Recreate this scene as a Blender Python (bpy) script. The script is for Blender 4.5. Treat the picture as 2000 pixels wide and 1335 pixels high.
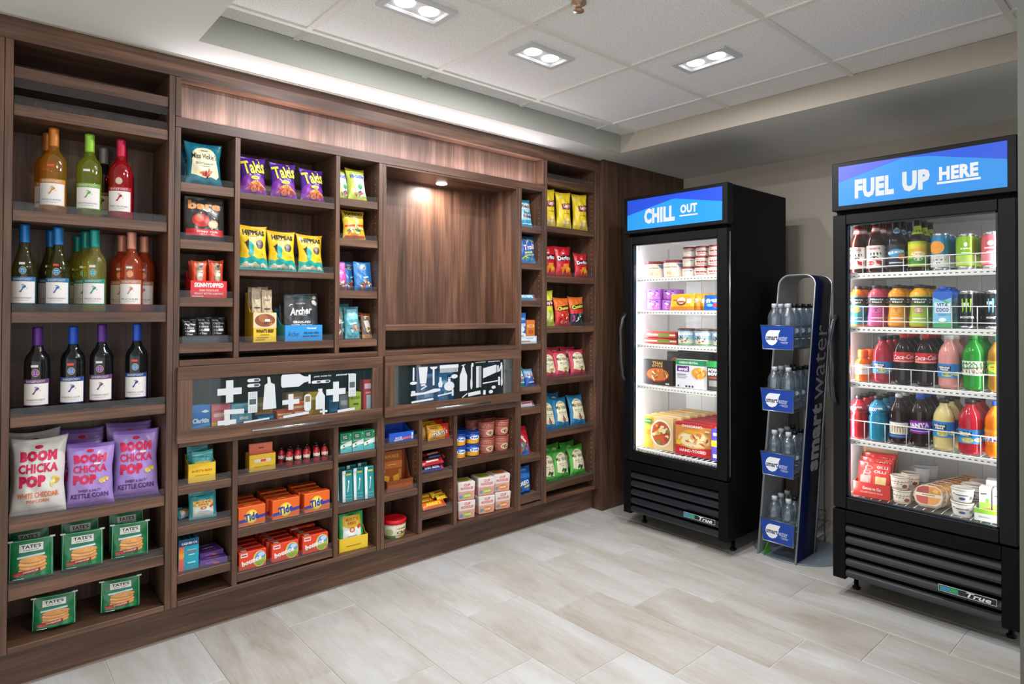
import bpy, bmesh, math, random
from mathutils import Vector, Matrix

for _o in list(bpy.data.objects):
    bpy.data.objects.remove(_o)
S = bpy.context.scene
C = S.collection
random.seed(7)
PI = math.pi
rad = math.radians

# ------------------------------------------------------------------ camera
CAM = (0.0, 0.0, 1.32)
cam_d = bpy.data.cameras.new('camera')
cam_d.sensor_width = 36.0
cam_d.lens = 1216.0 * 36.0 / 2000.0
cam_d.shift_y = -(667.5 - 592.43) / 2000.0
cam_d.clip_start = 0.02
cam = bpy.data.objects.new('camera', cam_d)
C.objects.link(cam)
_r = Vector((0.75006098, -0.66135658, 0.00400006))
_u = Vector((-0.01005144, -0.00535171, 0.99993516))
_f = Vector((0.66129229, 0.75005255, 0.0106617))
_m = Matrix(((_r.x, _u.x, -_f.x), (_r.y, _u.y, -_f.y), (_r.z, _u.z, -_f.z))).to_4x4()
_m.translation = Vector(CAM)
cam.matrix_world = _m
S.camera = cam

# ------------------------------------------------------------------ world, exposure
S.view_settings.view_transform = 'Standard'
S.view_settings.look = 'None'
S.view_settings.exposure = 0.26
S.view_settings.gamma = 1.0
S.view_settings.use_curve_mapping = False
W = bpy.data.worlds.new('lobby_ambient')
S.world = W
W.use_nodes = True
W.node_tree.nodes['Background'].inputs['Color'].default_value = (0.97, 0.985, 1.0, 1)
W.node_tree.nodes['Background'].inputs['Strength'].default_value = 1.32


def area(name, loc, rot, sx, sy, power, col=(1, 1, 1), parent=None, shape='RECTANGLE', spread=PI):
    d = bpy.data.lights.new(name, 'AREA')
    d.shape = shape
    d.size = sx
    if shape in ('RECTANGLE', 'ELLIPSE'):
        d.size_y = sy
    d.energy = power
    d.color = col
    d.spread = spread
    o = bpy.data.objects.new(name, d)
    o.location = loc
    o.rotation_euler = rot
    C.objects.link(o)
    if parent:
        o.parent = parent
    return o

CEIL_W = 6.8        # watts per ceiling lamp (two lamps per fitting)
STRIP_W = 5.0        # light strip above the shelves
NICHE_W = 4.5        # small niche downlight
COOLER_W = 2.1       # each vertical tube inside a cooler
SIGN_E = 0.62        # backlit sign panels

# ------------------------------------------------------------------ materials
def lin(h):
    if not isinstance(h, str):
        return tuple(h)
    h = h.lstrip('#')
    o = []
    for i in (0, 2, 4):
        c = int(h[i:i + 2], 16) / 255.0
        o.append(c / 12.92 if c <= 0.04045 else ((c + 0.055) / 1.055) ** 2.4)
    return tuple(o)

_M = {}

def mat(col, rough=0.5, metal=0.0, coat=0.0, emit=0.0, trans=0.0, name=None, bump=0.0, bscale=60.0, spec=0.5):
    key = (col, rough, metal, coat, emit, trans, bump, bscale, spec)
    if key in _M:
        return _M[key]
    m = bpy.data.materials.new(name or 'paint')
    m.use_nodes = True
    nt = m.node_tree
    b = nt.nodes['Principled BSDF']
    c = lin(col)
    b.inputs['Base Color'].default_value = (*c, 1)
    b.inputs['Roughness'].default_value = rough
    b.inputs['Metallic'].default_value = metal
    b.inputs['Coat Weight'].default_value = coat
    b.inputs['Specular IOR Level'].default_value = spec
    b.inputs['Transmission Weight'].default_value = trans
    if emit:
        b.inputs['Base Color'].default_value = (c[0] * .25, c[1] * .25, c[2] * .25, 1)
        b.inputs['Emission Color'].default_value = (*c, 1)
        b.inputs['Emission Strength'].default_value = emit
    if bump:
        tc = nt.nodes.new('ShaderNodeTexCoord')
        n = nt.nodes.new('ShaderNodeTexNoise')
        n.inputs['Scale'].default_value = bscale
        n.inputs['Detail'].default_value = 3
        bm = nt.nodes.new('ShaderNodeBump')
        bm.inputs['Strength'].default_value = bump
        bm.inputs['Distance'].default_value = 0.004
        nt.links.new(tc.outputs['Object'], n.inputs['Vector'])
        nt.links.new(n.outputs['Fac'], bm.inputs['Height'])
        nt.links.new(bm.outputs['Normal'], b.inputs['Normal'])
    _M[key] = m
    return m

def film(col):       # glossy crinkled packaging film
    return mat(col, 0.32, 0, 0.25, bump=0.35, bscale=38, name='packaging_film')

def ink(col):        # printed ink on packs
    return mat(col, 0.42, name='printed_ink')

def card(col):
    return mat(col, 0.5, name='carton_board')

def clearmat(name, tint=(1, 1, 1), body=0.0, bodycol=(0.5, 0.5, 0.5), gloss=0.10, rough=0.03):
    """thin clear sheet: transparent, with a fresnel-like sheen and a little body"""
    m = bpy.data.materials.new(name)
    m.use_nodes = True
    nt = m.node_tree
    nt.nodes.clear()
    out = nt.nodes.new('ShaderNodeOutputMaterial')
    tr = nt.nodes.new('ShaderNodeBsdfTransparent')
    tr.inputs['Color'].default_value = (*tint, 1)
    gl = nt.nodes.new('ShaderNodeBsdfGlossy')
    gl.inputs['Roughness'].default_value = rough
    df = nt.nodes.new('ShaderNodeBsdfDiffuse')
    df.inputs['Color'].default_value = (*bodycol, 1)
    lw = nt.nodes.new('ShaderNodeLayerWeight')
    lw.inputs['Blend'].default_value = 0.35
    mul = nt.nodes.new('ShaderNodeMath')
    mul.operation = 'MULTIPLY_ADD'
    mul.inputs[1].default_value = gloss * 2.0
    mul.inputs[2].default_value = gloss * 0.35
    mx0 = nt.nodes.new('ShaderNodeMixShader')
    mx0.inputs['Fac'].default_value = body
    mx = nt.nodes.new('ShaderNodeMixShader')
    nt.links.new(lw.outputs['Facing'], mul.inputs[0])
    nt.links.new(mul.outputs[0], mx.inputs['Fac'])
    nt.links.new(tr.outputs[0], mx0.inputs[1])
    nt.links.new(df.outputs[0], mx0.inputs[2])
    nt.links.new(mx0.outputs[0], mx.inputs[1])
    nt.links.new(gl.outputs[0], mx.inputs[2])
    nt.links.new(mx.outputs[0], out.inputs['Surface'])
    return m

GLASS = clearmat('door_glass', (0.97, 0.98, 0.98), 0.0, gloss=0.028)
FLAPGLASS = clearmat('reflection_tinted_glass', (0.93, 0.96, 0.96), 0.06, (0.07, 0.17, 0.19), gloss=0.07)  # slight tint; the teal reflection is put into the body colour
ACRYL = clearmat('clear_acrylic', (0.93, 0.94, 0.95), 0.03, (0.5, 0.5, 0.52), gloss=0.035)
PET = clearmat('clear_plastic_bottle', (0.80, 0.87, 0.92), 0.13, (0.42, 0.52, 0.62), gloss=0.34, rough=0.08)


def wood(axis, dark=1.0, name='walnut', tint=(1, 1, 1)):
    m = bpy.data.materials.new(name + '_' + axis)
    m.use_nodes = True
    nt = m.node_tree
    b = nt.nodes['Principled BSDF']
    tc = nt.nodes.new('ShaderNodeTexCoord')
    oi = nt.nodes.new('ShaderNodeObjectInfo')
    add = nt.nodes.new('ShaderNodeVectorMath')
    add.operation = 'MULTIPLY_ADD'
    mulv = (13.7, 9.1, 17.3)
    add.inputs[1].default_value = mulv
    cmb = nt.nodes.new('ShaderNodeCombineXYZ')
    for i in range(3):
        nt.links.new(oi.outputs['Random'], cmb.inputs[i])
    nt.links.new(cmb.outputs[0], add.inputs[0])
    nt.links.new(tc.outputs['Object'], add.inputs[2])
    sc = {'x': ((1.3, 16, 16), (4, 130, 130)), 'y': ((16, 1.3, 16), (130, 4, 130)), 'z': ((16, 16, 1.3), (130, 130, 4))}[axis]
    outs = []
    for k, (s, det, dist) in enumerate(((sc[0], 5, 0.9), (sc[1], 3, 0.3))):
        mp = nt.nodes.new('ShaderNodeVectorMath')
        mp.operation = 'MULTIPLY'
        mp.inputs[1].default_value = s
        nt.links.new(add.outputs[0], mp.inputs[0])
        n = nt.nodes.new('ShaderNodeTexNoise')
        n.inputs['Scale'].default_value = 1.0
        n.inputs['Detail'].default_value = det
        n.inputs['Distortion'].default_value = dist
        nt.links.new(mp.outputs[0], n.inputs['Vector'])
        outs.append(n.outputs['Fac'])
    mixf = nt.nodes.new('ShaderNodeMix')
    mixf.inputs['Factor'].default_value = 0.35
    nt.links.new(outs[0], mixf.inputs['A'])
    nt.links.new(outs[1], mixf.inputs['B'])
    cr = nt.nodes.new('ShaderNodeValToRGB')
    e = cr.color_ramp.elements
    e[0].position = 0.30
    e[0].color = (*[v * dark * q for v, q in zip(lin('33241c'), tint)], 1)
    e[1].position = 0.72
    e[1].color = (*[v * dark * q for v, q in zip(lin('825f4a'), tint)], 1)
    k = cr.color_ramp.elements.new(0.50)
    k.color = (*[v * dark * q for v, q in zip(lin('5a3f30'), tint)], 1)
    nt.links.new(mixf.outputs['Result'], cr.inputs['Fac'])
    nt.links.new(cr.outputs['Color'], b.inputs['Base Color'])
    b.inputs['Roughness'].default_value = 0.42
    bp = nt.nodes.new('ShaderNodeBump')
    bp.inputs['Strength'].default_value = 0.12
    bp.inputs['Distance'].default_value = 0.002
    nt.links.new(outs[1], bp.inputs['Height'])
    nt.links.new(bp.outputs['Normal'], b.inputs['Normal'])
    return m

WX, WY, WZ = wood('x'), wood('y'), wood('z')


def paint(col, rough=0.7, name='wall_paint'):
    m = bpy.data.materials.new(name)
    m.use_nodes = True
    nt = m.node_tree
    b = nt.nodes['Principled BSDF']
    b.inputs['Base Color'].default_value = (*lin(col), 1)
    b.inputs['Roughness'].default_value = rough
    tc = nt.nodes.new('ShaderNodeTexCoord')
    n = nt.nodes.new('ShaderNodeTexNoise')
    n.inputs['Scale'].default_value = 180
    bp = nt.nodes.new('ShaderNodeBump')
    bp.inputs['Strength'].default_value = 0.08
    bp.inputs['Distance'].default_value = 0.002
    nt.links.new(tc.outputs['Object'], n.inputs['Vector'])
    nt.links.new(n.outputs['Fac'], bp.inputs['Height'])
    nt.links.new(bp.outputs['Normal'], b.inputs['Normal'])
    return m


def ceiling_tile_mat():
    m = paint('ecedeb', 0.85, 'mineral_ceiling_tile')
    nt = m.node_tree
    b = nt.nodes['Principled BSDF']
    tc = nt.nodes.new('ShaderNodeTexCoord')
    n = nt.nodes.new('ShaderNodeTexNoise')
    n.inputs['Scale'].default_value = 230
    n.inputs['Detail'].default_value = 2
    cr = nt.nodes.new('ShaderNodeValToRGB')
    cr.color_ramp.elements[0].position = 0.30
    cr.color_ramp.elements[0].color = (*lin('b9bab6'), 1)
    cr.color_ramp.elements[1].position = 0.48
    cr.color_ramp.elements[1].color = (*lin('ecedeb'), 1)
    nt.links.new(tc.outputs['Object'], n.inputs['Vector'])
    nt.links.new(n.outputs['Fac'], cr.inputs['Fac'])
    nt.links.new(cr.outputs['Color'], b.inputs['Base Color'])
    return m


def floor_tile_mat():
    m = bpy.data.materials.new('porcelain_floor_tile')
    m.use_nodes = True
    nt = m.node_tree
    b = nt.nodes['Principled BSDF']
    tc = nt.nodes.new('ShaderNodeTexCoord')
    oi = nt.nodes.new('ShaderNodeObjectInfo')
    cmb = nt.nodes.new('ShaderNodeCombineXYZ')
    for i in range(3):
        nt.links.new(oi.outputs['Random'], cmb.inputs[i])
    add = nt.nodes.new('ShaderNodeVectorMath')
    add.operation = 'MULTIPLY_ADD'
    add.inputs[1].default_value = (31, 17, 5)
    nt.links.new(cmb.outputs[0], add.inputs[0])
    nt.links.new(tc.outputs['Object'], add.inputs[2])

    def noise(scale, vec, det=4, dist=0.6):
        mp = nt.nodes.new('ShaderNodeVectorMath')
        mp.operation = 'MULTIPLY'
        mp.inputs[1].default_value = vec
        nt.links.new(add.outputs[0], mp.inputs[0])
        n = nt.nodes.new('ShaderNodeTexNoise')
        n.inputs['Scale'].default_value = scale
        n.inputs['Detail'].default_value = det
        n.inputs['Distortion'].default_value = dist
        nt.links.new(mp.outputs[0], n.inputs['Vector'])
        return n.outputs['Fac']
    n1 = noise(1.0, (7, 1.6, 1), 5)
    n2 = noise(1.0, (60, 9, 1), 4, 1.0)
    mx = nt.nodes.new('ShaderNodeMix')
    mx.inputs['Factor'].default_value = 0.30
    nt.links.new(n1, mx.inputs['A'])
    nt.links.new(n2, mx.inputs['B'])
    # each tile sits a little lighter or darker than its neighbour
    sh = nt.nodes.new('ShaderNodeMath')
    sh.operation = 'MULTIPLY_ADD'
    sh.inputs[1].default_value = 0.16
    nt.links.new(oi.outputs['Random'], sh.inputs[0])
    nt.links.new(mx.outputs['Result'], sh.inputs[2])
    cr = nt.nodes.new('ShaderNodeValToRGB')
    e = cr.color_ramp.elements
    e[0].position = 0.36
    e[0].color = (*lin('a3998d'), 1)
    e[1].position = 0.76
    e[1].color = (*lin('c6c6c5'), 1)
    k = e.new(0.52)
    k.color = (*lin('b4afa7'), 1)
    nt.links.new(sh.outputs[0], cr.inputs['Fac'])
    nt.links.new(cr.outputs['Color'], b.inputs['Base Color'])
    b.inputs['Roughness'].default_value = 0.38
    bp = nt.nodes.new('ShaderNodeBump')
    bp.inputs['Strength'].default_value = 0.06
    bp.inputs['Distance'].default_value = 0.002
    nt.links.new(n2, bp.inputs['Height'])
    nt.links.new(bp.outputs['Normal'], b.inputs['Normal'])
    return m

# ------------------------------------------------------------------ mesh helpers
class MB:
    def __init__(self):
        self.v, self.f, self.m, self.s = [], [], [], []

    def add(self, vs, fs, mi=0, smooth=False):
        o = len(self.v)
        self.v += [tuple(p) for p in vs]
        for f in fs:
            self.f.append(tuple(i + o for i in f))
            self.m.append(mi)
            self.s.append(smooth)
        return self

    def box(self, x0, x1, y0, y1, z0, z1, mi=0, b=0.0):
        if b <= 0:
            vs = [(x, y, z) for z in (z0, z1) for y in (y0, y1) for x in (x0, x1)]
            fs = [(0, 2, 3, 1), (4, 5, 7, 6), (0, 1, 5, 4), (2, 6, 7, 3), (0, 4, 6, 2), (1, 3, 7, 5)]
            return self.add(vs, fs, mi)
        # chamfered box: 24 corner points, 26 faces
        X, Y, Z = (x0, x1), (y0, y1), (z0, z1)
        vs, idx = [], {}
        for i in (0, 1):
            for j in (0, 1):
                for k in (0, 1):
                    sx, sy, sz = (1, -1)[i], (1, -1)[j], (1, -1)[k]
                    for a in range(3):
                        p = [X[i] + sx * b, Y[j] + sy * b, Z[k] + sz * b]
                        p[a] = (X[i], Y[j], Z[k])[a]
                        idx[(i, j, k, a)] = len(vs)
                        vs.append(tuple(p))
        fs = []
        for a in range(3):
            for s in (0, 1):
                def q(u, v):
                    c = [0, 0, 0]
                    c[a] = s
                    c[(a + 1) % 3] = u
                    c[(a + 2) % 3] = v
                    return idx[(*c, a)]
                f = (q(0, 0), q(1, 0), q(1, 1), q(0, 1))
                fs.append(f if s else f[::-1])
        for a in range(3):                      # edges along axis a
            b1, b2 = (a + 1) % 3, (a + 2) % 3
            for u in (0, 1):
                for v in (0, 1):
                    def q(t, ax):
                        c = [0, 0, 0]
                        c[a] = t
                        c[b1] = u
                        c[b2] = v
                        return idx[(*c, ax)]
                    f = (q(0, b1), q(1, b1), q(1, b2), q(0, b2))
                    fs.append(f if (u + v) % 2 else f[::-1])
        for i in (0, 1):
            for j in (0, 1):
                for k in (0, 1):
                    f = tuple(idx[(i, j, k, a)] for a in range(3))
                    fs.append(f if (i + j + k) % 2 else f[::-1])
        return self.add(vs, fs, mi)

    def lathe(self, prof, n=20, mi=0, smooth=True, cx=0, cy=0, a0=0.0, a1=2 * PI, cap=True):
        full = abs(a1 - a0 - 2 * PI) < 1e-6
        cols = n if full else n + 1
        vs = []
        for r, z in prof:
            for k in range(cols):
                a = a0 + (a1 - a0) * k / n
                vs.append((cx + r * math.sin(a), cy - r * math.cos(a), z))
        fs = []
        for i in range(len(prof) - 1):
            for k in range(n):
                k2 = (k + 1) % cols
                fs.append((i * cols + k, i * cols + k2, (i + 1) * cols + k2, (i + 1) * cols + k))
        self.add(vs, fs, mi, smooth)
        if cap and full:
            o = len(self.v) - len(vs)
            self.f.append(tuple(o + k for k in range(cols))[::-1])
            self.m.append(mi); self.s.append(False)
            e = o + (len(prof) - 1) * cols
            self.f.append(tuple(e + k for k in range(cols)))
            self.m.append(mi); self.s.append(False)
        return self

    def tube(self, pts, r, n=8, mi=0, closed=False):
        P = [Vector(p) for p in pts]
        N = len(P)
        vs = []
        up = Vector((0, 0, 1))
        for i, p in enumerate(P):
            a = P[(i - 1) % N] if (i > 0 or closed) else P[i]
            b = P[(i + 1) % N] if (i < N - 1 or closed) else P[i]
            t = (b - a).normalized()
            s = t.cross(up)
            if s.length < 1e-3:
                s = t.cross(Vector((1, 0, 0)))
            s.normalize()
            q = s.cross(t).normalized()
            for k in range(n):
                an = 2 * PI * k / n
                vs.append(p + s * (r * math.cos(an)) + q * (r * math.sin(an)))
        fs = []
        M_ = N if closed else N - 1
        for i in range(M_):
            j = (i + 1) % N
            for k in range(n):
                k2 = (k + 1) % n
                fs.append((i * n + k, i * n + k2, j * n + k2, j * n + k))
        if not closed:
            fs.append(tuple(range(n))[::-1])
            fs.append(tuple((N - 1) * n + k for k in range(n)))
        return self.add(vs, fs, mi, True)

    def prism(self, pts, y0, y1, mi=0):
        """polygon in x,z extruded along y"""
        n = len(pts)
        vs = [(x, y0, z) for x, z in pts] + [(x, y1, z) for x, z in pts]
        fs = [tuple(range(n)), tuple(range(2 * n - 1, n - 1, -1))]
        for k in range(n):
            k2 = (k + 1) % n
            fs.append((k, k + n, k2 + n, k2))
        return self.add(vs, fs, mi)

    def mesh(self, name, mats):
        me = bpy.data.meshes.new(name)
        me.from_pydata(self.v, [], self.f)
        for m in (mats if isinstance(mats, (list, tuple)) else [mats]):
            me.materials.append(m)
        me.polygons.foreach_set('material_index', self.m)
        me.polygons.foreach_set('use_smooth', self.s)
        me.update()
        return me

    def build(self, name, mats, parent=None, base=None):
        """links ONE mesh object; base shifts the origin (vertices given in world space)"""
        if base is not None:
            bx, by, bz = base
            self.v = [(x - bx, y - by, z - bz) for x, y, z in self.v]
        o = bpy.data.objects.new(name, self.mesh(name, mats))
        C.objects.link(o)
        if parent is not None:
            o.parent = parent
        elif base is not None:
            o.location = base
        return o


def tag(o, label=None, cat=None, group=None, kind=None):
    if label: o['label'] = label
    if cat: o['category'] = cat
    if group: o['group'] = group
    if kind: o['kind'] = kind
    return o


def empty(name, loc, label=None, cat=None, group=None, rz=0.0):
    o = bpy.data.objects.new(name, None)
    o.empty_display_size = 0.05
    o.location = loc
    o.rotation_euler = (0, 0, rz)
    C.objects.link(o)
    return tag(o, label, cat, group)


def copy_tree(o, parent=None):
    c = o.copy()
    C.objects.link(c)
    if parent is not None:
        c.parent = parent
    for ch in list(o.children):
        copy_tree(ch, c)
    return c

# ------------------------------------------------------------------ flat print: text and shapes laid on a surface
_TX = {}

def text_geo(s, bold, shear):
    k = (s, bold, shear)
    if k not in _TX:
        cu = bpy.data.curves.new('lettering', 'FONT')
        cu.body = s
        cu.offset = bold
        cu.shear = shear
        cu.space_character = 1 + max(0, bold - .02) * 2.4
        cu.resolution_u = 2
        ob = bpy.data.objects.new('lettering', cu)
        me = ob.to_mesh()
        me.calc_loop_triangles()
        vs = [(v.co.x, v.co.y) for v in me.vertices]
        ts = [tuple(t.vertices) for t in me.loop_triangles]
        ob.to_mesh_clear()
        bpy.data.objects.remove(ob)
        bpy.data.curves.remove(cu)
        xs = [v[0] for v in vs]; ys = [v[1] for v in vs]
        x0, x1, y0, y1 = min(xs), max(xs), min(ys), max(ys)
        vs = [((x - x0) / (x1 - x0) - 0.5, (y - y0) / max(1e-6, y1 - y0) - 0.5) for x, y in vs]
        _TX[k] = (vs, ts)
    return _TX[k]

def T(s, cx, cy, w, h, col, rot=0, bold=0.025, sh=0.0): return ('t', s, cx, cy, w, h, col, rot, bold, sh)
def LINE(cx, cy, w, h, col, rot=0, bold=0, sh=0): return ('r', cx, cy, w * .9, h * .45, col, rot)     # small print too fine to read
def R(cx, cy, w, h, col, rot=0): return ('r', cx, cy, w, h, col, rot)
def E_(cx, cy, w, h, col, rot=0): return ('e', cx, cy, w, h, col, rot)
def P(pts, col): return ('p', pts, col)
def B(cx, cy, w, h, cols, n=14, size=0.28, seed=1): return ('b', cx, cy, w, h, cols, n, size, seed)
def PRICE(cx, cy, w=0.2, h=0.04, col='f0efe9'): return ('r', cx, cy, w, h, col, 0)
def FOOT(cx, cy, w, h, col):
    """a small footprint emblem: heel low at the left, ball and toes high at the right"""
    o = [E_(cx + .16 * w, cy + .16 * h, .40 * w, .26 * h, col, 40), R(cx - .02 * w, cy - .10 * h, .13 * w, .36 * h, col, -28), E_(cx - .16 * w, cy - .32 * h, .24 * w, .17 * h, col, 30)]
    for k in range(5):
        o.append(E_(cx + (-.02 + .11 * k) * w, cy + (.36 + .05 * k - .035 * k * k) * h, (.12 - .012 * k) * w, .10 * h, col))
    return o

def art_shapes(items, Wm, Hm):
    """yields (verts in metres on the flat front, tris, colour)"""
    for it in items:
        if isinstance(it, list):
            yield from art_shapes(it, Wm, Hm)
            continue
        k = it[0]
        if k == 't':
            _, s, cx, cy, w, h, col, rot, bold, sh = it
            vs, ts = text_geo(s, bold, sh)
            c, n = math.cos(rad(rot)), math.sin(rad(rot))
            o = []
            for x, y in vs:
                X, Y = x * w * Wm, y * h * Hm
                o.append((cx * Wm + X * c - Y * n, cy * Hm + X * n + Y * c))
            yield o, ts, col
        elif k == 'r':
            _, cx, cy, w, h, col, rot = it
            c, n = math.cos(rad(rot)), math.sin(rad(rot))
            nx = max(1, int(w * Wm / 0.012)); ny = max(1, int(h * Hm / 0.015))
            o, ts = [], []
            for j in range(ny + 1):
                for i in range(nx + 1):
                    X, Y = (i / nx - .5) * w * Wm, (j / ny - .5) * h * Hm
                    o.append((cx * Wm + X * c - Y * n, cy * Hm + X * n + Y * c))
            for j in range(ny):
                for i in range(nx):
                    a = j * (nx + 1) + i
                    ts += [(a, a + 1, a + nx + 2), (a, a + nx + 2, a + nx + 1)]
            yield o, ts, col
        elif k == 'e':
            _, cx, cy, w, h, col, rot = it
            c, n = math.cos(rad(rot)), math.sin(rad(rot))
            big = max(w * Wm, h * Hm)
            seg = 10 if big < 0.012 else (16 if big < 0.03 else 24)
            rings = max(1, int(big / 2 / 0.012))
            o, ts = [(cx * Wm, cy * Hm)], []
            for r in range(1, rings + 1):
                for a in range(seg):
                    X = .5 * w * Wm * r / rings * math.cos(2 * PI * a / seg)
                    Y = .5 * h * Hm * r / rings * math.sin(2 * PI * a / seg)
                    o.append((cx * Wm + X * c - Y * n, cy * Hm + X * n + Y * c))
            for a in range(seg):
                ts.append((0, 1 + a, 1 + (a + 1) % seg))
            for r in range(rings - 1):
                for a in range(seg):
                    p, q = 1 + r * seg + a, 1 + r * seg + (a + 1) % seg
                    ts += [(p, p + seg, q + seg), (p, q + seg, q)]
            yield o, ts, col
        elif k == 'p':
            _, pts, col = it
            bm = bmesh.new()
            fv = [bm.verts.new((x * Wm, y * Hm, 0)) for x, y in pts]
            bm.faces.new(fv)
            bmesh.ops.triangulate(bm, faces=bm.faces[:])
            bm.verts.index_update()
            o = [(v.co.x, v.co.y) for v in bm.verts]
            ts = [tuple(v.index for v in f.verts) for f in bm.faces]
            bm.free()
            o, ts = refine(o, ts, 0.014)
            yield o, ts, col
        elif k == 'b':
            _, cx, cy, w, h, cols, n, size, seed = it
            rn = random.Random(seed)
            for q in range(n):
                a, r = rn.uniform(0, 2 * PI), math.sqrt(rn.random())
                s = size * rn.uniform(.6, 1.2)
                x, y = cx + .5 * w * r * math.cos(a) * (1 - s * .5), cy + .5 * h * r * math.sin(a) * (1 - s * .5)
                yield from art_shapes([E_(x, y, w * s, h * s * rn.uniform(.6, 1), cols[q % len(cols)], rn.uniform(0, 180))], Wm, Hm)

def refine(vs, ts, mx):
    vs = list(vs)
    cache = {}
    work, done = list(ts), []
    while work:
        t = work.pop()
        best, L = 0, 0
        for i in range(3):
            a, b = vs[t[i]], vs[t[(i + 1) % 3]]
            d = math.hypot(a[0] - b[0], a[1] - b[1])
            if d > L:
                L, best = d, i
        if L <= mx or len(done) > 4000:
            done.append(t)
            continue
        i, j, k = t[best], t[(best + 1) % 3], t[(best + 2) % 3]
        e = (min(i, j), max(i, j))
        if e not in cache:
            cache[e] = len(vs)
            vs.append(((vs[i][0] + vs[j][0]) / 2, (vs[i][1] + vs[j][1]) / 2))
        m = cache[e]
        work += [(i, m, k), (m, j, k)]
    return vs, done

def print_on(surf, items, Wm, Hm, parent, name='front_print', eps=0.0007, step=0.00012, curved=True, emit=0.0, matf=None):
    """lays the art on surf(x_m, z_m, offset) as one thin printed part"""
    mb = MB()
    cols, order = {}, 0
    for vs, ts, col in art_shapes(items, Wm, Hm):
        if curved:
            vs, ts = refine(vs, ts, curved if isinstance(curved, float) else 0.02)
        mi = cols.setdefault(col, len(cols))
        e = eps + step * order
        order += 1
        pts = [surf(min(max(x, 0), Wm), min(max(z, 0), Hm), e) for x, z in vs]     # print ends at the pack's edge
        fs = []
        for t in ts:
            a, b, c = (vs[i] for i in t)
            ar = (b[0] - a[0]) * (c[1] - a[1]) - (c[0] - a[0]) * (b[1] - a[1])
            fs.append(t if ar > 0 else t[::-1])
        mb.add(pts, fs, mi, bool(curved))
    mats = [(matf(c) if matf else (mat(c, 0.4, emit=emit, name='lit_sign') if emit else ink(c))) for c in cols]
    return mb.build(name, mats, parent)
# ================================================================== ROOM
CZ = 2.435          # suspended ceiling
SZ = 2.322          # soffit underside
wallm = paint('bdb3a5', 0.75, 'taupe_wall_paint')
soffm = paint('dcddd8', 0.75, 'soffit_paint')

def struct(name, mb, mats, parent=None, base=None):
    return tag(mb.build(name, mats, parent, base), kind='structure')

# floor: grout bed with porcelain tiles laid in a one-third stagger
floor = struct('floor', MB().box(-3.2, 4.2, -3.2, 3.1, -0.06, -0.0025), mat('c9c6c0', 0.8, name='grout'))
FT = floor_tile_mat()
TW, TL, G = 0.307, 0.623, 0.004
_tile = MB().box(-TW / 2 + G / 2, TW / 2 - G / 2, -TL / 2 + G / 2, TL / 2 - G / 2, -0.012, 0.0, b=0.0012)
tile_me = _tile.mesh('tile', FT)
for c in range(-2, 13):
    xc = 3.175 - TW * (c + 0.5) + TW * 3
    if xc > 4.2: continue
    off = 0.069 + 0.2077 * (c - 3)
    n0 = math.floor((-0.9 - off) / TL)
    for k in range(n0, n0 + 7):
        yc = off + TL * (k + 0.5)
        if yc - TL / 2 > 2.80 or yc < -1.0: continue
        t = bpy.data.objects.new('tile', tile_me)
        t.location = (xc, yc, 0)
        t.parent = floor
        C.objects.link(t)

struct('wall_back', MB().box(-2.2, 4.25, 3.03, 3.13, 0, 2.75), wallm)
struct('wall_fridge_side', MB().box(4.11, 4.21, -1.4, 3.03, 0, 2.75), wallm)
struct('wall_right', MB().box(2.0, 3.0, -1.4, 0.3335, 0, 2.44), paint('55564e', 0.75, 'partition_paint'))
# wooden wall panel between the shelving and the fridge wall
struct('wall_wood_panel', MB().box(3.170, 4.11, 2.69, 3.03, 0, SZ), wood('z', 0.75, 'dark_walnut'))

# ceiling: tiles in a white grid, dropped soffits around it
ceil = struct('ceiling', MB().box(-3.2, 4.2, -3.2, 3.1, CZ + 0.02, CZ + 0.06), mat('c8c8c4', 0.9, name='ceiling_void'))
CT = ceiling_tile_mat()
GP = 0.627
GX = [1.02 + GP * k for k in range(-4, 4)]
GX = [x for x in GX if x < 3.12]
GY = [2.392 - GP * k for k in range(0, 8)]
xs = [-2.1] + [x for x in GX if x > -2.05] + [3.14]
ys = [-2.2] + sorted(y for y in GY if y > -2.15) + [2.518]
for i in range(len(xs) - 1):
    for j in range(len(ys) - 1):
        a, b, c, d = xs[i] + .006, xs[i + 1] - .006, ys[j] + .006, ys[j + 1] - .006
        if b - a < .02 or d - c < .02: continue
        mx, my = (a + b) / 2, (c + d) / 2
        t = MB().box(a - mx, b - mx, c - my, d - my, 0.0, 0.018, b=0.003).build('ceiling_tile', CT, ceil)
        t.location = (mx, my, CZ + 0.001)
gridm = mat('dcdbd2', 0.5, name='white_grid_bar')
for x in xs[1:-1]:
    b = MB().box(-.012, .012, ys[0], ys[-1], -.006, .012, b=.001).build('grid_bar', gridm, ceil)
    b.location = (x, 0, CZ)
for y in ys[1:-1]:
    b = MB().box(xs[0], xs[-1], -.012, .012, -.0055, .0115, b=.001).build('grid_bar', gridm, ceil)
    b.location = (0, y, CZ)
struct('ceiling_soffit_back', MB().box(-2.2, 4.15, 2.518, 3.03, SZ, CZ + .02), soffm)
struct('ceiling_soffit_right', MB().box(3.14, 4.15, -1.4, 2.518, SZ, CZ + .02), soffm)
struct('ceiling_soffit_left', MB().box(-3.2, 0.65, -2.2, 2.518, SZ, CZ + .02), soffm)
# thin boards added to tone the soffit's upright faces down to grey
facem = paint('a5a69d', 0.75, 'soffit_face_grey')
struct('trim_4', MB().box(.65, 3.134, 2.512, 2.518, SZ, CZ), facem)
struct('trim_5', MB().box(3.134, 3.14, -1.4, 2.518, SZ, CZ), paint('b3aa9c', 0.75, 'soffit_face_warm_grey'))
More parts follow.
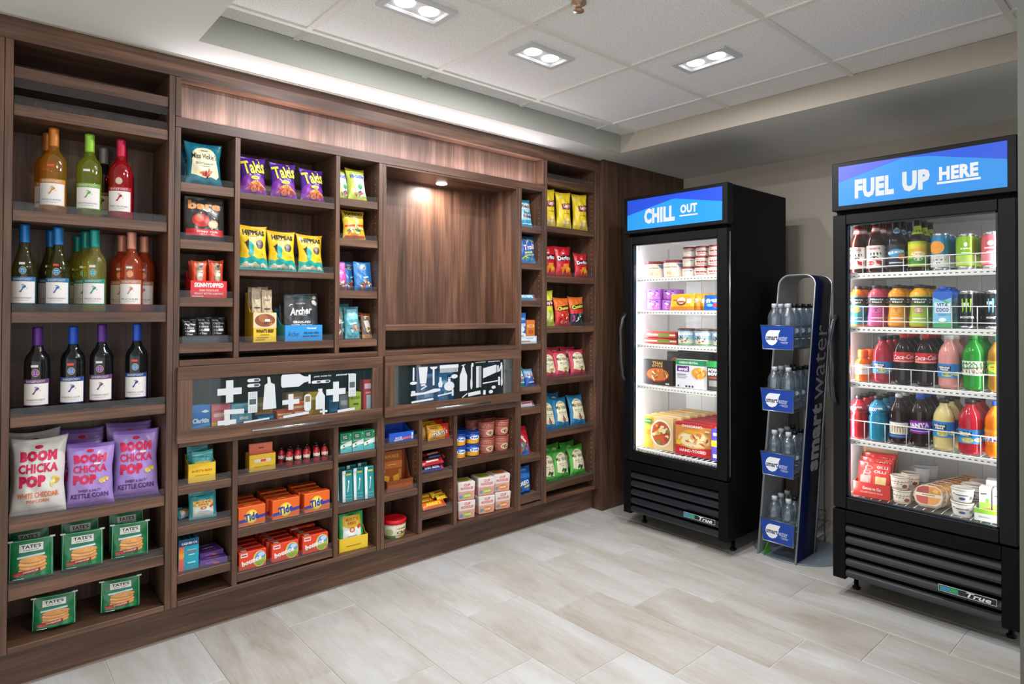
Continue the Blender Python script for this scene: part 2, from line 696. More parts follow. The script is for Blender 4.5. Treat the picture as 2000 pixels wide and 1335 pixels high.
# thin greyish bead where the top rail meets the soffit
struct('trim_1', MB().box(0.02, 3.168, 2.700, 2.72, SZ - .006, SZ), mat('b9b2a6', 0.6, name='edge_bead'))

# recessed twin ceiling lamps
framem = mat('c4c6c6', 0.45, name='fitting_frame')
refm = mat('f4f6fa', 0.3, name='lamp_reflector')
def ceiling_light(x, y, rz, label):
    t = empty('ceiling_light', (x, y, CZ), label, 'ceiling light', 'recessed twin ceiling lamps', rz)
    L, D = .132, .075
    mb = MB()
    for a, b_, c, d in ((-L, L, -D, -D + .022), (-L, L, D - .022, D), (-L, -L + .024, -D + .022, D - .022), (L - .024, L, -D + .022, D - .022)):
        mb.box(a, b_, c, d, -.010, .001, b=.001)
    mb.build('frame', framem, t)
    l, d = L - .024, D - .022
    rf = MB()
    rf.add([(-l, -d, 0), (l, -d, 0), (l, d, 0), (-l, d, 0), (-l * .9, -d * .9, .012), (l * .9, -d * .9, .012), (l * .9, d * .9, .012), (-l * .9, d * .9, .012)],
           [(4, 7, 6, 5), (0, 4, 5, 1), (1, 5, 6, 2), (2, 6, 7, 3), (3, 7, 4, 0)])
    o = rf.build('reflector', refm, t)
    o.location = (0, 0, -.002)
    for s in (-1, 1):
        bulb = MB().lathe([(.041, .0095), (.041, .004), (.034, -.003), (.018, -.007), (.002, -.008)], 20).build('lamp', mat('f7f9ff', .4, emit=9.0, name='lamp_lens'), t)
        bulb.location = (s * .052, 0, 0)
        area('lamp_light', (s * .052, 0, -.0125), (0, 0, 0), .075, 0, CEIL_W, (.97, .98, 1), t, 'DISK')
    return t
ceiling_light(1.245, 1.948, 0, 'recessed twin lamp ceiling light nearest the left soffit')
ceiling_light(1.888, 1.952, 0, 'recessed twin lamp ceiling light between the two other fittings')
ceiling_light(2.462, 1.497, PI / 2, 'recessed twin lamp ceiling light set crosswise, nearest the fridges')
for x, y, r in ((1.245, 0.70, 0), (2.46, 0.25, PI / 2), (1.3, -0.55, 0), (-0.1, -0.9, 0)):  # unseen fittings added beyond the view for their light
    ceiling_light(x, y, r, 'added unseen twin lamp ceiling light over the open floor, %s' % {.70: 'nearest the shelving', .25: 'set crosswise beside the partition', -.55: 'second row from the shelving', -.9: 'farthest from the fridges'}[y])
# small sprinkler rosette on the grid
sp = MB().lathe([(.028, 0), (.028, -.006), (.012, -.010), (.012, -.028), (.02, -.030), (.02, -.033), (.002, -.034)], 16).build('sprinkler_head', mat('b08e72', .35, .6, name='brass'), None, (0, 0, 0))
sp.location = (1.650, 1.515, CZ - .0076)
tag(sp, 'small brass sprinkler head on the ceiling grid bar', 'sprinkler')

# ================================================================== SHELVING
YF, YB = 2.72, 2.995
pinm = mat('b8a896', 0.5, name='pin_hole_bush')

class Unit:
    def __init__(self, name, label, cat, base):
        self.b = base
        self.e = empty(name, base, label, cat)

    def part(self, name, m, x0, x1, y0, y1, z0, z1, b=.0012, parent=None):
        return self._p(name, m, MB().box(x0, x1, y0, y1, z0, z1, b=b), parent)

    def _p(self, name, m, mb, parent=None):
        bx, by, bz = self.b
        mb.v = [(x - bx, y - by, z - bz) for x, y, z in mb.v]
        return mb.build(name, m, parent or self.e)

    def side(self, x0, x1, z0, z1, y0=YF, y1=YB): return self.part('side_panel', WZ, x0, x1, y0, y1, z0, z1)
    def div(self, x0, x1, z0, z1): return self.part('divider', WZ, x0, x1, YF + .001, YB, z0, z1)
    def back(self, x0, x1, z0, z1): return self.part('back_panel', WZ, x0, x1, YB, YB + .012, z0, z1, b=0)

    def shelf(self, x0, x1, zt, t=.038, lip=.028, hang=False, full=False):
        g = 0.0015
        s = self.part('shelf', WX, x0 + g, x1 - g, YF + (.001 if full else .008), YB - .001, zt - t, zt)
        if lip:
            z0, z1 = (zt - t - lip, zt - t + .001) if hang else (zt - .001, zt + lip)
            self._p('acrylic_lip', ACRYL, MB().box(x0 + .003, x1 - .003, YF + .011, YF + .0135, z0, z1), s)
        return s

    def pins(self, xw, z0, z1):
        """rows of little bushes in the side facing the camera"""
        mb = MB()
        z = z0 + .02
        while z < z1 - .02:
            for y in (YF + .035, YB - .05):
                vs = [(xw - .0008, y + .0028 * math.cos(a * PI / 3), z + .0028 * math.sin(a * PI / 3)) for a in range(6)]
                mb.add(vs, [(0, 1, 2, 3, 4, 5)])
            z += .032
        o = self._p('shelf_pin_holes', pinm, mb)
        o['kind'] = 'stuff'

ZB = 0.165
# plinth and crown
struct('trim_2', MB().box(0.02, 3.169, 2.782, 2.80, 0, .144), WX)
tag(MB().box(0.02, 3.169, 2.775, 2.782, 0, .006).build('trim_3', mat('8d7f74', .6, name='floor_bead')), kind='structure')
cr = tag(MB().box(0.02, 3.169, YF - .001, YB, 2.240, SZ - .0065, b=.001).build('crown_board', WX, None, (1.6, YF, 2.24)), 'long horizontal walnut crown board under the ceiling soffit', 'shelf board')

# --- unit A: wine bay
A = Unit('shelving_unit', 'tall walnut shelving bay holding wine bottles and popcorn', 'shelving', (.32, YF, .145))
A.side(.02, .098, .145, 2.24); A.side(.0995, .122, .145, 2.24); A.side(.600, .621, .145, 2.24); A.back(.122, .600, .165, 2.24)
A.shelf(.122, .600, ZB, .02, 0, full=True)
A.shelf(.122, .600, 2.153, .040, .032, hang=True)
A.shelf(.122, .600, 2.023, .040, .030)
for z in (1.659, 1.307, .948, .589): A.shelf(.122, .600, z)
A.shelf(.122, .600, .361, .040)
A.pins(.600, .2, 2.2)

# --- header light box above the middle units
Hd = Unit('light_box', 'long walnut header niche lit from inside above the shelves', 'light box', (1.645, YF, 2.04))
Hd.part('base_board', WX, .6225, 2.665, YF, YB, 2.041, 2.082)
Hd.part('back_panel', wood('z', 1.05, 'pale_walnut', (.92, 1.06, 1.28)), .643, 2.648, 2.79, 2.802, 2.083, 2.239)  # the lit panel's paler, cooler tone is put into the walnut colour
Hd.part('end_board', WZ, .6225, .643, YF, YB, 2.083, 2.239); Hd.part('end_board', WZ, 2.648, 2.665, YF, YB, 2.083, 2.239)
st = Hd.part('light_strip', mat('fff0ec', .4, emit=2.2, name='led_strip'), .66, 2.63, 2.742, 2.750, 2.0825, 2.0865)
area('strip_light', (0, .028, .049), (PI, 0, 0), 1.96, .012, STRIP_W, (1, .93, .98), Hd.e)

def flap_door(U, x0, x1, z0, z1, gx0, gx1, gz0, gz1, hx0, hx1, hz, art):
    y0, y1 = 2.698, 2.717
    fm = MB()
    fm.box(x0, x1, y0, y1, gz1, z1, 0, .0012); fm.box(x0, x1, y0, y1, z0, gz0, 0, .0012)
    fm.box(x0, gx0, y0, y1, gz0, gz1, 1, .0012); fm.box(gx1, x1, y0, y1, gz0, gz1, 1, .0012)
    d = U._p('flap_door', [WX, WZ], fm)
    U._p('glass_pane', FLAPGLASS, MB().box(gx0 - .004, gx1 + .004, y0 + .006, y0 + .010, gz0 - .004, gz1 + .004), d)
    hm = MB().tube([(hx0, y0 - .018, hz), (hx1, y0 - .018, hz)], .0058, 10)
    for x in (hx0 + .03, hx1 - .03): hm.tube([(x, y0 - .018, hz), (x, y0 + .001, hz)], .004, 8)
    U._p('bar_handle', mat('a9abac', .25, .9, name='brushed_steel'), hm, d)
    bx, by, bz = U.b
    Wm, Hm = gx1 - gx0, gz1 - gz0
    o = print_on(lambda x, z, e: (gx0 + x - bx, y0 + .0055 - e * .3 - by, gz0 + z - bz), art, Wm, Hm, d, 'white_glass_graphics', curved=False, matf=lambda c: mat(c, .5, name='white_vinyl'))
    return d

WV = 'cdd1d3'
def CROSS(cx, cy, s, asp):
    return [R(cx, cy, s, s * asp * .30, WV), R(cx, cy, s * .30, s * asp, WV)]
def PLASTER(cx, cy, w, h):
    return [R(cx, cy, w, h, WV), R(cx, cy + .02 * h, w * .72, h * .26, '4a5a5e')] + [E_(cx + dx * w, cy + s * h * (.22 + .075 * k), w * .1, h * .03, '33484c') for dx in (-.25, 0, .25) for k in range(4) for s in (-1, 1)]
def PILL(cx, cy, w, h, half=True):
    return [R(cx - w * .2, cy, w * .55, h, WV), E_(cx - w * .42, cy, h * .35, h, WV), E_(cx + w * .38, cy, h * .40, h, WV), R(cx + w * .18, cy, w * .36, h, WV)] + ([R(cx + w * .2, cy, w * .34, h * .66, '3c4a4c'), E_(cx + w * .36, cy, h * .28, h * .66, '3c4a4c')] if half else [])
med = [CROSS(.178, .70, .12, 3.9), PILL(.30, .90, .05, .075), PILL(.30, .79, .05, .075), PLASTER(.295, .43, .048, .45),
       P([(.37, .95), (.385, .95), (.39, .82), (.41, .78), (.42, .25), (.347, .25), (.356, .78), (.372, .82)], WV),
       P([(.445, .93), (.452, .98), (.545, .98), (.575, .91), (.60, .90), (.60, .94), (.612, .94), (.612, .74), (.60, .74), (.60, .79), (.575, .77), (.545, .69), (.452, .69), (.445, .74)], WV),
       PILL(.648, .76, .042, .07), PILL(.70, .76, .042, .07), T('peek inside for', .685, .885, .105, .055, WV, bold=.01), T('personal items.', .827, .887, .122, .055, WV, bold=.045),
       CROSS(.50, .36, .095, 3.7), CROSS(.765, .50, .12, 3.9), PLASTER(.867, .62, .047, .54),
       P([(.575, .46), (.585, .50), (.605, .50), (.615, .46), (.615, .16), (.605, .12), (.585, .12), (.575, .16)], WV), R(.595, .39, .028, .13, '7c7350'),
       P([(.655, .60), (.682, .60), (.680, .53), (.690, .47), (.697, .43), (.697, .13), (.642, .13), (.642, .43), (.650, .47), (.658, .53)], WV),
       R(.20, .27, .10, .10, WV, -2), CROSS(.165, .06, .09, 3.6), R(.315, .035, .135, .035, WV, 3), R(.53, .06, .145, .06, WV, 4), CROSS(.69, .07, .045, 3.4), R(.83, .045, .11, .06, WV, 3)]

def BRUSH(cx, cy, w, h, rot): return [R(cx, cy, w, h, WV, rot)]
toil = [R(.142, .76, .013, .34, WV), E_(.142, .53, .055, .08, WV), P([(.18, .93), (.252, .93), (.24, .50), (.192, .50)], WV), R(.217, .46, .036, .05, WV), R(.222, .39, .05, .035, WV, 25),
        R(.298, .66, .015, .46, WV), P([(.268, .92), (.33, .92), (.322, .87), (.305, .85), (.292, .85), (.276, .87)], WV),
        R(.425, .90, .155, .09, WV)] + [R(.352 + .0075 * k, .81, .004, .14, WV) for k in range(20)] + [
        P([(.345, .63), (.36, .63), (.362, .52), (.372, .46), (.366, .36), (.340, .36), (.334, .46), (.343, .52)], WV),
        E_(.425, .37, .085, .25, WV), R(.425, .53, .02, .09, WV), E_(.468, .62, .055, .115, WV), R(.437, .60, .04, .018, WV),
        P([(.513, .62), (.53, .76), (.535, .84), (.555, .84), (.56, .76), (.577, .62), (.577, .20), (.513, .20)], WV), R(.545, .87, .012, .07, WV), R(.545, .91, .035, .02, WV, 12),
        R(.617, .70, .012, .40, WV), E_(.615, .38, .02, .32, WV), R(.624, .90, .016, .10, WV), R(.668, .55, .022, .60, WV)] + [R(.688, .27 + .026 * k, .03, .011, WV) for k in range(23)] + [
        P([(.718, .78), (.842, .86), (.842, .64), (.718, .50)], WV), R(.856, .74, .016, .19, WV), R(.878, .74, .014, .16, WV, -25),
        R(.785, .375, .14, .035, WV, 4), R(.868, .385, .018, .24, WV), R(.893, .62, .012, .42, WV), E_(.893, .36, .018, .26, WV), R(.888, .86, .014, .10, WV),
        P([(.12, .26), (.15, .28), (.22, .27), (.30, .34), (.35, .33), (.352, .27), (.30, .24), (.22, .22), (.12, .20)], WV), R(.138, .30, .03, .06, WV),
        R(.39, .165, .12, .035, WV, 6), R(.453, .19, .016, .17, WV), R(.21, .06, .17, .05, WV, 3), R(.64, .10, .11, .10, WV, 5), R(.73, .10, .022, .13, WV), E_(.79, .10, .04, .1, WV), E_(.815, .22, .04, .09, WV), R(.555, .07, .05, .03, WV, 30),
        T('peek inside for', .695, .955, .09, .045, WV, bold=.01), T('personal items.', .82, .957, .11, .045, WV, bold=.045)]

# --- unit B: three columns with a first-aid flap
Bn = Unit('shelving_unit', 'middle walnut shelving unit with three columns and a first aid flap door', 'shelving', (1.085, YF, .145))
Bn.side(.622, .643, .145, 2.04); Bn.side(1.526, 1.5465, .145, 2.04); Bn.back(.643, 1.526, .165, 2.04)
for x0, x1 in ((.850, .871), (1.301, 1.322)):
    Bn.div(x0, x1, 1.116, 2.04); Bn.div(x0, x1, ZB, .770)
Bn.shelf(.643, 1.526, ZB, .02, 0, full=True); Bn.shelf(.643, 1.526, .800, .030, 0, full=True); Bn.shelf(.643, 1.526, 1.1155, .024, 0, full=True)
for z in (1.826, 1.598, 1.366, 1.180): Bn.shelf(.643, .850, z, .037)
for z, t in ((1.815, .028), (1.489, .028), (1.176, .034)): Bn.shelf(.871, 1.301, z, t)
for z in (1.847, 1.657, 1.410, 1.177): Bn.shelf(1.322, 1.526, z, .036, .022)
for z in (.614, .454, .265): Bn.shelf(.643, .850, z, .034)
for z in (.615, .394, .210): Bn.shelf(.871, 1.301, z, .036)
for z in (.637, .398): Bn.shelf(1.322, 1.526, z, .035)
Bn.pins(.850, .2, .74); Bn.pins(1.301, .2, .74); Bn.pins(1.526, .2, .74); Bn.pins(.850, 1.15, 2.0); Bn.pins(1.301, 1.15, 2.0); Bn.pins(1.526, 1.15, 2.0)
flap_door(Bn, .634, 1.5405, .790, 1.0910, .688, 1.4855, .842, 1.0385, .913, 1.284, .811, med)

# --- unit C: display niche with a toiletries flap
Cn = Unit('shelving_unit', 'walnut shelving unit with an empty lit display niche and toiletries flap door', 'shelving', (2.0, YF, .145))
Cn.side(1.5475, 1.566, .145, 2.04); Cn.side(2.431, 2.452, .145, 2.04); Cn.back(1.566, 2.431, .165, 2.04)
Cn.part('niche_ceiling', WX, 1.5665, 2.4305, YF + .001, YB, 2.030, 2.0402)
Cn.shelf(1.566, 2.431, 1.241, .026, 0, full=True); Cn.shelf(1.566, 2.431, 1.1155, .024, 0, full=True); Cn.shelf(1.566, 2.431, .800, .047, 0, full=True)
Cn.shelf(1.566, 2.431, ZB, .02, 0, full=True)
Cn.div(1.766, 1.787, ZB, .753); Cn.div(1.988, 2.009, ZB, .753)
for z in (.654, .403): Cn.shelf(1.566, 1.766, z, .034)
for z, t in ((.627, .037), (.461, .037), (.269, .038)): Cn.shelf(1.787, 1.988, z, t, .022)
Cn.shelf(2.009, 2.431, .503, .037, 0)
Cn.pins(1.766, .2, .74); Cn.pins(1.988, .2, .74); Cn.pins(2.431, .2, .74)
flap_door(Cn, 1.5535, 2.4515, .790, 1.0915, 1.608, 2.390, .843, 1.0400, 1.840, 2.206, .810, toil)
nl = Cn._p('downlight', mat('fff6f0', .4, emit=14, name='downlight_lens'), MB().lathe([(.030, 2.031), (.030, 2.026), (.022, 2.0235), (.002, 2.023)], 20, cx=2.012, cy=2.885))
area('niche_light', (2.012 - Cn.b[0], 2.885 - Cn.b[1], 2.0215 - Cn.b[2]), (0, 0, 0), .05, 0, NICHE_W, (1, .90, .86), Cn.e, 'DISK')

# --- unit D: narrow candy column
Dn = Unit('shelving_unit', 'narrow walnut shelving column of sweets beside the display niche', 'shelving', (2.56, YF, .145))
Dn.side(2.453, 2.473, .145, 2.04); Dn.side(2.646, 2.665, .145, 2.04); Dn.back(2.473, 2.646, .165, 2.04); Dn.shelf(2.473, 2.646, ZB, .02, 0, full=True)
for z, t in ((1.818, .033), (1.603, .038), (1.379, .038), (1.119, .038), (.857, .036), (.737, .040), (.448, .036), (.214, .040)): Dn.shelf(2.473, 2.646, z, t, .016)
Dn.pins(2.646, .2, 2.0)

# --- unit E: right-hand crisp bay
En = Unit('shelving_unit', 'tall walnut shelving bay of crisp bags beside the dark wooden wall panel', 'shelving', (2.92, YF, .145))
En.side(2.666, 2.684, .145, 2.24); En.side(3.131, 3.169, .145, 2.24); En.back(2.684, 3.131, .165, 2.24); En.shelf(2.684, 3.131, ZB, .02, 0, full=True)
for z, t in ((2.140, .040), (1.841, .036), (1.532, .039), (1.219, .040), (.896, .037), (.568, .037), (.245, .038)): En.shelf(2.684, 3.131, z, t)
En.pins(3.131, .2, 2.2)

# ================================================================== GLASS-DOOR COOLERS (local: x right, front at -y)
BLK = mat('07080a', 0.5, 0, 0.0, spec=.12, name='black_steel')
BLK2 = mat('08090c', 0.42, spec=.22, name='black_trim')
SLAT = mat('1a1f25', 0.35, 0, 0.12, name='dark_grille_slat')
LINER = mat('f1f1ef', 0.5, name='white_liner')
WIRE = mat('f4f2ee', 0.35, name='white_wire')

def cooler(name, label, loc, Wd, shelves, sign, guards, word):
    c = empty(name, loc, label, 'fridge', None, -PI / 2)
    h = Wd / 2
    D = 0.68
    cab = MB()
    for s in (-1, 1):
        a, b = sorted((s * h, s * (h - .030)))
        cab.box(a, b, .055, D, .085, 2.008, 0, .002)
    cab.box(-h + .030, h - .030, D - .04, D, .085, 2.008)
    cab.box(-h + .030, h - .030, .055, D - .04, 1.765, 2.008)
    cab.box(-h + .030, h - .030, .055, D - .04, .085, .435)
    cab.build('cabinet', BLK, c)
    li = MB()
    a, z0, z1 = h - .0305, .436, 1.764
    li.add([(-a, .07, z0), (a, .07, z0), (a, D - .041, z0), (-a, D - .041, z0), (-a, .07, z1), (a, .07, z1), (a, D - .041, z1), (-a, D - .041, z1)],
           [(0, 1, 2, 3), (4, 7, 6, 5), (0, 3, 7, 4), (1, 5, 6, 2), (3, 2, 6, 7)])
    li.build('inner_liner', LINER, c)
    # rear wall ribs and shelf standards
    rb = MB()
    for k in range(-2, 3): rb.box(k * .1 - .001, k * .1 + .001, D - .0425, D - .041, z0 + .02, z1 - .02)
    for s in (-1, 1):
        for y in (.10, .42):
            rb.box(s * (a - .0008) - .0006, s * (a - .0008) + .0006, y, y + .02, z0 + .02, z1 - .04)
    rb.build('shelf_standards', mat('c9c9c6', .5, name='standard_grey'), c)
    # header sign
    sb = MB()
    sb.box(-h, h, 0.0, .056, 1.788, 2.012, 0, .003)
    s = sb.build('sign_box', BLK2, c)
    pw, p0, p1 = h - .030, 1.810, 1.992
    def sf(x, z, e): return (-pw + x, -.0005 - e, p0 + z)
    print_on(sf, sign, 2 * pw, p1 - p0, s, 'lit_sign_panel', curved=False, emit=SIGN_E)
    # door
    d = MB()
    gx, g0, g1 = h - .062, .465, 1.722
    d0, d1 = .412, 1.768
    d.box(-h + .004, -gx, 0, .05, d0, d1, 0, .003); d.box(gx, h - .004, 0, .05, d0, d1, 0, .003)
    d.box(-gx, gx, 0, .05, g1, d1, 0, .002); d.box(-gx, gx, 0, .05, d0, g0, 0, .002)
    dr = d.build('door', BLK2, c)
    gk = MB()
    for q in ((-gx, -gx + .008, g0, g1), (gx - .008, gx, g0, g1), (-gx, gx, g0, g0 + .007), (-gx, gx, g1 - .007, g1)):
        gk.box(q[0], q[1], .012, .03, q[2], q[3])
    gk.build('glass_spacer', mat('0b2230', .25, name='dark_spacer'), dr)
    MB().box(-gx, gx, .018, .022, g0, g1).build('glass_pane', GLASS, dr)
    hp = [(-h + .020, -.004, 1.30), (-h + .012, -.022, 1.27), (-h + .008, -.036, 1.20), (-h + .008, -.038, 1.10), (-h + .008, -.036, 1.0), (-h + .012, -.022, .92), (-h + .020, -.004, .89)]
    MB().tube(hp, .011, 10).build('handle', mat('20242c', .3, 0, .4, name='handle_black'), dr)
    MB().tube([(h - .002, .03, d0 + .02), (h - .002, .03, d1 - .02)], .004, 6).build('hinge_rod', mat('8c8c8c', .3, .9, name='hinge_steel'), dr)
    # grille
    g = MB()
    g.box(-h, -h + .055, .004, .06, .085, .402, 0, .002); g.box(h - .055, h, .004, .06, .085, .402, 0, .002)
    g.box(-h + .055, h - .055, .004, .06, .348, .402, 0, .002); g.box(-h + .055, h - .055, .05, .06, .095, .348)
    gr = g.build('grille', BLK, c)
    for k in range(5):
        zc = .322 - .0515 * k
        prof = [(.052, zc + .004), (.020, zc + .016), (.006, zc + .006), (.004, zc - .006), (.010, zc - .018), (.020, zc - .021), (.052, zc - .020)]
        m = MB()
        x0, x1 = -h + .056, h - .056
        n = len(prof)
        m.add([(x, y, z) for x in (x0, x1) for y, z in prof], [(i, (i + 1) % n, (i + 1) % n + n, i + n) for i in range(n)] + [tuple(range(n))[::-1], tuple(range(n, 2 * n))], 0, False)
        m.build('slat', SLAT, gr)
    bx, bz, bw, bh = .176 * Wd / .685, .176, .196, .027
    bd = MB().box(bx - bw / 2, bx + bw / 2, .0005, .006, bz - bh / 2, bz + bh / 2, 0, .0008).build('badge', mat('23282c', .3, .3, name='badge_plate'), gr)
    print_on(lambda x, z, e: (bx - bw / 2 + x, .0003 - e, bz - bh / 2 + z), [R(.5, .96, 1, .07, 'cfd4d4'), R(.5, .04, 1, .07, 'cfd4d4'), R(.004, .5, .008, 1, 'cfd4d4'), R(.996, .5, .008, 1, 'cfd4d4'), R(.19, .5, .33, .7, '2f8f86'), E_(.12, .5, .1, .6, '3d7fb8'), R(.28, .5, .12, .6, '2f9a58'), T(word, .70, .52, .42, .72, 'e8ecec', sh=.25)], bw, bh, bd, 'badge_print', curved=False)
    for sx in (-1, 1):
        for y in (.15, D - .08):
            MB().lathe([(.016, 0), (.018, .01), (.010, .012), (.010, .086)], 10, cx=sx * (h - .05), cy=y).build('foot', BLK2, c)
    # shelves
    for zt in shelves:
        w = MB()
        x0, x1 = -a + .004, a - .004
        for k in range(19):
            x = x0 + (x1 - x0) * k / 18
            w.tube([(x, .068, zt - .004), (x, .57, zt - .004)], .0018, 4)
        for y in (.25, .42, .57): w.tube([(x0, y, zt - .007), (x1, y, zt - .007)], .0025, 5)
        sh = w.build('shelf', WIRE, c)
        x0, x1 = -gx - .003, gx + .003
        r = MB().box(x0, x1, .056, .067, zt - .027, zt - .002, 0, .002).build('price_rail', mat('f6f3ee', .45, name='price_rail_white'), sh)
        dm = MB()
        for k in range(26):
            x = x0 + .012 + (x1 - x0 - .02) * k / 26
            dm.add([(x,   .0555, zt - .017), (x + .010,   .0555, zt - .017), (x + .010,   .0555, zt - .013), (x,   .0555, zt - .013)], [(0, 1, 2, 3)])
        dm.build('rail_slots', mat('5a5450', .6, name='slot_dark'), sh)
    for zt, zs, lanes in guards:
        w = MB()
        x0, x1 = -gx - .002, gx + .002
        for z in zs:
            w.tube([(x0, .062, zt + z), (x1, .062, zt + z)], .0022, 6)
        cuts = ([x0] if lanes[0] > -.26 else []) + [(p + q) / 2 for p, q in zip(lanes, lanes[1:])]
        for x in cuts:
            w.tube([(x, .063, zt - .004), (x, .063, zt + max(zs)), (x, .55, zt + max(zs) * .6)], .002, 5)
        w.build('wire_guard', WIRE, c)
    # upright light tubes just behind the door frame
    for sx in (-1, 1):
        MB().box(sx * (gx + .012) - .006, sx * (gx + .012) + .006, .056, .064, z0 + .06, z1 - .04).build('light_tube', mat('f4f7ff', .4, emit=3.0, name='tube_light'), c)
        area('tube_light', (sx * (gx + .004), .066, (z0 + z1) / 2), (PI / 2, 0, sx * rad(32)), .012, 1.22, COOLER_W, (.97, .98, 1), c)
    return c

sgnL = [R(.5, .5, 1, 1, '1b4fe0'), P([(0, 0), (1, 0), (1, .56), (.55, .84), (.50, .845), (0, .50)], '16a0f2'), P([(.55, .84), (1, .555), (1, 1), (.30, 1)], '1450e6'), P([(0, 0), (1, 0), (1, .556), (.53, .845), (0, .50)], '14a0f3'),
        T('CHILL', .365, .40, .335, .50, 'e6e8ea', bold=.06), T('OUT', .675, .485, .17, .28, 'e6e8ea', bold=.05), R(.675, .275, .185, .045, 'e6e8ea')]
sgnR = [R(.5, .5, 1, 1, '1553e0'), P([(0, .60), (0, 1), (.42, 1)], '5463ea'), P([(0, 0), (1, 0), (1, .60), (.58, .93), (.42, .985), (0, .60)], '1f95ee'), P([(.42, .985), (.58, .93), (1, .60), (1, 1), (.42, 1)], '1455e2'),
        T('FUEL', .24, .38, .255, .48, 'dfe3e6', bold=.06), T('UP', .502, .40, .165, .48, 'dfe3e6', bold=.06), T('HERE', .745, .475, .215, .31, 'eef0f2', bold=.05), R(.745, .265, .24, .05, 'eef0f2')]
LANES = ((-.271, -.192, -.107, -.024, .062, .152, .240), (-.272, -.189, -.105, -.018, .070, .157, .246), (-.252, -.165, -.080, .006, .092, .179, .263), (-.268, -.183, -.098, -.014, .073, .166, .255))
FLX, FLY, FRY = 3.06, 2.0805, 0.8555
FLW, FRW = .697, .686
cooler('freezer', 'black glass door freezer with a lit CHILL OUT sign', (FLX, FLY, 0), FLW, (1.52, 1.323, 1.119, .870, .482), sgnL, (), 'True')
cooler('drinks_fridge', 'black glass door drinks fridge with a lit FUEL UP HERE sign', (FLX, FRY, 0), FRW, (1.499, 1.251, .995, .729, .462), sgnR, ((1.499, (.026, .062), LANES[0]), (1.251, (.024, .092), LANES[1]), (.995, (.070,), LANES[2]), (.729, (.085,), LANES[3])), 'True')

# ================================================================== BOTTLED WATER RACK
rk = empty('display_rack', (3.40, 1.56, 0), 'blue and grey wire floor rack of bottled water standing between the fridges', 'display rack')
RB = (3.40, 1.56, 0)
def rk_part(name, m, mb, parent=None):
    mb.v = [(x - RB[0], y - RB[1], z - RB[2]) for x, y, z in mb.v]
    return mb.build(name, m, parent or rk)
silver = mat('b7bbbf', .3, .8, name='silver_trim')
navy = mat('0a163f', .5, spec=.15, name='navy_panel')
greyin = mat('8f9296', .5, name='grey_inner_sheet')
dwire = mat('6f757a', .35, .7, name='grey_wire')
def lean(z): return .168 * z            # the arch leans back as it rises
yR, yL, ztop = 1.461, 1.668, 1.525
path = [(yR, 0.0), (yR, 1.0), (yR, 1.44)]
for k in range(1, 8):
    a = PI / 2 * k / 8
    path.append((yR + .062 - .062 * math.cos(a), 1.463 + .062 * math.sin(a)))
path += [(yR + .062, ztop), (yL - .062, ztop)]
for k in range(1, 8):
    a = PI / 2 * k / 8
    path.append((yL - .062 + .062 * math.sin(a), 1.463 + .062 * math.cos(a)))
path += [(yL, 1.44), (yL, 1.0), (yL, 0.0)]
def band(off, z_in=0.0):
    vs = []
    n = len(path)
    for i, (y, z) in enumerate(path):
        a = path[max(0, i - 1)]; b = path[min(n - 1, i + 1)]
        t = Vector((b[0] - a[0], b[1] - a[1])).normalized()
        nrm = (-t.y, t.x)               # outward
        vs.append((y + nrm[0] * off, z + nrm[1] * off))
    return vs
outer, inner = band(0.0), band(-0.006)
mb = MB()
n = len(path)
vs = []
for (yo, zo), (yi, zi) in zip(outer, inner):
    xf, xr = 3.262 + lean(zo), 3.262 + lean(zo) + .222
    vs += [(xf, yo, zo), (xr, yo, zo), (xr, yi, zi), (xf, yi, zi)]
fo, fi = [], []
for i in range(n - 1):
    a, b = 4 * i, 4 * i + 4
    fo += [(a, a + 1, b + 1, b)]
    fi += [(a + 2, a + 3, b + 3, b + 2), (a + 3, a, b, b + 3), (a + 1, a + 2, b + 2, b + 1)]
mb.add(vs, fo, 0, True); mb.f += fi; mb.m += [1] * len(fi); mb.s += [False] * len(fi)
arch = rk_part('arch_panel', [navy, greyin], mb)
for dx in (0.0, .222):
    rk_part('edge_trim', silver, MB().tube([(3.262 + lean(z) + dx, y, z) for y, z in path], .0045, 8))
# lettering running up the side panel
def side(x, z, e):          # x runs up the panel, z runs from the front edge to the rear
    zz = .08 + x
    return (3.262 + lean(zz) + .222 - z - RB[0], yR - e - RB[1], zz)
print_on(lambda x, z, e: side(x, z, e), [T('smart', .445, .40, .29, .56, 'c3c7d2', bold=.05), T('water', .775, .40, .33, .56, 'b3b8c6', bold=-.005)], 1.24, .222, arch, 'side_lettering', curved=False)
rk_part('base_plate', mat('7d8a94', .4, .3, name='grey_base_plate'), MB().lathe([(.235, 0.0005), (.235, .005), (.232, .006)], 40, cx=3.49, cy=1.545))
bk = MB()
for y in (yR + .03, yL - .03):
    bk.tube([(3.70, y, .006), (3.70, y, 1.15), (3.695, y, 1.28)], .004, 6)
    bk.tube([(3.50, y, .05), (3.70, y, .05)], .003, 6)
rk_part('rear_strut', dwire, bk)
for y in (yR - .004, yL - .008):
    rk_part('rear_strut', dwire, MB().tube([(3.488 + lean(.01), y, .01), (3.488 + lean(1.3), y, 1.3)], .003, 6))
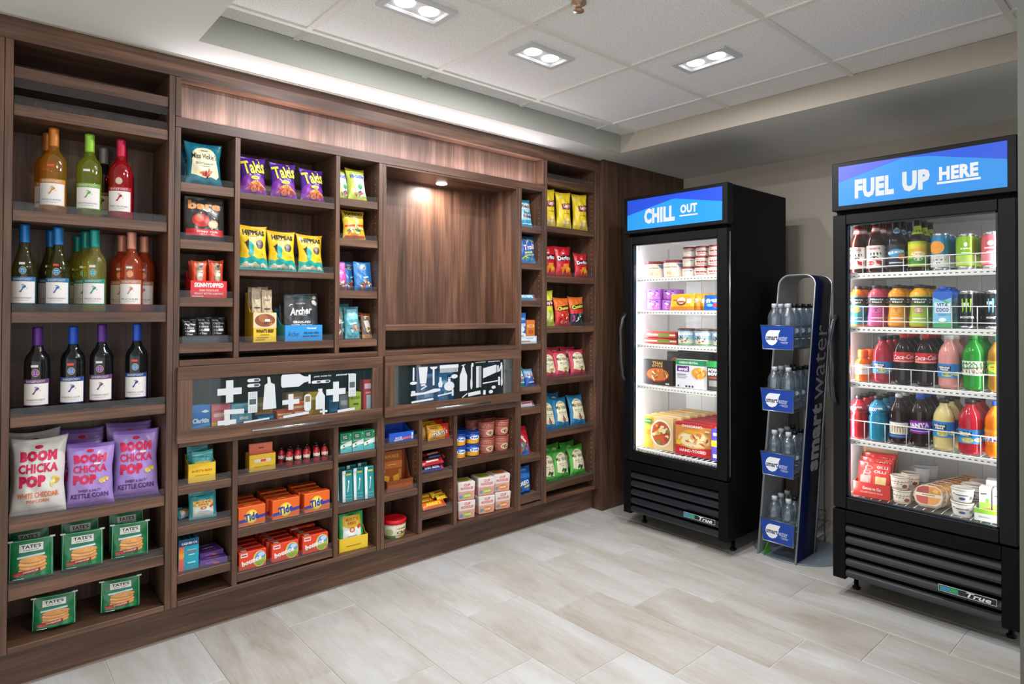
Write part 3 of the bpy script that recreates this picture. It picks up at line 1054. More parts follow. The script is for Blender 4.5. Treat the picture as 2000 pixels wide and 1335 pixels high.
# green price wedge left on the base plate
SIGNS = ((1.245, 1.118), (.908, .790), (.570, .448), (.215, .095))
drop = [(.30, .80), (.40, .80), (.66, .80), (.60, .66), (.575, .50), (.54, .34), (.47, .22), (.36, .16), (.25, .19), (.165, .31), (.135, .47), (.16, .63), (.22, .74)]
signart = [P(drop, 'eef1f4'), T('smart', .36, .475, .40, .20, '14275e', bold=.035), T('water', .735, .455, .30, .19, 'dfe5f2', bold=-.008), R(.77, .30, .26, .02, 'cdd6ea'), R(.79, .25, .20, .018, 'b9c6e2')]
BASK = []
for zt, zb in SIGNS:
    zf = zb + .004
    y0, y1 = 1.472, 1.622
    xf = 3.235
    xr = 3.255 + lean(zf) + .22
    w = MB()
    for z, gx_ in ((zt - .004, 0), (zb + .004, .012), ((zt + zb) / 2, .006)):
        w.tube([(xf + gx_, y0 - .008, z), (xr, y0 - .002, z + .004), (xr, y1 + .006, z + .004), (xf + gx_, y1 + .006, z)], .0024, 6, closed=True)
    for k in range(7):
        y = y0 + (y1 - y0) * k / 6
        w.tube([(xf + .014, y, zb + .002), (xr, y, zb + .004)], .0018, 5)
    for k in range(6):
        x = xf + .02 + (xr - xf - .02) * k / 5
        for y in (y0 - .005, y1 + .006):
            w.tube([(x, y, zb), (x, y, zt)], .0016, 5)
    bs = rk_part('wire_basket', dwire, w)
    pl = MB()
    pts = [(y1 + .012, zt), (y0 - .018, zt), (y0 - .010, zb), (y1 + .003, zb)]
    x0, x1 = xf - .006, xf - .002
    pl.add([(x0 + (.010 if z == zb else 0), y, z) for y, z in pts] + [(x1 + (.010 if z == zb else 0), y, z) for y, z in pts],
           [(0, 3, 2, 1), (4, 5, 6, 7), (0, 1, 5, 4), (1, 2, 6, 5), (2, 3, 7, 6), (3, 0, 4, 7)])
    sp_ = rk_part('blue_sign_plate', mat('0f3f9c', .4, name='blue_plate'), pl, bs)
    ed = MB().tube([(x0, y1 + .012, zt), (x0, y0 - .018, zt), (x0 + .010, y0 - .010, zb), (x0 + .010, y1 + .003, zb)], .003, 6, closed=True)
    rk_part('sign_edge', silver, ed, bs)
    Wm, Hm = .158, zt - zb
    print_on(lambda x, z, e: (x0 + .010 * (1 - z / Hm) - e - RB[0], y1 + .008 - x - RB[1], zb + z - RB[2]), signart, Wm, Hm, bs, 'sign_print', curved=False)
    BASK.append((xf, xr, y0, y1, zb + .007))
    # matching open wire tray on the back of the rack
    t = MB()
    xb = 3.262 + lean(zf) + .225
    for z in (zb + .01, zb + .07):
        t.tube([(xb, yR + .006, z), (3.70, yR + .02, z + .02), (3.70, yL - .02, z + .02), (xb, yL - .006, z)], .0022, 5, closed=True)
    for k in range(5):
        y = yR + .02 + (yL - yR - .04) * k / 4
        t.tube([(xb, y, zb + .01), (3.70, y, zb + .03)], .0018, 5)
        t.tube([(3.70, y, zb + .03), (3.70, y, zb + .09)], .0018, 5)
    rk_part('rear_wire_tray', dwire, t)
gw = MB()
gw.add([(0, 0, 0), (.075, -.01, 0), (.085, .02, 0), (.02, .006, .001), (.06, .0, .05), (.07, .012, .045)], [(0, 1, 4), (0, 4, 3), (3, 4, 5, 2), (1, 2, 5, 4), (0, 3, 2, 1)])
g = gw.build('price_wedge', mat('4aa62c', .4, name='green_card'), None, (0, 0, 0))
g.location = (3.256, 1.634, .0068)
tag(g, 'small green folded card wedge lying on the rack base plate', 'card')
# ================================================================== PRODUCT BUILDERS (origin at the bottom centre, front at -y)
def bag(name, w, h, d, bands, art, mode='pillow', pinch=.15, crimp=.04, seed=0):
    sd = seed * 1.7
    ears = .25 if mode == 'pouch' or pinch < .04 else 1.0
    def wid(v):
        if mode == 'pouch': return 1.0 - .02 * v
        return 1.0 - pinch * math.sin(PI * min(1, max(0, v))) ** .8 + (.012 * math.sin(15 * v + sd) if pinch > .05 else 0)
    def thick(u, v):
        vv = (v - crimp) / (1 - 2 * crimp)
        if vv <= 0 or vv >= 1: return .0012
        if mode == 'pouch':
            g = (.08 + .92 * (1 - vv) ** .75) * min(1, (vv / .07)) ** .5
        else:
            g = math.sin(PI * vv) ** .55 * (1.12 - .28 * vv)
        e = max(0, 1 - abs(u) ** 2.6) ** .75
        t = d / 2 * g * e
        k = h / .18
        wr = .0040 * k * (math.sin(8 * u + 3 * math.sin(4 * v + sd) + sd) * (math.exp(-(vv / .2) ** 2) + math.exp(-((1 - vv) / .2) ** 2)))
        wr += .0015 * k * math.sin(21 * v + 6 * u + sd) + .0009 * k * math.sin(13 * u - 9 * v + 2 * sd)
        wr *= e * min(1, g * 1.5)
        return max(.0012, t + wr)
    def bend(u, v):
        b = .0
        if v > 1 - crimp * 1.6: b = (v - (1 - crimp * 1.6)) * h * .35 * math.sin(2.2 * u + sd)
        return b
    def surf(x, z, e):
        u = 2 * x / w - 1
        v = z / h
        u = max(-1, min(1, u)); v = max(0, min(1, v))
        return (u * w / 2 * wid(v), -thick(u, v) + bend(u, v) - e, z + ears * h * max(0, v - .8) * 5 * (.012 * math.sin(1.7 * u + sd) + .030 * (u * u - .5)))
    nx, ny = 20, 32
    mb = MB()
    cols, mi = [], {}
    def band(v):
        c = bands[0][1]
        for v0, cc in bands:
            if v >= v0: c = cc
        if c not in mi:
            mi[c] = len(cols); cols.append(c)
        return mi[c]
    vs = []
    for s in (0, 1):
        for j in range(ny + 1):
            for i in range(nx + 1):
                u, v = 2 * i / nx - 1, j / ny
                x, y, z = surf((u + 1) * w / 2, v * h, 0)
                if s: y = thick(u, v) * (.85 if mode == 'pillow' else 1) + bend(u, v)
                vs.append((x, y, z))
    o = (nx + 1) * (ny + 1)
    mb.add(vs, [], 0)
    for s in (0, 1):
        for j in range(ny):
            m = band((j + .5) / ny)
            for i in range(nx):
                a = s * o + j * (nx + 1) + i
                f = (a, a + 1, a + nx + 2, a + nx + 1)
                mb.f.append(f if not s else f[::-1]); mb.m.append(m); mb.s.append(True)
    ring = [i for i in range(nx + 1)] + [(j + 1) * (nx + 1) - 1 for j in range(1, ny + 1)] + [ny * (nx + 1) + i for i in range(nx - 1, -1, -1)] + [j * (nx + 1) for j in range(ny - 1, 0, -1)]
    for a, b in zip(ring, ring[1:] + ring[:1]):
        mb.f.append((a, a + o, b + o, b)); mb.m.append(0); mb.s.append(True)
    root = mb.build(name, [film(c) for c in cols])
    if art: print_on(surf, art, w, h, root, eps=.0013, curved=max(.009, h / 22))
    return root


def pack(name, w, h, d, col, front=(), side=(), top=(), b=.0016, side_at='left', taper=0.0):
    mb = MB().box(-w / 2, w / 2, -d / 2, d / 2, 0, h, 0, b)
    if taper:
        mb.v = [(x * (1 - taper * (1 - z / h)), y * (1 - taper * (1 - z / h)), z) for x, y, z in mb.v]
    root = mb.build(name, card(col))
    def tp(z): return 1 - taper * (1 - z / h)
    if front: print_on(lambda x, z, e: ((x - w / 2) * tp(z) * .985, -d / 2 * tp(z) - e, z * .985 + .008 * h), list(front), w, h, root, curved=bool(taper))
    if side:
        s = -1 if side_at == 'left' else 1
        print_on(lambda x, z, e: (s * (w / 2 * tp(z) + e), -s * (d / 2 - x) * tp(z) * .98 if s > 0 else (d / 2 - x) * tp(z) * .98, z * .98 + .01 * h), list(side), d, h, root, 'side_print', curved=False)
    if top: print_on(lambda x, z, e: ((x - w / 2) * .98, (-d / 2 + z) * .98, h + e), list(top), w, d, root, 'top_print', curved=False)
    return root


def tray(name, w, h, d, col, front=(), hb=None, wall=.002, inner=None, side=()):
    """open display carton: low front, sides sloping up to a taller back"""
    hb = hb or h * 1.6
    x, y = w / 2, d / 2
    mb = MB()
    mb.box(-x, x, -y, y, 0, wall); mb.box(-x, x, -y, -y + wall, wall, h); mb.box(-x, x, y - wall, y, wall, hb)
    for s in (-1, 1):
        a, b = sorted((s * x, s * (x - wall)))
        pr = [(-y, wall), (y, wall), (y, hb), (-y * .2, h * 1.02), (-y, h)]
        n = len(pr)
        mb.add([(xx, yy, zz) for xx in (a, b) for yy, zz in pr], [(i, (i + 1) % n, (i + 1) % n + n, i + n) for i in range(n)] + [tuple(range(n))[::-1], tuple(range(n, 2 * n))])
    root = mb.build(name, card(col))
    if front: print_on(lambda xx, z, e: (xx - x, -y - e, z), list(front), w, h, root, curved=False)
    if side: print_on(lambda xx, z, e: (-x - e, y - xx, z), list(side), d, h, root, 'side_print', curved=False)
    return root


def rad_at(prof, z):
    for (r0, z0), (r1, z1) in zip(prof, prof[1:]):
        if z0 <= z <= z1 and z1 > z0:
            return r0 + (r1 - r0) * (z - z0) / (z1 - z0)
    return prof[-1][0]


def turned(name, prof, bodymat, cap=None, capcol=None, labels=(), seg=20, zones=(), mats=None, capname='cap'):
    """lathe-turned bottle, can, cup; cap = profile; labels = (z0, z1, colour, art, span_deg)"""
    mb = MB()
    if zones:
        cuts = [0] + [next(i for i, p in enumerate(prof) if p[1] >= z - 1e-6) for z, _ in zones[1:]] + [len(prof) - 1]
        ms = []
        for k, (z, m) in enumerate(zones):
            ms.append(m)
            mb.lathe(prof[cuts[k]:cuts[k + 1] + 1], seg, k, cap=(k == 0 or k == len(zones) - 1))
        root = mb.build(name, ms)
    else:
        root = mb.lathe(prof, seg).build(name, bodymat)
    if cap:
        MB().lathe(cap, 16).build(capname, capcol if not isinstance(capcol, str) else mat(capcol, .4, name='cap_plastic'), root)
    for k, (z0, z1, col, art, span) in enumerate(labels):
        n = max(2, int((z1 - z0) / .012))
        lp = [(rad_at(prof, z0 + (z1 - z0) * i / n) + .0005, z0 + (z1 - z0) * i / n) for i in range(n + 1)]
        lb = None
        if col:
            a = rad(span) / 2
            full = span >= 359
            lb = MB().lathe(lp, 24, cap=False, a0=(0 if full else -a), a1=(2 * PI if full else a)).build('label' if k == 0 else 'sticker', ink(col), root)
        if art:
            R_ = max(r for r, _ in lp)
            Wm = rad(min(span, 170)) * R_
            def sf(x, z, e, z0=z0, R_=R_, Wm=Wm):
                an = (x - Wm / 2) / R_
                r = rad_at(prof, z0 + z) + .0005 + e
                return (r * math.sin(an), -r * math.cos(an), z0 + z)
            print_on(sf, art, Wm, z1 - z0, lb or root, 'label_print')
    return root

_TG = {}
def tintglass(col, tr):
    k = (col, tr)
    if k not in _TG:
        c = lin(col)
        mx = max(c)
        _TG[k] = clearmat('bottle_glass', tuple(min(1, .18 + .8 * v / mx) for v in c), max(.04, .78 - 1.0 * tr), tuple(v * 1.1 for v in c), gloss=.12, rough=.03)
    return _TG[k]

def glassmat(col, tr=.55, rough=.06):
    return tintglass(col, tr)

def liquid(col, tr=.25):
    return mat(col, .10, 0, .15, 0, tr, spec=.35, name='drink_in_plastic')

# ------------------------------------------------------------------ wine
def claret(r, h):
    k = h / .31
    return [(0.001, .002), (r * .93, 0), (r, .006 * k), (r, .09 * k), (r, .178 * k), (r * .97, .192 * k), (r * .82, .208 * k), (r * .55, .222 * k), (.0165, .236 * k), (.0142, .247 * k), (.0142, .305 * k)]
def slope(r, h):
    k = h / .31
    return [(0.001, .002), (r * .93, 0), (r, .006 * k), (r, .13 * k), (r * .96, .15 * k), (r * .82, .175 * k), (r * .62, .20 * k), (r * .45, .222 * k), (.0155, .245 * k), (.0142, .305 * k)]
def wine(shape, body, tr, cap, band, var, seal, price, name='wine_bottle'):
    def f(w, h):
        r = w / 2
        pr = (claret if shape == 'c' else slope)(r, h)
        k = h / .31
        cp = [(.0152, .243 * k), (.0158, .247 * k), (.0156, .27 * k), (.0158, .272 * k), (.0156, .298 * k), (.0162, .30 * k), (.0162, .307 * k), (.014, .31 * k), (.001, .3105 * k)]
        z0, z1 = .028 * k, .123 * k
        if seal:
            zs = .148 * k
        art = [R(.5, .43, .88, .80, 'e9e4df'), R(.5, .92, .94, .12, band), T('BAREFOOT', .5, .915, .62, .085, 'd9d4cf', bold=.01), FOOT(.5, .57, .34, .36, band), T(var, .5, .22, .62, .06, '8a8088', bold=0), R(.5, .13, .4, .012, 'a39a9e')]
        ex = []
        if seal:
            ex.append((.131 * k, .160 * k, None, [E_(.5, .5, .34, .95, 'd3a04c'), E_(.5, .5, .29, .82, seal), LINE(.5, .62, .18, .16, 'e9e9ee', bold=.02), LINE(.5, .38, .18, .16, 'e9e9ee', bold=.02)], 100))
        if price:
            ex.append((.166 * k, .174 * k, None, [R(.46, .5, .30, 1, price)], 100))
        return turned(name, pr, glassmat(body, tr), cp, mat(cap, .35, .25, name='wine_capsule'), [(z0, z1, band, art, 136)] + ex, 24, capname='capsule')
    return f

# ------------------------------------------------------------------ drinks
def pet(r, h, waist=.94):
    return [(.001, .003), (r * .72, 0), (r * .98, .010), (r, .022), (r * waist, h * .26), (r * .97, h * .34), (r, h * .44), (r, h * .62), (r * .95, h * .70), (r * .72, h * .80), (r * .45, h * .87), (.0135, h * .905), (.0135, h * .93)]
def drink(liq, cap, lab, art, z0=.40, z1=.62, tr=.2, waist=.94, prof=None, name='drink_bottle', capr=.0148, full=360):
    def f(w, h):
        r = w / 2
        pr = prof(r, h) if prof else pet(r, h, waist)
        cp = [(capr, h * .915), (capr, h * .985), (capr * .9, h), (.001, h)]
        lb = [(h * z0, h * z1, lab, art, full)] if (lab or art) else []
        return turned(name, pr, liquid(liq, tr), cp, cap, lb, 20)
    return f
def juice(r, h):
    return [(.001, .003), (r * .9, 0), (r, .008), (r * .97, h * .25), (r * .84, h * .42), (r * .86, h * .5), (r * .95, h * .58), (r, h * .70), (r * .95, h * .80), (r * .70, h * .86), (.019, h * .89), (.019, h * .92)]
def straightb(r, h):
    return [(.001, .003), (r * .9, 0), (r, .008), (r * .98, h * .15), (r, h * .3), (r, h * .52), (r * .88, h * .58), (r * 1.0, h * .66), (r * .96, h * .74), (r * .7, h * .83), (.017, h * .88), (.017, h * .93)]
def beer(r, h):
    return [(.001, .003), (r * .93, 0), (r, .006), (r, h * .56), (r * .93, h * .62), (r * .6, h * .72), (.0145, h * .80), (.0128, h * .95), (.0128, h * .985)]
def lemon(r, h):
    return [(.001, .003), (r * .85, 0), (r, .012), (r * .98, h * .1), (r, h * .2), (r, h * .58), (r * .93, h * .68), (r * .72, h * .78), (r * .42, h * .86), (.017, h * .89), (.017, h * .93)]

def can(cols, art, name='drink_can'):
    def f(w, h):
        r = w / 2
        pr = [(.001, .004), (r * .78, .0), (r * .80, .002), (r, .010), (r, h * .2), (r, h * .5), (r, h * .86), (r, h - .014), (r * .84, h - .003), (r * .82, h), (r * .76, h - .003), (.001, h - .003)]
        alu = mat('c9ccd0', .25, .9, name='aluminium')
        mb = MB()
        mb.lathe(pr[:4], 20, 1); mb.lathe(pr[3:8], 20, 0, cap=False); mb.lathe(pr[7:], 20, 1)
        root = mb.build(name, [mat(cols, .25, .25, .3, name='can_lacquer'), alu])
        def sf(x, z, e):
            an = (x - rad(150) * r / 2) / r
            return ((r + e) * math.sin(an), -(r + e) * math.cos(an), .012 + z)
        if art: print_on(sf, art, rad(150) * r, h - .028, root)
        return root
    return f

def tub(body, lid, art, flare=.84, lidh=.10, name='tub', lidover=.003, span=150, seg=24, lidtop=None):
    def f(w, h):
        r = w / 2
        rb = r * flare
        hl = h * (1 - lidh)
        pr = [(.001, .002), (rb * .96, 0), (rb, .003), (rb + (r - rb) * .5, hl * .5), (r - lidover, hl)]
        cp = [(r - lidover, hl - .001), (r, hl), (r, h - .002), (r - .003, h), (r * .9, h), (r * .88, h - .002), (.001, h - .002)]
        root = turned(name, pr, mat(body, .4, name='tub_wall'), cp, mat(lid, .4, name='tub_lid'), [(.004, hl - .004, None, art, span)] if art else [], seg, capname='lid')
        return root
    return f

# ------------------------------------------------------------------ kinds
K = {}
def kind(key, f, name=None): K[key] = f

WHT, CRM = 'ecebe6', 'eee2bd'
kind('wine_amber', wine('c', 'b58a2c', .55, 'c9772c', 'c98a35', 'MOSCATO', None, 'e2542c'))
kind('wine_lime', wine('c', '98a23a', .6, '8fc53a', '6ea23a', 'SAUVIGNON', None, 'e4e4dd'))
kind('wine_red', wine('c', '9c1420', .25, 'c3173f', 'a8172f', 'RED BLEND', 'c9b0a0', None))
kind('wine_blue_white', wine('s', '2f2f14', .15, '1c6fb4', '2c6ea0', 'CHARDONNAY', '2a86c0', 'e4e4dd'))
kind('wine_blue_white_red', wine('s', '2f2f14', .15, '1c74b6', '2c6ea0', 'CHARDONNAY', '2a86c0', 'e2442c'))
kind('wine_teal', wine('c', 'a3a05a', .6, '1d8f86', '1f8f78', 'MOSCATO', '2fa4b4', 'e4e4dd'))
kind('wine_rose', wine('c', 'c25a34', .5, 'd08a74', 'b98060', 'ROSE', 'd98a5a', 'e4e4dd'))
kind('wine_purple', wine('c', '0d1012', .05, '5a2a86', '6b3f74', 'CABERNET', '7a4a9c', 'd9d9d6'))
kind('wine_blue', wine('c', '0d1012', .05, '1f4fb8', '2c4a8a', 'MERLOT', '4f86c0', 'e2442c'))
kind('wine_dark', wine('c', '141214', .05, '9a9a94', '3a2a2c', 'MALBEC', None, None))

# large popcorn bags
def pop(base, dark, txt, fl1, fl2, seed):
    art = [E_(.5, .885, .16, .055, 'c8204e'), T('BOOM', .5, .76, .70, .14, 'd11c50', bold=.085), T('CHICKA', .5, .60, .76, .12, 'd11c50', bold=.045), T('POP', .39, .435, .52, .155, 'd11c50', bold=.085),
           B(.80, .42, .22, .12, ['e8c95a', 'f1e2a4', 'd9a93c'], 7, .5, seed), T(fl1, .5, .255, .78 if fl2 == 'POPCORN' else .5, .07 if fl2 == 'POPCORN' else .04, txt, bold=.02), T(fl2, .5, .175, .40 if fl2 == 'POPCORN' else .80, .04 if fl2 == 'POPCORN' else .075, txt, bold=.02), R(.66, .675, .14, .03, 'e9e2e4')]
    return lambda w, h: bag('popcorn_bag', w, h, .075, [(0, dark), (.07, base), (.93, dark)], art, seed=seed, pinch=.12)
kind('pop_white', pop('dcd9d3', 'd2cfc8', 'e2762a', 'WHITE CHEDDAR', 'POPCORN', 3))
kind('pop_purple', pop('a98cd0', '8a66b8', '4a2a6a', 'SWEET & SALTY', 'KETTLE CORN', 5))

def cookie(w, h):
    g, g2 = '0e7a45', '0a5f37'
    fr = [R(.5, .965, .94, .008, 'cfe6d6'), R(.03, .5, .012, .93, 'cfe6d6'), R(.97, .5, .012, .93, 'cfe6d6'), R(.5, .04, .94, .008, 'cfe6d6'),
          R(.5, .79, .54, .185, 'e4e6df'), T("TATE'S", .5, .815, .44, .085, '1c1c1c', bold=.03), T('BAKE SHOP', .5, .735, .34, .03, '4a4a44', bold=.01),
          R(.5, .645, .60, .05, '167a64', 3), R(.5, .59, .62, .05, 'cfe9e6', 3)]
    for k in range(4):
        fr += [E_(.53 + .02 * (k % 2), .26 + .08 * k, .62, .16, 'b9743a'), E_(.53 + .02 * (k % 2), .275 + .08 * k, .60, .14, ('e2ab68', 'd99a55')[k % 2])]
        fr += [B(.53, .275 + .08 * k, .5, .09, ['6b3a20', 'c98648'], 6, .1, k)]
    fr += [R(.42, .23, .58, .09, '7c2220', 5), R(.24, .20, .24, .07, 'b23a38', 5), T('CHOCOLATE CHIP', .50, .245, .34, .04, 'e8d6c8', 5), LINE(.24, .10, .26, .03, 'd9e6da', bold=0)]
    root = bag('cookie_bag', w, h, .062, [(0, g)], fr, mode='pouch', crimp=.02, seed=2)
    for s in (-1, 1): MB().box(s * w * .47 - .008, s * w * .47 + .008, -.004, .004, h * .955, h * 1.0, 0, .001).build('white_tab', mat('dfe3df', .5, name='tin_tie'), root)
    return root
kind('cookie', cookie)

def vickie(c, c2, flav, blob, seed):
    art = [E_(.5, .62, .74, .52, CRM), P([(.15, .62), (.85, .62), (.93, .24), (.84, .16), (.66, .20), (.5, .17), (.30, .21), (.12, .24)], CRM), T('Miss Vickie\'s', .5, .665, .74, .135, '1d1a18', bold=.02, sh=.12),
           R(.5, .80, .18, .02, '3a6a66'), T(flav, .5, .495, .52, .055, '2c7f78', bold=.03), LINE(.5, .43, .36, .025, '7a6a40', bold=.0), B(.55, .27, .34, .13, blob, 6, .6, seed), R(.56, .51, .16, .035, 'eceade')]
    return lambda w, h: bag('chip_bag', w, h, .055, [(0, c), (.08, c2), (.92, c)], art, seed=seed)
kind('chip_teal', vickie('1a6f88', '1f7d92', 'SEA SALT & VINEGAR', ['c8553f', 'd9734f', '7a2a3a'], 1))
kind('chip_rose', vickie('b8384e', 'c9485c', 'LIME & PEPPER', ['7a6a2c', '3a3a30', 'd9c36a'], 2))
kind('chip_green', vickie('3a9a34', '4fb043', 'JALAPENO', ['1f6a3a', '2f7a44', '14502c'], 4))
kind('chip_blue', vickie('21709c', '2a7fae', 'SALT & VINEGAR', ['7a3a52', 'd08a7a', '4a2a3a'], 6))

def bare(w, h):
    art = [T('bare', .5, .80, .80, .20, 'e59a55', bold=.05), E_(.40, .46, .42, .30, 'c8352c'), E_(.36, .50, .22, .16, 'e0604a'), P([(.38, .58), (.30, .60), (.36, .54), (.48, .53)], '5d8a3c'), E_(.70, .38, .26, .18, 'e6b072', 30), E_(.70, .38, .18, .10, 'f2d9a4', 30), R(.5, .185, .90, .15, 'c9222a'), T('crispy reds', .55, .205, .52, .065, 'f0d9d2', bold=.02), T('APPLE CHIPS', .55, .145, .36, .03, 'e8b8b0', bold=.01), R(.52, .69, .13, .035, 'e6e4dc', -25)]
    return bag('snack_pouch', w, h, .05, [(0, '33312f')], art, mode='pouch', seed=7)
kind('bare', bare)
def skinny(w, h):
    return bag('snack_pouch', w, h, .035, [(0, 'e2502a')], [E_(.52, .66, .46, .62, 'b9a68c'), B(.52, .72, .40, .38, ['d9c9a8', '8a7058', 'c9b28a', '5a4636'], 14, .3, 3), R(.55, .60, .30, .10, 'eceae4'), T('SKINNYDIPPED', .5, .30, .8, .10, 'f3e6df', bold=.04)], seed=3)
kind('skinny', skinny)
kind('skinny_tray', lambda w, h: tray('display_box', w, h, .10, 'd92a30', [T('SKINNYDIPPED', .5, .74, .80, .28, 'f2e9e4', bold=.05), T('DARK CHOCOLATE', .5, .43, .52, .12, 'f0cfc8', bold=.02), T('PEANUT BUTTER ALMONDS', .5, .24, .78, .12, 'f0cfc8', bold=.02), R(.2, .07, .3, .07, 'e8b0a8')]))
def darkbar(w, h):
    art = [T('Sea Salt', .30, .88, .4, .06, 'd9d9d6', bold=.01), T('+ Egg Whites', .5, .74, .78, .085, 'e0e0dc', bold=.02), T('+ Almonds', .45, .60, .64, .075, 'e0e0dc', bold=.02), T('+ Cashews', .45, .46, .64, .075, 'e0e0dc', bold=.02), T('+ Dates', .40, .33, .50, .075, 'e0e0dc', bold=.02), R(.62, .47, .38, .10, 'e9e9e4'), R(.5, .1, .5, .05, 'b9895a')]
    return bag('bar_pouch', w, h, .028, [(0, '26282c')], art, seed=9, pinch=.03)
kind('darkbar', darkbar)
kind('dark_tray', lambda w, h: tray('display_box', w, h, .15, '34363c', [R(.5, .5, .96, .06, '4a4c54')], hb=h * 3.6))
def takis(w, h):
    art = [P([(0, .36), (.22, .52), (.45, .42), (.62, .50), (1, .40), (1, 0), (0, 0)], '7a2f9a')]
    for k in range(9):
        a = (k - 4) * 13
        art.append(R(.58 + .06 * (k - 4), .20 + .02 * (k % 3), .055, .26, ('d9762c', 'c2452c', 'e6a03c')[k % 3], a))
    art += [B(.55, .20, .62, .26, ['e08a3c', 'd2543a', 'f0b84c', 'b93a44', '8fb040'], 16, .24, 4), E_(.52, .42, .36, .10, 'f0d93c', 4), LINE(.52, .42, .24, .045, '4a2a6a', 4, bold=.03),
            T('Takis', .50, .71, .90, .36, 'f4e243', 9, bold=.028), E_(.66, .94, .12, .05, 'c7cf3c'), R(.64, .72, .12, .07, 'd0d4d8', 10)]
    return bag('chip_bag', w, h, .05, [(0, '5a2a92'), (.10, '4c2488')], art, seed=11)
kind('takis', takis)
def hipp(w, h):
    art = [P([(0, 0), (1, 0), (1, .20), (.85, .27), (.6, .24), (.4, .30), (.2, .24), (0, .28)], '1fa398'), P([(.05, .12), (.2, .18), (.35, .12), (.5, .17), (.65, .11), (.8, .16), (.95, .10), (.95, .05), (.05, .05)], 'e9d9b4'),
           P([(.30, .62), (.40, .60), (.46, .50), (.44, .34), (.34, .28), (.26, .34), (.27, .48), (.22, .56)], '22a99c'), P([(.08, .66), (.15, .60), (.22, .62), (.30, .68), (.26, .56), (.30, .40), (.22, .46), (.18, .56)], '3c2a2c'),
           E_(.70, .56, .30, .20, '4f4046'), E_(.68, .60, .18, .10, '8a7a78'), T('HIPPEAS', .52, .83, .78, .13, '2b2a28', bold=.05), R(.72, .72, .14, .035, 'e9e4cf'), LINE(.45, .745, .4, .02, '5a4a20', bold=0), E_(.82, .36, .12, .06, 'd9b83c'), R(.36, .11, .16, .05, 'f0ece0')]
    return bag('chip_bag', w, h, .055, [(0, '1f9a90'), (.06, 'ecc21f'), (.90, 'e0a81e')], art, seed=13)
kind('hippeas', hipp)
kind('beef_box', lambda w, h: tray('display_box', w, h, .13, 'e9c02a', [R(.5, .74, 1, .52, 'dcc9a4'), E_(.50, .74, .88, .44, '8a4f2c'), E_(.42, .82, .40, .26, 'a8683c'), B(.6, .66, .5, .3, ['6b3a20', 'b9784a'], 7, .3, 4), R(.60, .74, .22, .09, 'eceae6'), T("WHAT'S BEEF", .5, .38, .76, .12, '2c2418', bold=.04), R(.5, .25, .4, .02, '7a6420'), R(.4, .16, .5, .02, '8a7424'), R(.3, .09, .4, .02, '8a7424')], hb=h * 1.7))
kind('beef_bar', lambda w, h: bag('bar_pouch', w, h, .02, [(0, 'cdbb9c')], [LINE(.5, .62, .7, .06, '3a3a34', bold=.02), B(.5, .42, .7, .22, ['a8683c', 'c98a50', '7a4628'], 9, .4, 2), R(.5, .80, .5, .02, '8a7c64')], seed=15, pinch=.02))
kind('jerky_tray', lambda w, h: tray('display_box', w, h, .15, '2a8fd2', [T('Archer', .22, .45, .30, .34, '14466e', bold=0, sh=.2), T('Original', .70, .78, .25, .16, 'e9f2f7', bold=.03), T('GRASS-FED', .70, .50, .42, .13, '14466e', bold=.03), T('BEEF JERKY', .70, .28, .46, .13, '14466e', bold=.03)], hb=h * 2.0))
def jerky(w, h):
    art = [T('COUNTRY', .48, .78, .28, .03, 'b9b9b4', bold=.01), T('Archer', .48, .62, .66, .16, 'e6e6e2', 6, bold=.03, sh=.25), T('PROVISIONS', .48, .53, .36, .025, 'b9b9b4', bold=.01), T('GRASS-FED', .50, .38, .52, .055, 'e6e6e2', bold=.04), T('BEEF JERKY', .50, .30, .62, .06, 'e6e6e2', bold=.04), R(.5, .93, .6, .02, '2a6a7c'), R(.5, .22, .4, .04, '2a6f8c'), B(.90, .84, .2, .22, ['cfc9bc', '8a8478', 'b0a898'], 7, .5, 6)]
    return bag('snack_pouch', w, h, .03, [(0, '303438')], art, mode='pouch', seed=17)
kind('jerky', jerky)
kind('hichew', lambda w, h: bag('candy_bag', w, h, .045, [(0, 'c9b83a'), (.07, 'b9c84a'), (.9, 'c9c04c')], [P([(.25, .82), (1, .82), (1, .15), (.45, .12), (.30, .4)], 'dfe6ea'), T('HI-CHEW', .55, .73, .80, .12, '26479c', bold=.06), T('HI-CHEW', .55, .73, .78, .10, '3560b8', bold=.02), E_(.60, .40, .26, .17, '2f9a4c'), B(.52, .22, .66, .20, ['c8454c', '7a3a86', 'e0a83c', '6fae4a'], 10, .35, 5), R(.60, .56, .3, .05, 'a8d0e2')], seed=19))
kind('gummy', lambda w, h: bag('candy_bag', w, h, .05, [(0, 'b88a1c'), (.06, 'd9b22c'), (.92, 'c9a024')], [P([(.05, .62), (.5, .70), (.95, .62), (.95, .88), (.05, .88)], 'dcbc3a'), T('HARIBO', .5, .87, .80, .13, '1d1a1a', bold=.06), T('Goldbears', .54, .745, .60, .07, '2c3a6a', bold=.03, sh=.1), R(.5, .46, .92, .06, 'c2342c', 4), B(.5, .30, .80, .30, ['3f8f4a', 'd8dcd4', 'd2452c', '1f6a44', 'e0902c', 'f0ece0'], 20, .24, 8), R(.5, .10, .9, .05, 'c93a2c', 2)], seed=21))
kind('nuts_blue', lambda w, h: bag('snack_pouch', w, h, .035, [(0, '1c5f98'), (.08, '1f6cae')], [E_(.5, .80, .36, .20, '9aa7b4'), B(.5, .80, .28, .15, ['c9d0d8', '5a6a7c'], 6, .5, 2), R(.62, .46, .26, .05, 'bcd8ea', 12), B(.5, .20, .86, .30, ['b98a5a', '7a4a30', 'a83a34', 'e2c79a', '5a3a2c'], 18, .28, 3)], mode='pouch', seed=23))
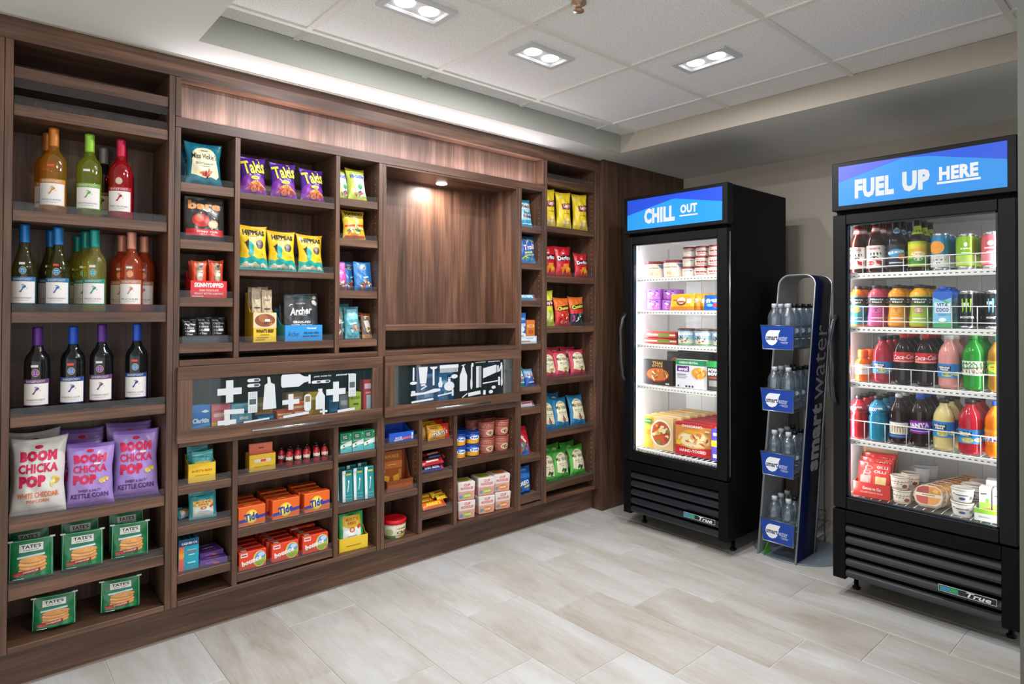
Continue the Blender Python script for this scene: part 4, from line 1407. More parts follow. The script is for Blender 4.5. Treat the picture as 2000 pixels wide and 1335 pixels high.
kind('nuts_pink', lambda w, h: bag('snack_pouch', w, h, .035, [(0, '8a4a6a'), (.30, 'c94aa0')], [E_(.5, .62, .5, .2, 'e08ac4'), LINE(.5, .62, .5, .07, 'f2dcea', bold=.03), B(.5, .18, .86, .28, ['b98a5a', '7a4a30', 'd9c9b0', '5a3a2c'], 16, .28, 5)], mode='pouch', seed=25))
kind('fish_bag', lambda w, h: bag('snack_pouch', w, h, .035, [(0, '5aa8b4'), (.80, '4a94a4')], [P([(.1, .55), (.9, .62), (.85, .92), (.15, .9)], '86c9d0'), LINE(.5, .74, .5, .06, 'e6f0f0', bold=.02), B(.55, .30, .7, .20, ['d97a4a', '4a8a94', 'bcd8d8', 'e0a070'], 12, .35, 3), R(.5, .46, .5, .05, 'cfe6e6', 10)], seed=27, pinch=.03))
kind('nut_bar', lambda w, h: bag('bar_pouch', w, h, .022, [(0, 'b98a4a'), (.16, '6a5a52'), (.80, '8a4a2c')], [R(.5, .55, .5, .3, 'c9c2b4', 8), LINE(.5, .86, .6, .06, 'e9dcc0', bold=.03), B(.5, .33, .6, .2, ['c9a878', '7a5a3c', 'e2d0a8'], 9, .4, 2)], seed=29, pinch=.02))
kind('red_bar', lambda w, h: bag('bar_pouch', w, h, .022, [(0, '8a3a34'), (.55, 'c9a49a'), (.75, 'd2603c')], [B(.5, .3, .7, .3, ['c9a878', '7a3a3c', 'e2d0a8'], 9, .4, 2), R(.5, .62, .4, .12, 'e9e4dc')], seed=31, pinch=.02))

def med_box(col, front): return lambda w, h: pack('medicine_box', w, h, .05, col, front)
kind('med_blue', med_box('2a72c4', [P([(0, 0), (1, 0), (1, .14), (.5, .26), (0, .16)], '3f9a3c'), E_(.7, .08, .5, .1, 'd9d23c'), P([(0, .22), (1, .34), (1, .44), (0, .34)], '4fa0e0'), T('Claritin', .5, .52, .86, .16, 'eef3f8', bold=.05, sh=.1), P([(.5, .8), (.75, .86), (.95, .80), (.75, .76)], 'e9f1f8')]))
kind('med_pink', med_box('e8747c', [P([(0, 0), (1, 0), (1, .42), (0, .42)], 'e8c23a'), R(.5, .66, .8, .12, 'f0d0b4'), R(.4, .80, .5, .06, 'c94a5c'), R(.7, .22, .4, .18, 'eceadf')]))
kind('med_teal', med_box('7fb2c4', [P([(0, 0), (1, 0), (1, .40), (0, .30)], '1f4f9c'), LINE(.5, .72, .7, .16, '2a5f9c', bold=.04), R(.6, .5, .4, .1, 'e9eef0'), R(.5, .18, .5, .08, 'd9e23c')]))
kind('med_orange', med_box('e2642c', [R(.5, .78, .9, .10, 'f0c9a4'), LINE(.5, .55, .8, .18, 'f4ece4', bold=.04), R(.5, .2, .8, .12, 'c94a24')]))
kind('med_tan', med_box('d2a25c', [R(.5, .8, .8, .14, 'eeddb4'), R(.5, .56, .7, .1, 'c9803c'), R(.5, .3, .8, .2, 'e0b878')]))
kind('med_gold', med_box('c9a02a', [R(.5, .8, .8, .1, 'e2c45c'), R(.5, .5, .6, .16, 'a87f1c'), R(.5, .16, .8, .14, 'e6d29a')]))
kind('med_navy', med_box('1f5a8c', [R(.5, .86, .9, .10, '4f9ab8'), R(.5, .45, .7, .12, '3f7aa8')]))
kind('med_lime', med_box('c2c83a', [R(.5, .8, .8, .12, '7fa03a'), LINE(.55, .55, .5, .16, '4a6a2c', bold=.04), R(.5, .25, .7, .2, 'dfe27c')]))
kind('med_grey', med_box('8c9094', [R(.5, .7, .7, .2, 'c9ccce'), R(.5, .3, .6, .1, 'c2552c')]))
kind('med_red', med_box('c8323c', [R(.5, .84, .9, .14, 'e6c9cc'), R(.55, .35, .6, .5, 'bcc2cc'), R(.5, .66, .7, .05, 'e2a0a4')]))
kind('care_blue', med_box('1f5fa8', [R(.5, .82, .8, .12, '5f9ad8'), R(.3, .5, .2, .7, '2f7ac4'), R(.6, .3, .5, .1, '86b8e2')]))
kind('care_cyan', med_box('2a7fc0', [R(.5, .7, .8, .1, 'a8cfe6'), B(.5, .4, .7, .3, ['5fa4dc', '1f5a9c', 'bfe0f0'], 8, .3, 3)]))

kind('wipe_tray', lambda w, h: tray('display_box', w, h, .10, 'edc22c', [T('BURT\'S BEES', .5, .60, .74, .12, 'c9701c', bold=.03), LINE(.5, .36, .6, .07, 'b98a1c', bold=.01)], hb=h * 1.3))
wipeart0 = [R(.5, .88, .9, .05, '8fd2d4', 6), R(.45, .80, .8, .04, '2a8a92', -5), R(.5, .5, .74, .80, 'e9ece6'), P([(.13, .92), (.87, .92), (.87, .66), (.5, .54), (.13, .66)], 'eebc2c'), T("BURT'S", .5, .82, .5, .075, 'b5481c', bold=.03), T('BEES', .5, .71, .36, .075, 'b5481c', bold=.03), E_(.5, .53, .22, .15, 'd2502a'), E_(.5, .53, .14, .10, 'eccaa4'), R(.5, .36, .4, .025, '8a9aa0'), R(.5, .29, .5, .02, 'a8b2b4'), R(.80, .60, .18, .09, 'd9562c', 40)]
wipeart = wipeart0[2:]
def sq(it):
    it = list(it)
    if it[0] == 'p': it[1] = [(x, y * .70) for x, y in it[1]]
    else:
        i = 3 if it[0] == 't' else 2
        it[i] *= .70; it[i + 2] *= .70
    return tuple(it)
kind('wipe_pack', lambda w, h: bag('wipe_pack', w, h, .04, [(0, '3aa0a8'), (.1, '4ab2b8')], wipeart0[:2] + [sq(i) for i in wipeart], seed=33, pinch=.04, crimp=.09))
kind('wipe_green', lambda w, h: bag('wipe_pack', w, h, .03, [(0, '2f9a4c'), (.1, '3aa85a')], wipeart + [R(.5, .95, .24, .025, '1d4a2c')], seed=34, pinch=.01, crimp=.02))
kind('bees_tray', lambda w, h: tray('display_box', w, h, .075, 'eec930', [LINE(.5, .36, .56, .14, 'a87f1c', bold=.01)], hb=h * 1.75))
kind('hydration_box', lambda w, h: pack('drink_mix_box', w, h, .06, '18a0b4', [R(.5, .90, 1, .20, '1d3f7c'), R(.13, .40, .26, .80, 'e06a5c'), E_(.13, .52, .26, .26, 'f0a83c'), E_(.13, .66, .24, .2, 'e88a34'), T('LIQUID I.V.', .55, .88, .80, .085, 'eef3f6', bold=.04), R(.64, .66, .44, .03, '7fd0da'), R(.64, .60, .5, .03, 'c94a6c'), R(.64, .50, .3, .03, 'bfe6ea'), R(.64, .24, .4, .06, '8fdde4')], top=[R(.22 + .26 * k, .5, .16, .8, '1a2f5c') for k in range(3)]))
kind('purple_box', lambda w, h: pack('flat_carton', w, h, .11, '5a3a86', [R(.4, .5, .4, .3, '8a5ab4'), R(.6, .3, .2, .3, 'd2603c')], top=[R(.5, .5, .9, .8, '4a2f74'), LINE(.5, .5, .5, .18, 'c9b4e2', 0, bold=.02), R(.5, .2, .5, .08, 'b0563c'), R(.4, .85, .6, .1, '9a96a4')]))
kind('bees_box', lambda w, h: tray('display_box', w, h, .06, 'edc42c', [R(.5, .74, 1, .05, 'e0b428'), R(.5, .62, .62, .22, 'e9dcc8'), R(.53, .62, .2, .15, 'e2542c'), T("BURT'S BEES", .5, .26, .6, .10, 'c08a1c', bold=.01)], hb=h * 1.05))
kind('coral_card', lambda w, h: pack('backer_card', w, h, .012, 'e8775c', [R(.5, .82, .24, .04, '5a2c24'), P([(.1, .2), (.5, .5), (.9, .2), (.9, .05), (.1, .05)], 'e8b8a0'), R(.5, .92, .9, .02, 'f0907a')]))
def energy(w, h):
    r = w / 2
    pr = [(.001, .002), (r * .9, 0), (r, .004), (r, h * .62), (r * .9, h * .70), (r * .55, h * .80), (r * .5, h * .86)]
    return turned('energy_shot', pr, mat('c0202a', .25, 0, .4, name='red_sleeve'), [(r * .55, h * .85), (r * .56, h * .97), (r * .4, h), (.001, h)], '1c1a1a', [(h * .22, h * .58, None, [R(.5, .62, .72, .52, 'e8e2da'), LINE(.5, .68, .56, .2, '2c2420', 8, bold=.03), R(.5, .12, .9, .16, '2c2422'), E_(.74, .3, .3, .3, '8f9a34')], 160)], 14)
kind('energy', energy)
kind('tide', lambda w, h: pack('detergent_box', w, h, .045, 'e8641c', [P([(0, .18), (1, .36), (1, .52), (0, .34)], '23409a'), E_(.48, .47, .46, .72, 'f0c92c'), E_(.48, .47, .36, .56, 'f6e25c'), T('Tide', .48, .46, .52, .42, '1d3f9c', 10, bold=.05, sh=.1), R(.5, .06, .9, .05, 'f08a3c')], top=[R(.5, .5, .9, .5, 'c23a1c'), R(.4, .5, .3, .2, 'e0902c')]))
kind('bounce', lambda w, h: pack('dryer_sheet_box', w, h, .04, 'e2411e', [E_(.76, .48, .50, .92, 'f0d24a'), E_(.78, .56, .40, .66, '5f9ad0'), P([(.56, .40), (.98, .52), (.96, .22), (.76, .06), (.6, .16)], '9ab83a'), E_(.82, .72, .24, .24, 'bcd4ec'), T('bounce', .46, .46, .76, .30, 'f2e9e4', 11, bold=.06, sh=.1), R(.18, .84, .26, .22, 'e9d6d2'), R(.18, .84, .20, .08, 'c9302c')], top=[R(.5, .5, .9, .6, 'b82a1c'), R(.2, .5, .2, .5, 'c9c2bc')]))
kind('mint_box', lambda w, h: pack('tissue_box', w, h, .05, '2aa06c', [P([(0, .40), (1, .62), (1, .34), (.5, .30), (0, .20)], 'e6ece8'), R(.40, .80, .58, .26, '1d4f3c'), T('SOFT', .40, .84, .4, .08, 'e2efe6', bold=.03), T('CARE', .40, .75, .4, .07, 'e2efe6', bold=.03), R(.4, .56, .6, .05, 'c9b4c8'), P([(0, .0), (1, 0), (1, .26), (.6, .34), (.3, .18), (0, .24)], '5fc4c4'), E_(.3, .36, .16, .1, '4a8a5c'), R(.9, .9, .1, .05, 'e9f2ec')]))
def toothbrush(w, h):
    root = pack('toothbrush_pack', w, h, .032, '1f8a8c', [R(.16, .5, .26, .98, 'dfe6e8'), P([(.06, .90), (.12, 1), (.34, 1), (.34, .90)], 'eef3f4'), R(.62, .87, .5, .05, 'd9c93c'), R(.60, .94, .5, .03, '14505c'), R(.58, .48, .07, .34, 'd9e6e6', -8), E_(.62, .64, .12, .10, 'eef3f2'), R(.5, .2, .9, .01, '8fd0d0'), R(.55, .10, .6, .03, '5fb8b8')])
    return root
kind('toothbrush', toothbrush)
kind('blue_tray', lambda w, h: tray('display_box', w, h * .55, .12, '1d55c4', [T('RICE', .38, .42, .26, .2, 'e6eef8', 4, bold=.04), T('KRISPIES', .38, .2, .34, .2, 'e6eef8', 4, bold=.04), R(.72, .34, .34, .26, 'e26a8a', 4), R(.92, .5, .06, .7, 'd9e4f2')], hb=h))
kind('orange_backer', lambda w, h: tray('display_box', w, h * .30, .09, '7a3a14', [R(.5, .5, .9, .3, '9a4a1c')], hb=h))
def awake(w, h):
    return pack('display_card', w, h, .006, 'a85a1c', [R(.5, .62, 1, .2, 'd2742c'), T('AWAKE', .5, .86, .66, .10, 'e2a53c', bold=.03), LINE(.52, .62, .4, .04, 'f0c98a', bold=.02), P([(.1, .36), (.42, .30), (.40, .16), (.14, .12)], 'e2b03c'), P([(.90, .36), (.58, .30), (.60, .16), (.86, .12)], 'e2b03c'), E_(.1, .46, .22, .13, 'dcdcd6'), E_(.1, .46, .1, .06, '8a8a8a'), R(.90, .34, .12, .26, 'c98a4c')])
kind('awake_card', awake)
kind('gold_bar', lambda w, h: bag('candy_bar', w, h, .016, [(0, 'd9922c')], [R(.5, .5, .5, .4, 'b8701c'), R(.3, .5, .1, .6, 'f0c87a')], seed=35, pinch=.02, crimp=.08))
kind('red_lid_tub', tub('e3ddd0', 'd2141c', [R(.25, .5, .4, .9, 'e9e6d2'), R(.72, .5, .5, 1, 'e6d8b4'), T('HORMEL', .70, .72, .36, .12, '3a2c2c', bold=.03), T('Chili', .70, .40, .40, .26, '4a1f1a', bold=.05), B(.72, .14, .5, .26, ['d9a02c', 'a8682c', '6f8a3a'], 9, .4, 1), E_(.25, .5, .26, .5, 'b9c07a'), R(.25, .1, .4, .2, '5a7a4a')], .86, .22, 'soup_tub'))
kind('mms', lambda w, h: bag('candy_bag', w, h, .05, [(0, 'e6a31c')], [P([(.62, 1), (1, 1), (1, 0), (.76, 0)], 'd2342a'), T("m&m's", .50, .45, .72, .36, '2c1a14', 6, bold=.09), T("m&m's", .50, .45, .70, .33, 'f0e6dc', 6, bold=.02), B(.3, .78, .4, .3, ['e6c23c', '5fa03c', 'c2452c'], 6, .4, 2), LINE(.24, .76, .3, .10, '6a3a14', bold=.02)], seed=37, pinch=.03, crimp=.06))
def stickbar(cols, txt, tcol, name='candy_bar', d=.022):
    return lambda w, h: bag(name, w, h, d, [(0, cols)], [T(txt, .48, .52, .62, .5, tcol, bold=.05, sh=.15) if txt else LINE(.48, .52, .62, .6, tcol), R(.9, .5, .1, .8, 'c9302c')], seed=39, pinch=.01, crimp=.05)
kind('bar_blue', stickbar('2a2f7c', 'BABY RUTH', 'e6e2ea'))
kind('bar_white', stickbar('d6d2d4', '', '2a3f8a'))
kind('bar_dark', stickbar('2c1a1c', '', '4a86d0'))
kind('bar_red', stickbar('b8242c', '', 'f0e6e4'))
kind('bar_orange', stickbar('e8701c', "REESE'S", 'f4d83a', d=.03))
kind('bar_yellow', stickbar('e6c92c', '', 'c23a1c', d=.03))
kind('bar_cyan', stickbar('2f9ac4', 'RICE KRISPIES', 'e6f0f4', d=.03))
kind('bar_scarlet', stickbar('d23a34', '', 'f2dca4'))
kind('bar_pale', stickbar('dcdce4', '', 'c23a4c'))
kind('mac_cup', tub('1f4fb0', '1c479c', [P([(0, .0), (1, .0), (1, .42), (.5, .5), (0, .42)], 'e59a1c'), P([(.2, .1), (.8, .1), (.75, .4), (.3, .42)], 'f0bb3a'), E_(.62, .62, .56, .44, 'e6e9ee'), T('Kraft', .62, .64, .40, .22, '2a5fb4', bold=.05), R(.2, .8, .24, .12, '5f8ad0')], .84, .08, 'pasta_cup'))
kind('oat_cup', tub('b9685a', '9a5346', [R(.5, .80, 1, .28, 'a35a4c'), LINE(.5, .80, .6, .12, 'e2c2b0', bold=.02), R(.5, .56, 1, .04, 'c98a70'), E_(.66, .34, .44, .44, 'e2cfb0'), E_(.66, .34, .32, .30, '9a6a48'), B(.66, .34, .26, .24, ['c2a078', '7a4a34'], 6, .4, 1), R(.2, .3, .2, .2, 'b9705c')], .80, .07, 'oatmeal_cup'))
def noodle(c, c2, t):
    return lambda w, h: pack('noodle_pack', w, h, w * .96, 'dcc9bc', [R(.5, .74, .96, .46, 'e6ddd8'), T('CUP', .52, .84, .36, .15, 'd2545c', bold=.05), T('NOODLES', .52, .66, .74, .15, 'd2545c', bold=.05), R(.5, .25, .98, .44, c), E_(.55, .25, .56, .30, c2), T(t, .55, .25, .42, .12, 'f0ead8', bold=.03), E_(.16, .22, .2, .2, '5a9ac0')],
                             side=[R(.5, .74, .96, .46, 'd9cdc8'), T('NOODLES', .5, .70, .6, .12, 'c9545c', bold=.05), R(.5, .25, .98, .44, c)], top=[E_(.5, .5, .7, .7, c2), R(.5, .86, .7, .10, 'e2a8a0')], taper=.10, b=.006)
kind('noodle_lime', noodle('d99a94', 'a3b02c', 'CHICKEN'))
kind('noodle_orange', noodle('dfa083', 'd9803a', 'SHRIMP'))

def snackbag(bands, art, seed, name='candy_bag', d=.05, **k): return lambda w, h: bag(name, w, h, d, bands, art, seed=seed, **k)
kind('welch', snackbag([(0, '3a9ac4'), (.25, '9acfdc'), (.86, '2f8aa4')], [P([(.05, .62), (.95, .62), (.95, .84), (.05, .84)], 'd9e6e8'), T("Welch's", .52, .73, .84, .14, '1d2a34', bold=.05), T('Fruit', .5, .50, .5, .09, '2c3a44', bold=.02), T('Snacks', .58, .38, .62, .11, '1d2a34', bold=.03), B(.3, .40, .36, .18, ['c8554c', 'd9a04c', '7a4a9a'], 6, .5, 2), R(.5, .12, .7, .04, 'bfe2ee')], 41))
kind('trolli', snackbag([(0, '2a8fcf'), (.18, '1c5fb4'), (.85, '1f4f74')], [T('Trolli', .56, .58, .74, .22, '3a2a5c', 8, bold=.09), T('Trolli', .56, .58, .72, .20, 'f2d9ea', 8, bold=.04), T('SOUR', .5, .38, .5, .08, 'd9e23c', 6, bold=.05), T('CRAWLERS', .55, .29, .6, .06, 'c9d24c', 6, bold=.04), B(.5, .80, .8, .18, ['e06aa4', '5fc04a', 'e6a03c', '3ab0d0'], 10, .25, 3), B(.45, .16, .7, .14, ['5fc04a', 'd9d23c', 'e06a5c'], 8, .3, 4)], 43))
kind('cyan_bag', snackbag([(0, '2aa4c4'), (.55, '8accd6'), (.85, '4a9aac')], [E_(.5, .5, .6, .3, 'd9e8ea'), B(.5, .42, .6, .22, ['e9e2d0', 'c94a5c', '3a6aa8'], 8, .35, 2), R(.5, .2, .6, .06, 'd2eef2')], 45))
kind('blue_small', snackbag([(0, '3a5fb4'), (.5, '8fb8d8'), (.85, '5a8ab0')], [B(.5, .5, .8, .5, ['dfe8ee', 'c94a5c', '3a6aa8', 'd9c38a'], 14, .28, 4), R(.5, .2, .6, .06, 'e2e8f2')], 46))
kind('skittles', snackbag([(0, 'c8202c')], [P([(0, 0), (.9, 0), (.75, .34), (.3, .44), (0, .38)], '3a7ac4'), B(.4, .22, .7, .34, ['e6c23c', '4fa04a', 'e2702c', '7a3a9a', 'd23a34'], 14, .26, 3), T('Skittles', .42, .66, .80, .13, 'f0e9e4', -50, bold=.05)], 47, pinch=.0))
kind('oreo', snackbag([(0, '1b62c2'), (.85, '1a57ac')], [P([(0, .62), (1, .55), (1, .72), (0, .8)], '3a86dc'), T('OREO', .46, .40, .70, .18, '12306a', 8, bold=.10), T('OREO', .46, .40, .68, .16, 'eef2f6', 8, bold=.05), T('mini', .66, .28, .40, .09, 'e9d24a', 8, bold=.05), E_(.2, .2, .22, .14, '2c2422'), E_(.5, .88, .5, .06, '4f9ae6')], 49, mode='pouch'))
kind('blue_carton', lambda w, h: pack('snack_carton', w, h, .05, '2363b8', [R(.5, .60, .9, .10, 'bcd4ec'), E_(.5, .46, .7, .2, 'e6e9ee'), R(.5, .8, .7, .08, '7fb0e2'), P([(0, 0), (1, 0), (1, .3), (.5, .36), (0, .28)], 'dfe6ec'), E_(.5, .18, .5, .14, '7a4a3c')]))
kind('orange_carton', lambda w, h: pack('snack_carton', w, h, .045, 'd2702c', [R(.5, .74, .8, .12, 'e9c08a'), LINE(.5, .74, .6, .08, 'a8341c', bold=.03), E_(.5, .48, .6, .2, 'b8541c'), P([(0, 0), (1, 0), (1, .3), (.5, .22), (0, .3)], '7a3f2c'), E_(.5, .16, .5, .16, 'e2c9a4')]))
kind('pale_tray', lambda w, h: tray('display_box', w, h, .09, 'c9d6e0', [R(.5, .5, .9, .5, 'dfe8ee'), R(.4, .3, .5, .16, 'b08a6a'), R(.6, .7, .4, .12, '8fb0cf')], hb=h * 1.2))
kind('lays', snackbag([(0, 'd9b41c'), (.07, 'ecd024'), (.93, 'd9b82a')], [E_(.62, .60, .56, .22, 'e8b83c'), P([(.28, .66), (.98, .70), (.98, .52), (.28, .50)], '8a2440'), T("Lay's", .64, .60, .52, .12, 'f2e9ea', 4, bold=.05), B(.5, .18, .7, .2, ['e2b85a', 'f0d98a', 'd9c2a4'], 9, .4, 2), R(.3, .86, .2, .05, 'e9e2c4', 20), R(.6, .40, .4, .02, 'b8902c')], 51, 'chip_bag', .06))
kind('lays_lemon', snackbag([(0, 'b9c83a'), (.2, 'dfe04a'), (.93, 'cfd034')], [P([(.1, .68), (.95, .72), (.95, .56), (.1, .54)], '8a2440'), T("Lay's", .54, .63, .6, .12, 'f2e9ea', 4, bold=.05), B(.5, .28, .7, .3, ['d9d98a', 'a8c04a', 'f0eaa4'], 9, .4, 2)], 53, 'chip_bag', .06))
kind('doritos', snackbag([(0, 'a8161f'), (.07, 'c21c28'), (.93, 'a8202a')], [P([(.05, .50), (.97, .56), (.92, .72), (.08, .64)], '2c1418'), T('Doritos', .50, .605, .84, .14, 'f0eef0', 4, bold=.05), P([(.28, .78), (.55, .92), (.6, .72)], 'd94a4c'), P([(.34, .40), (.72, .44), (.62, .12)], 'e0922c'), P([(.20, .30), (.5, .38), (.36, .06)], 'd97f24'), P([(.55, .32), (.88, .30), (.76, .08)], 'eaa83c'), R(.42, .75, .14, .04, 'e9e6e2')], 55, 'chip_bag', .055))
kind('cheetos', snackbag([(0, 'c2202a'), (.30, 'd2362a'), (.55, 'e2702a'), (.93, 'd2612a')], [P([(.08, .66), (.92, .74), (.88, .56), (.1, .50)], '2c1a14'), T('Cheetos', .50, .62, .80, .13, 'f0d24a', 6, bold=.05), B(.5, .26, .84, .40, ['c8302c', 'e26a3c', 'a81c24', 'd94a34', 'f0d9d0'], 20, .22, 6)], 57, 'chip_bag', .055))
kind('cheetos_hot', snackbag([(0, '2c2a34'), (.40, 'd2302a'), (.62, 'e2702a'), (.93, 'd2612a')], [P([(.08, .68), (.92, .76), (.88, .58), (.1, .54)], '2c1a14'), T('Cheetos', .50, .65, .80, .13, 'd9e04a', 8, bold=.05), B(.5, .24, .84, .40, ['2c2a34', 'd9dcd4', '3a8a4a', 'b04a9a', '1f2028'], 20, .22, 7)], 58, 'chip_bag', .055))

# freezer goods
icecream = [R(.5, .5, 1, 1, 'e9dcc8'), P([(0, .82), (1, .82), (1, .96), (0, .96)], 'e2d4be'), T('Haagen-Dazs', .44, .70, .60, .12, '7a3034', bold=.03), P([(.70, .95), (1, .95), (1, .62), (.84, .70)], '7a86b0'), E_(.5, .26, .5, .34, 'ecd6ac'), B(.5, .26, .4, .26, ['f0e6d0', 'd9b98a'], 5, .5, 1)]
kind('ice_tub', tub('e6d8c4', '8a3238', icecream, .88, .14, 'ice_cream_tub'))
icesm = [R(.5, .5, 1, 1, 'ebe0d0'), T('Haagen', .45, .80, .5, .12, '7a3034', bold=.02), P([(.2, .60), (.8, .66), (.9, .4), (.3, .34)], 'a8343a'), E_(.6, .5, .4, .2, '8a4a34'), R(.5, .16, .5, .12, 'c9443c')]
kind('ice_small', tub('e9dfd2', '96343a', icesm, .90, .16, 'ice_cream_tub'))
kind('ice_small_plain', tub('e9dfd2', '96343a', [T('Haagen', .45, .72, .5, .14, '7a6a8a', bold=.02), E_(.7, .76, .2, .2, '8a96c0'), E_(.4, .3, .36, .3, 'ecdcc0')], .90, .16, 'ice_cream_tub'))
kind('purple_stack', lambda w, h: pack('ice_cream_carton', w, h, .10, 'a85ac0', [R(.5, .5, .9, .84, 'b670cc'), B(.5, .5, .84, .74, ['d98ae0', '8a4ab0', 'e05a9a', 'c9a4e6', 'e6dcf0'], 16, .3, 3), R(.5, .80, .7, .14, '6a2f9a'), LINE(.5, .80, .4, .09, 'f0e6f4', bold=.03)]))
kind('sandwich', lambda w, h: bag('ice_cream_wrapper', w, h, .018, [(0, 'd9822c'), (.22, 'e8b41f')], [E_(.48, .52, .42, .52, '7a3a24'), E_(.48, .58, .36, .40, 'f0e2c8'), R(.48, .50, .30, .10, 'c2452c'), E_(.8, .55, .2, .3, 'f0e9dc'), LINE(.2, .6, .2, .14, 'c2301c', bold=.03)], seed=61, pinch=.02, crimp=.05))
kind('blue_pack', lambda w, h: bag('ice_cream_wrapper', w, h, .03, [(0, '1f5fc0')], [T('fruit', .5, .64, .8, .28, 'e9eef6', 6, bold=.05), E_(.66, .3, .4, .26, 'd2343c'), E_(.3, .3, .3, .2, '6ab0e6')], seed=62, pinch=.02, crimp=.05))
kind('red_tray', lambda w, h: pack('frozen_tray_pack', w, h, .14, 'b53a2e', [R(.5, .5, 1, .3, 'e0d0b4'), R(.6, .5, .4, .6, '7a8a3a')], top=[R(.5, .5, .86, .80, 'c8483a'), R(.5, .82, .86, .14, '5f8f3a'), E_(.4, .42, .4, .4, 'e0a46a'), T('BOWL', .72, .4, .26, .16, 'f0e2d4', bold=.03)]))
kind('ben_tub', tub('c9dbe6', '5a4038', [R(.5, .5, 1, 1, '8fbcd8'), P([(0, 0), (1, 0), (1, .36), (.5, .48), (0, .36)], 'c9d0b4'), B(.36, .46, .60, .60, ['c8504c', 'e9e6dc', '3a3a3a', '8a5a3a'], 12, .24, 2), R(.5, .8, .8, .2, 'e6e6e0'), LINE(.5, .8, .6, .12, '2c3a5a', bold=.02), R(.5, .04, 1, .08, '6a9a4a')], .90, .12, 'ice_cream_tub'))
kind('thai_box', lambda w, h: pack('frozen_meal_box', w, h, .04, '2c2420', [E_(.5, .40, .80, .60, '7a2c1c'), E_(.5, .42, .74, .50, 'c86a34'), B(.5, .42, .74, .48, ['e2b06a', 'd2703c', 'b8402c', '6f8a3a', 'f0d9a4'], 28, .16, 3), T('THAI', .5, .88, .34, .12, 'd9a45c', bold=.05), T('STYLE', .5, .76, .36, .08, 'd9a45c', bold=.04), R(.84, .07, .12, .06, 'c9c4bc')]))
kind('dark_meal', lambda w, h: pack('frozen_meal_box', w, h, .05, '2b2b2a', [E_(.22, .55, .34, .6, '8a6a30'), B(.22, .55, .3, .5, ['d9a44c', '8fa03c', 'c2602c'], 10, .3, 3), LINE(.42, .7, .06, .2, 'dedcd6', bold=.02)] + [E_(.50 + .08 * k, .62, .04, .2, 'a8452c') for k in range(6)]))
kind('evol_box', lambda w, h: pack('frozen_meal_box', w, h, .04, 'e3e1e4', [R(.5, .905, 1, .19, '23925a'), T('CARBON NEUTRAL', .42, .90, .62, .08, 'e6f0e8', bold=.04), R(.24, .68, .40, .20, '6a2a7c'), T('evol', .24, .67, .30, .13, 'f0e9f2', bold=.05), E_(.76, .54, .54, .48, 'dcd6d0'), E_(.76, .55, .48, .40, 'e0a03c'), B(.76, .55, .46, .36, ['e9b65c', 'd28a34', 'f2d08a'], 16, .24, 3), R(.2, .48, .3, .03, '7a7a80'), R(.22, .42, .34, .02, '9a9aa0'), R(.2, .36, .28, .02, '9a9aa0'), E_(.36, .07, .07, .07, '6a2a7c'), E_(.46, .07, .07, .07, '6a2a7c'), E_(.56, .07, .07, .07, '6a2a7c'), E_(.1, .07, .06, .06, '4a4a4a')]))
kind('power_box', lambda w, h: pack('frozen_meal_box', w, h, .04, '3a4038', [R(.5, .90, 1, .2, '2f9a4c'), T('POWER', .45, .70, .8, .11, 'eceae6', bold=.06), T('BOWL', .40, .57, .7, .11, 'eceae6', bold=.06), R(.4, .44, .6, .05, 'b8402c'), R(.4, .25, .6, .2, '8a8a84')]))
kind('bowl_box', lambda w, h: pack('frozen_meal_box', w, h, .045, 'e6c489', [R(.18, .5, .36, 1, 'e9a932'), E_(.62, .50, .70, .86, 'ece2d0'), E_(.62, .50, .60, .74, 'c2582c'), B(.62, .50, .58, .72, ['e2a04c', 'c8502c', 'efd08a', '7a8a3a', 'b83a2c', 'f0dca8'], 30, .2, 4), R(.19, .83, .26, .16, '3f8a3c'), T('Healthy', .19, .84, .2, .05, 'e6f0e0', bold=.03), R(.17, .55, .26, .02, 'c8862c'), R(.17, .50, .26, .02, 'c8862c'), R(.17, .44, .26, .02, 'c8862c'), R(.68, .72, .1, .05, 'eceae4')], top=[R(.5, .5, .9, .5, 'e0c9a0'), R(.3, .5, .3, .3, 'd9a03c')]))
kind('pizza_box', lambda w, h: pack('frozen_pizza_box', w, h, .045, 'b51f28', [P([(0, .26), (1, .26), (1, .92), (0, .92)], 'd2883c'), E_(.52, .50, .92, .56, 'e2b06a'), E_(.52, .50, .84, .46, 'efd9a4'), B(.52, .50, .82, .44, ['f2e2b8', 'd9803c', 'e2a05c', 'c8552c'], 24, .18, 2), P([(0, 0), (1, 0), (1, .30), (.5, .20), (0, .30)], 'c8242e'), E_(.46, .74, .42, .12, 'e0a02c'), E_(.10, .38, .14, .16, 'eab82c'), T('DIGIORNO', .48, .91, .56, .08, 'f0e0d4', bold=.04), T('HAND-TOSSED', .5, .15, .74, .09, 'f2e6e0', bold=.03), R(.90, .80, .12, .05, 'dcd2c8')], top=[R(.5, .5, .9, .6, '8a2a2c')]))
kind('violet_box', lambda w, h: pack('frozen_meal_box', w, h, .04, '5a4ab0', [R(.5, .55, 1, .2, 'e8c93a'), R(.5, .15, .8, .12, 'dcdce6'), R(.5, .85, .8, .1, 'c9c4d6')]))

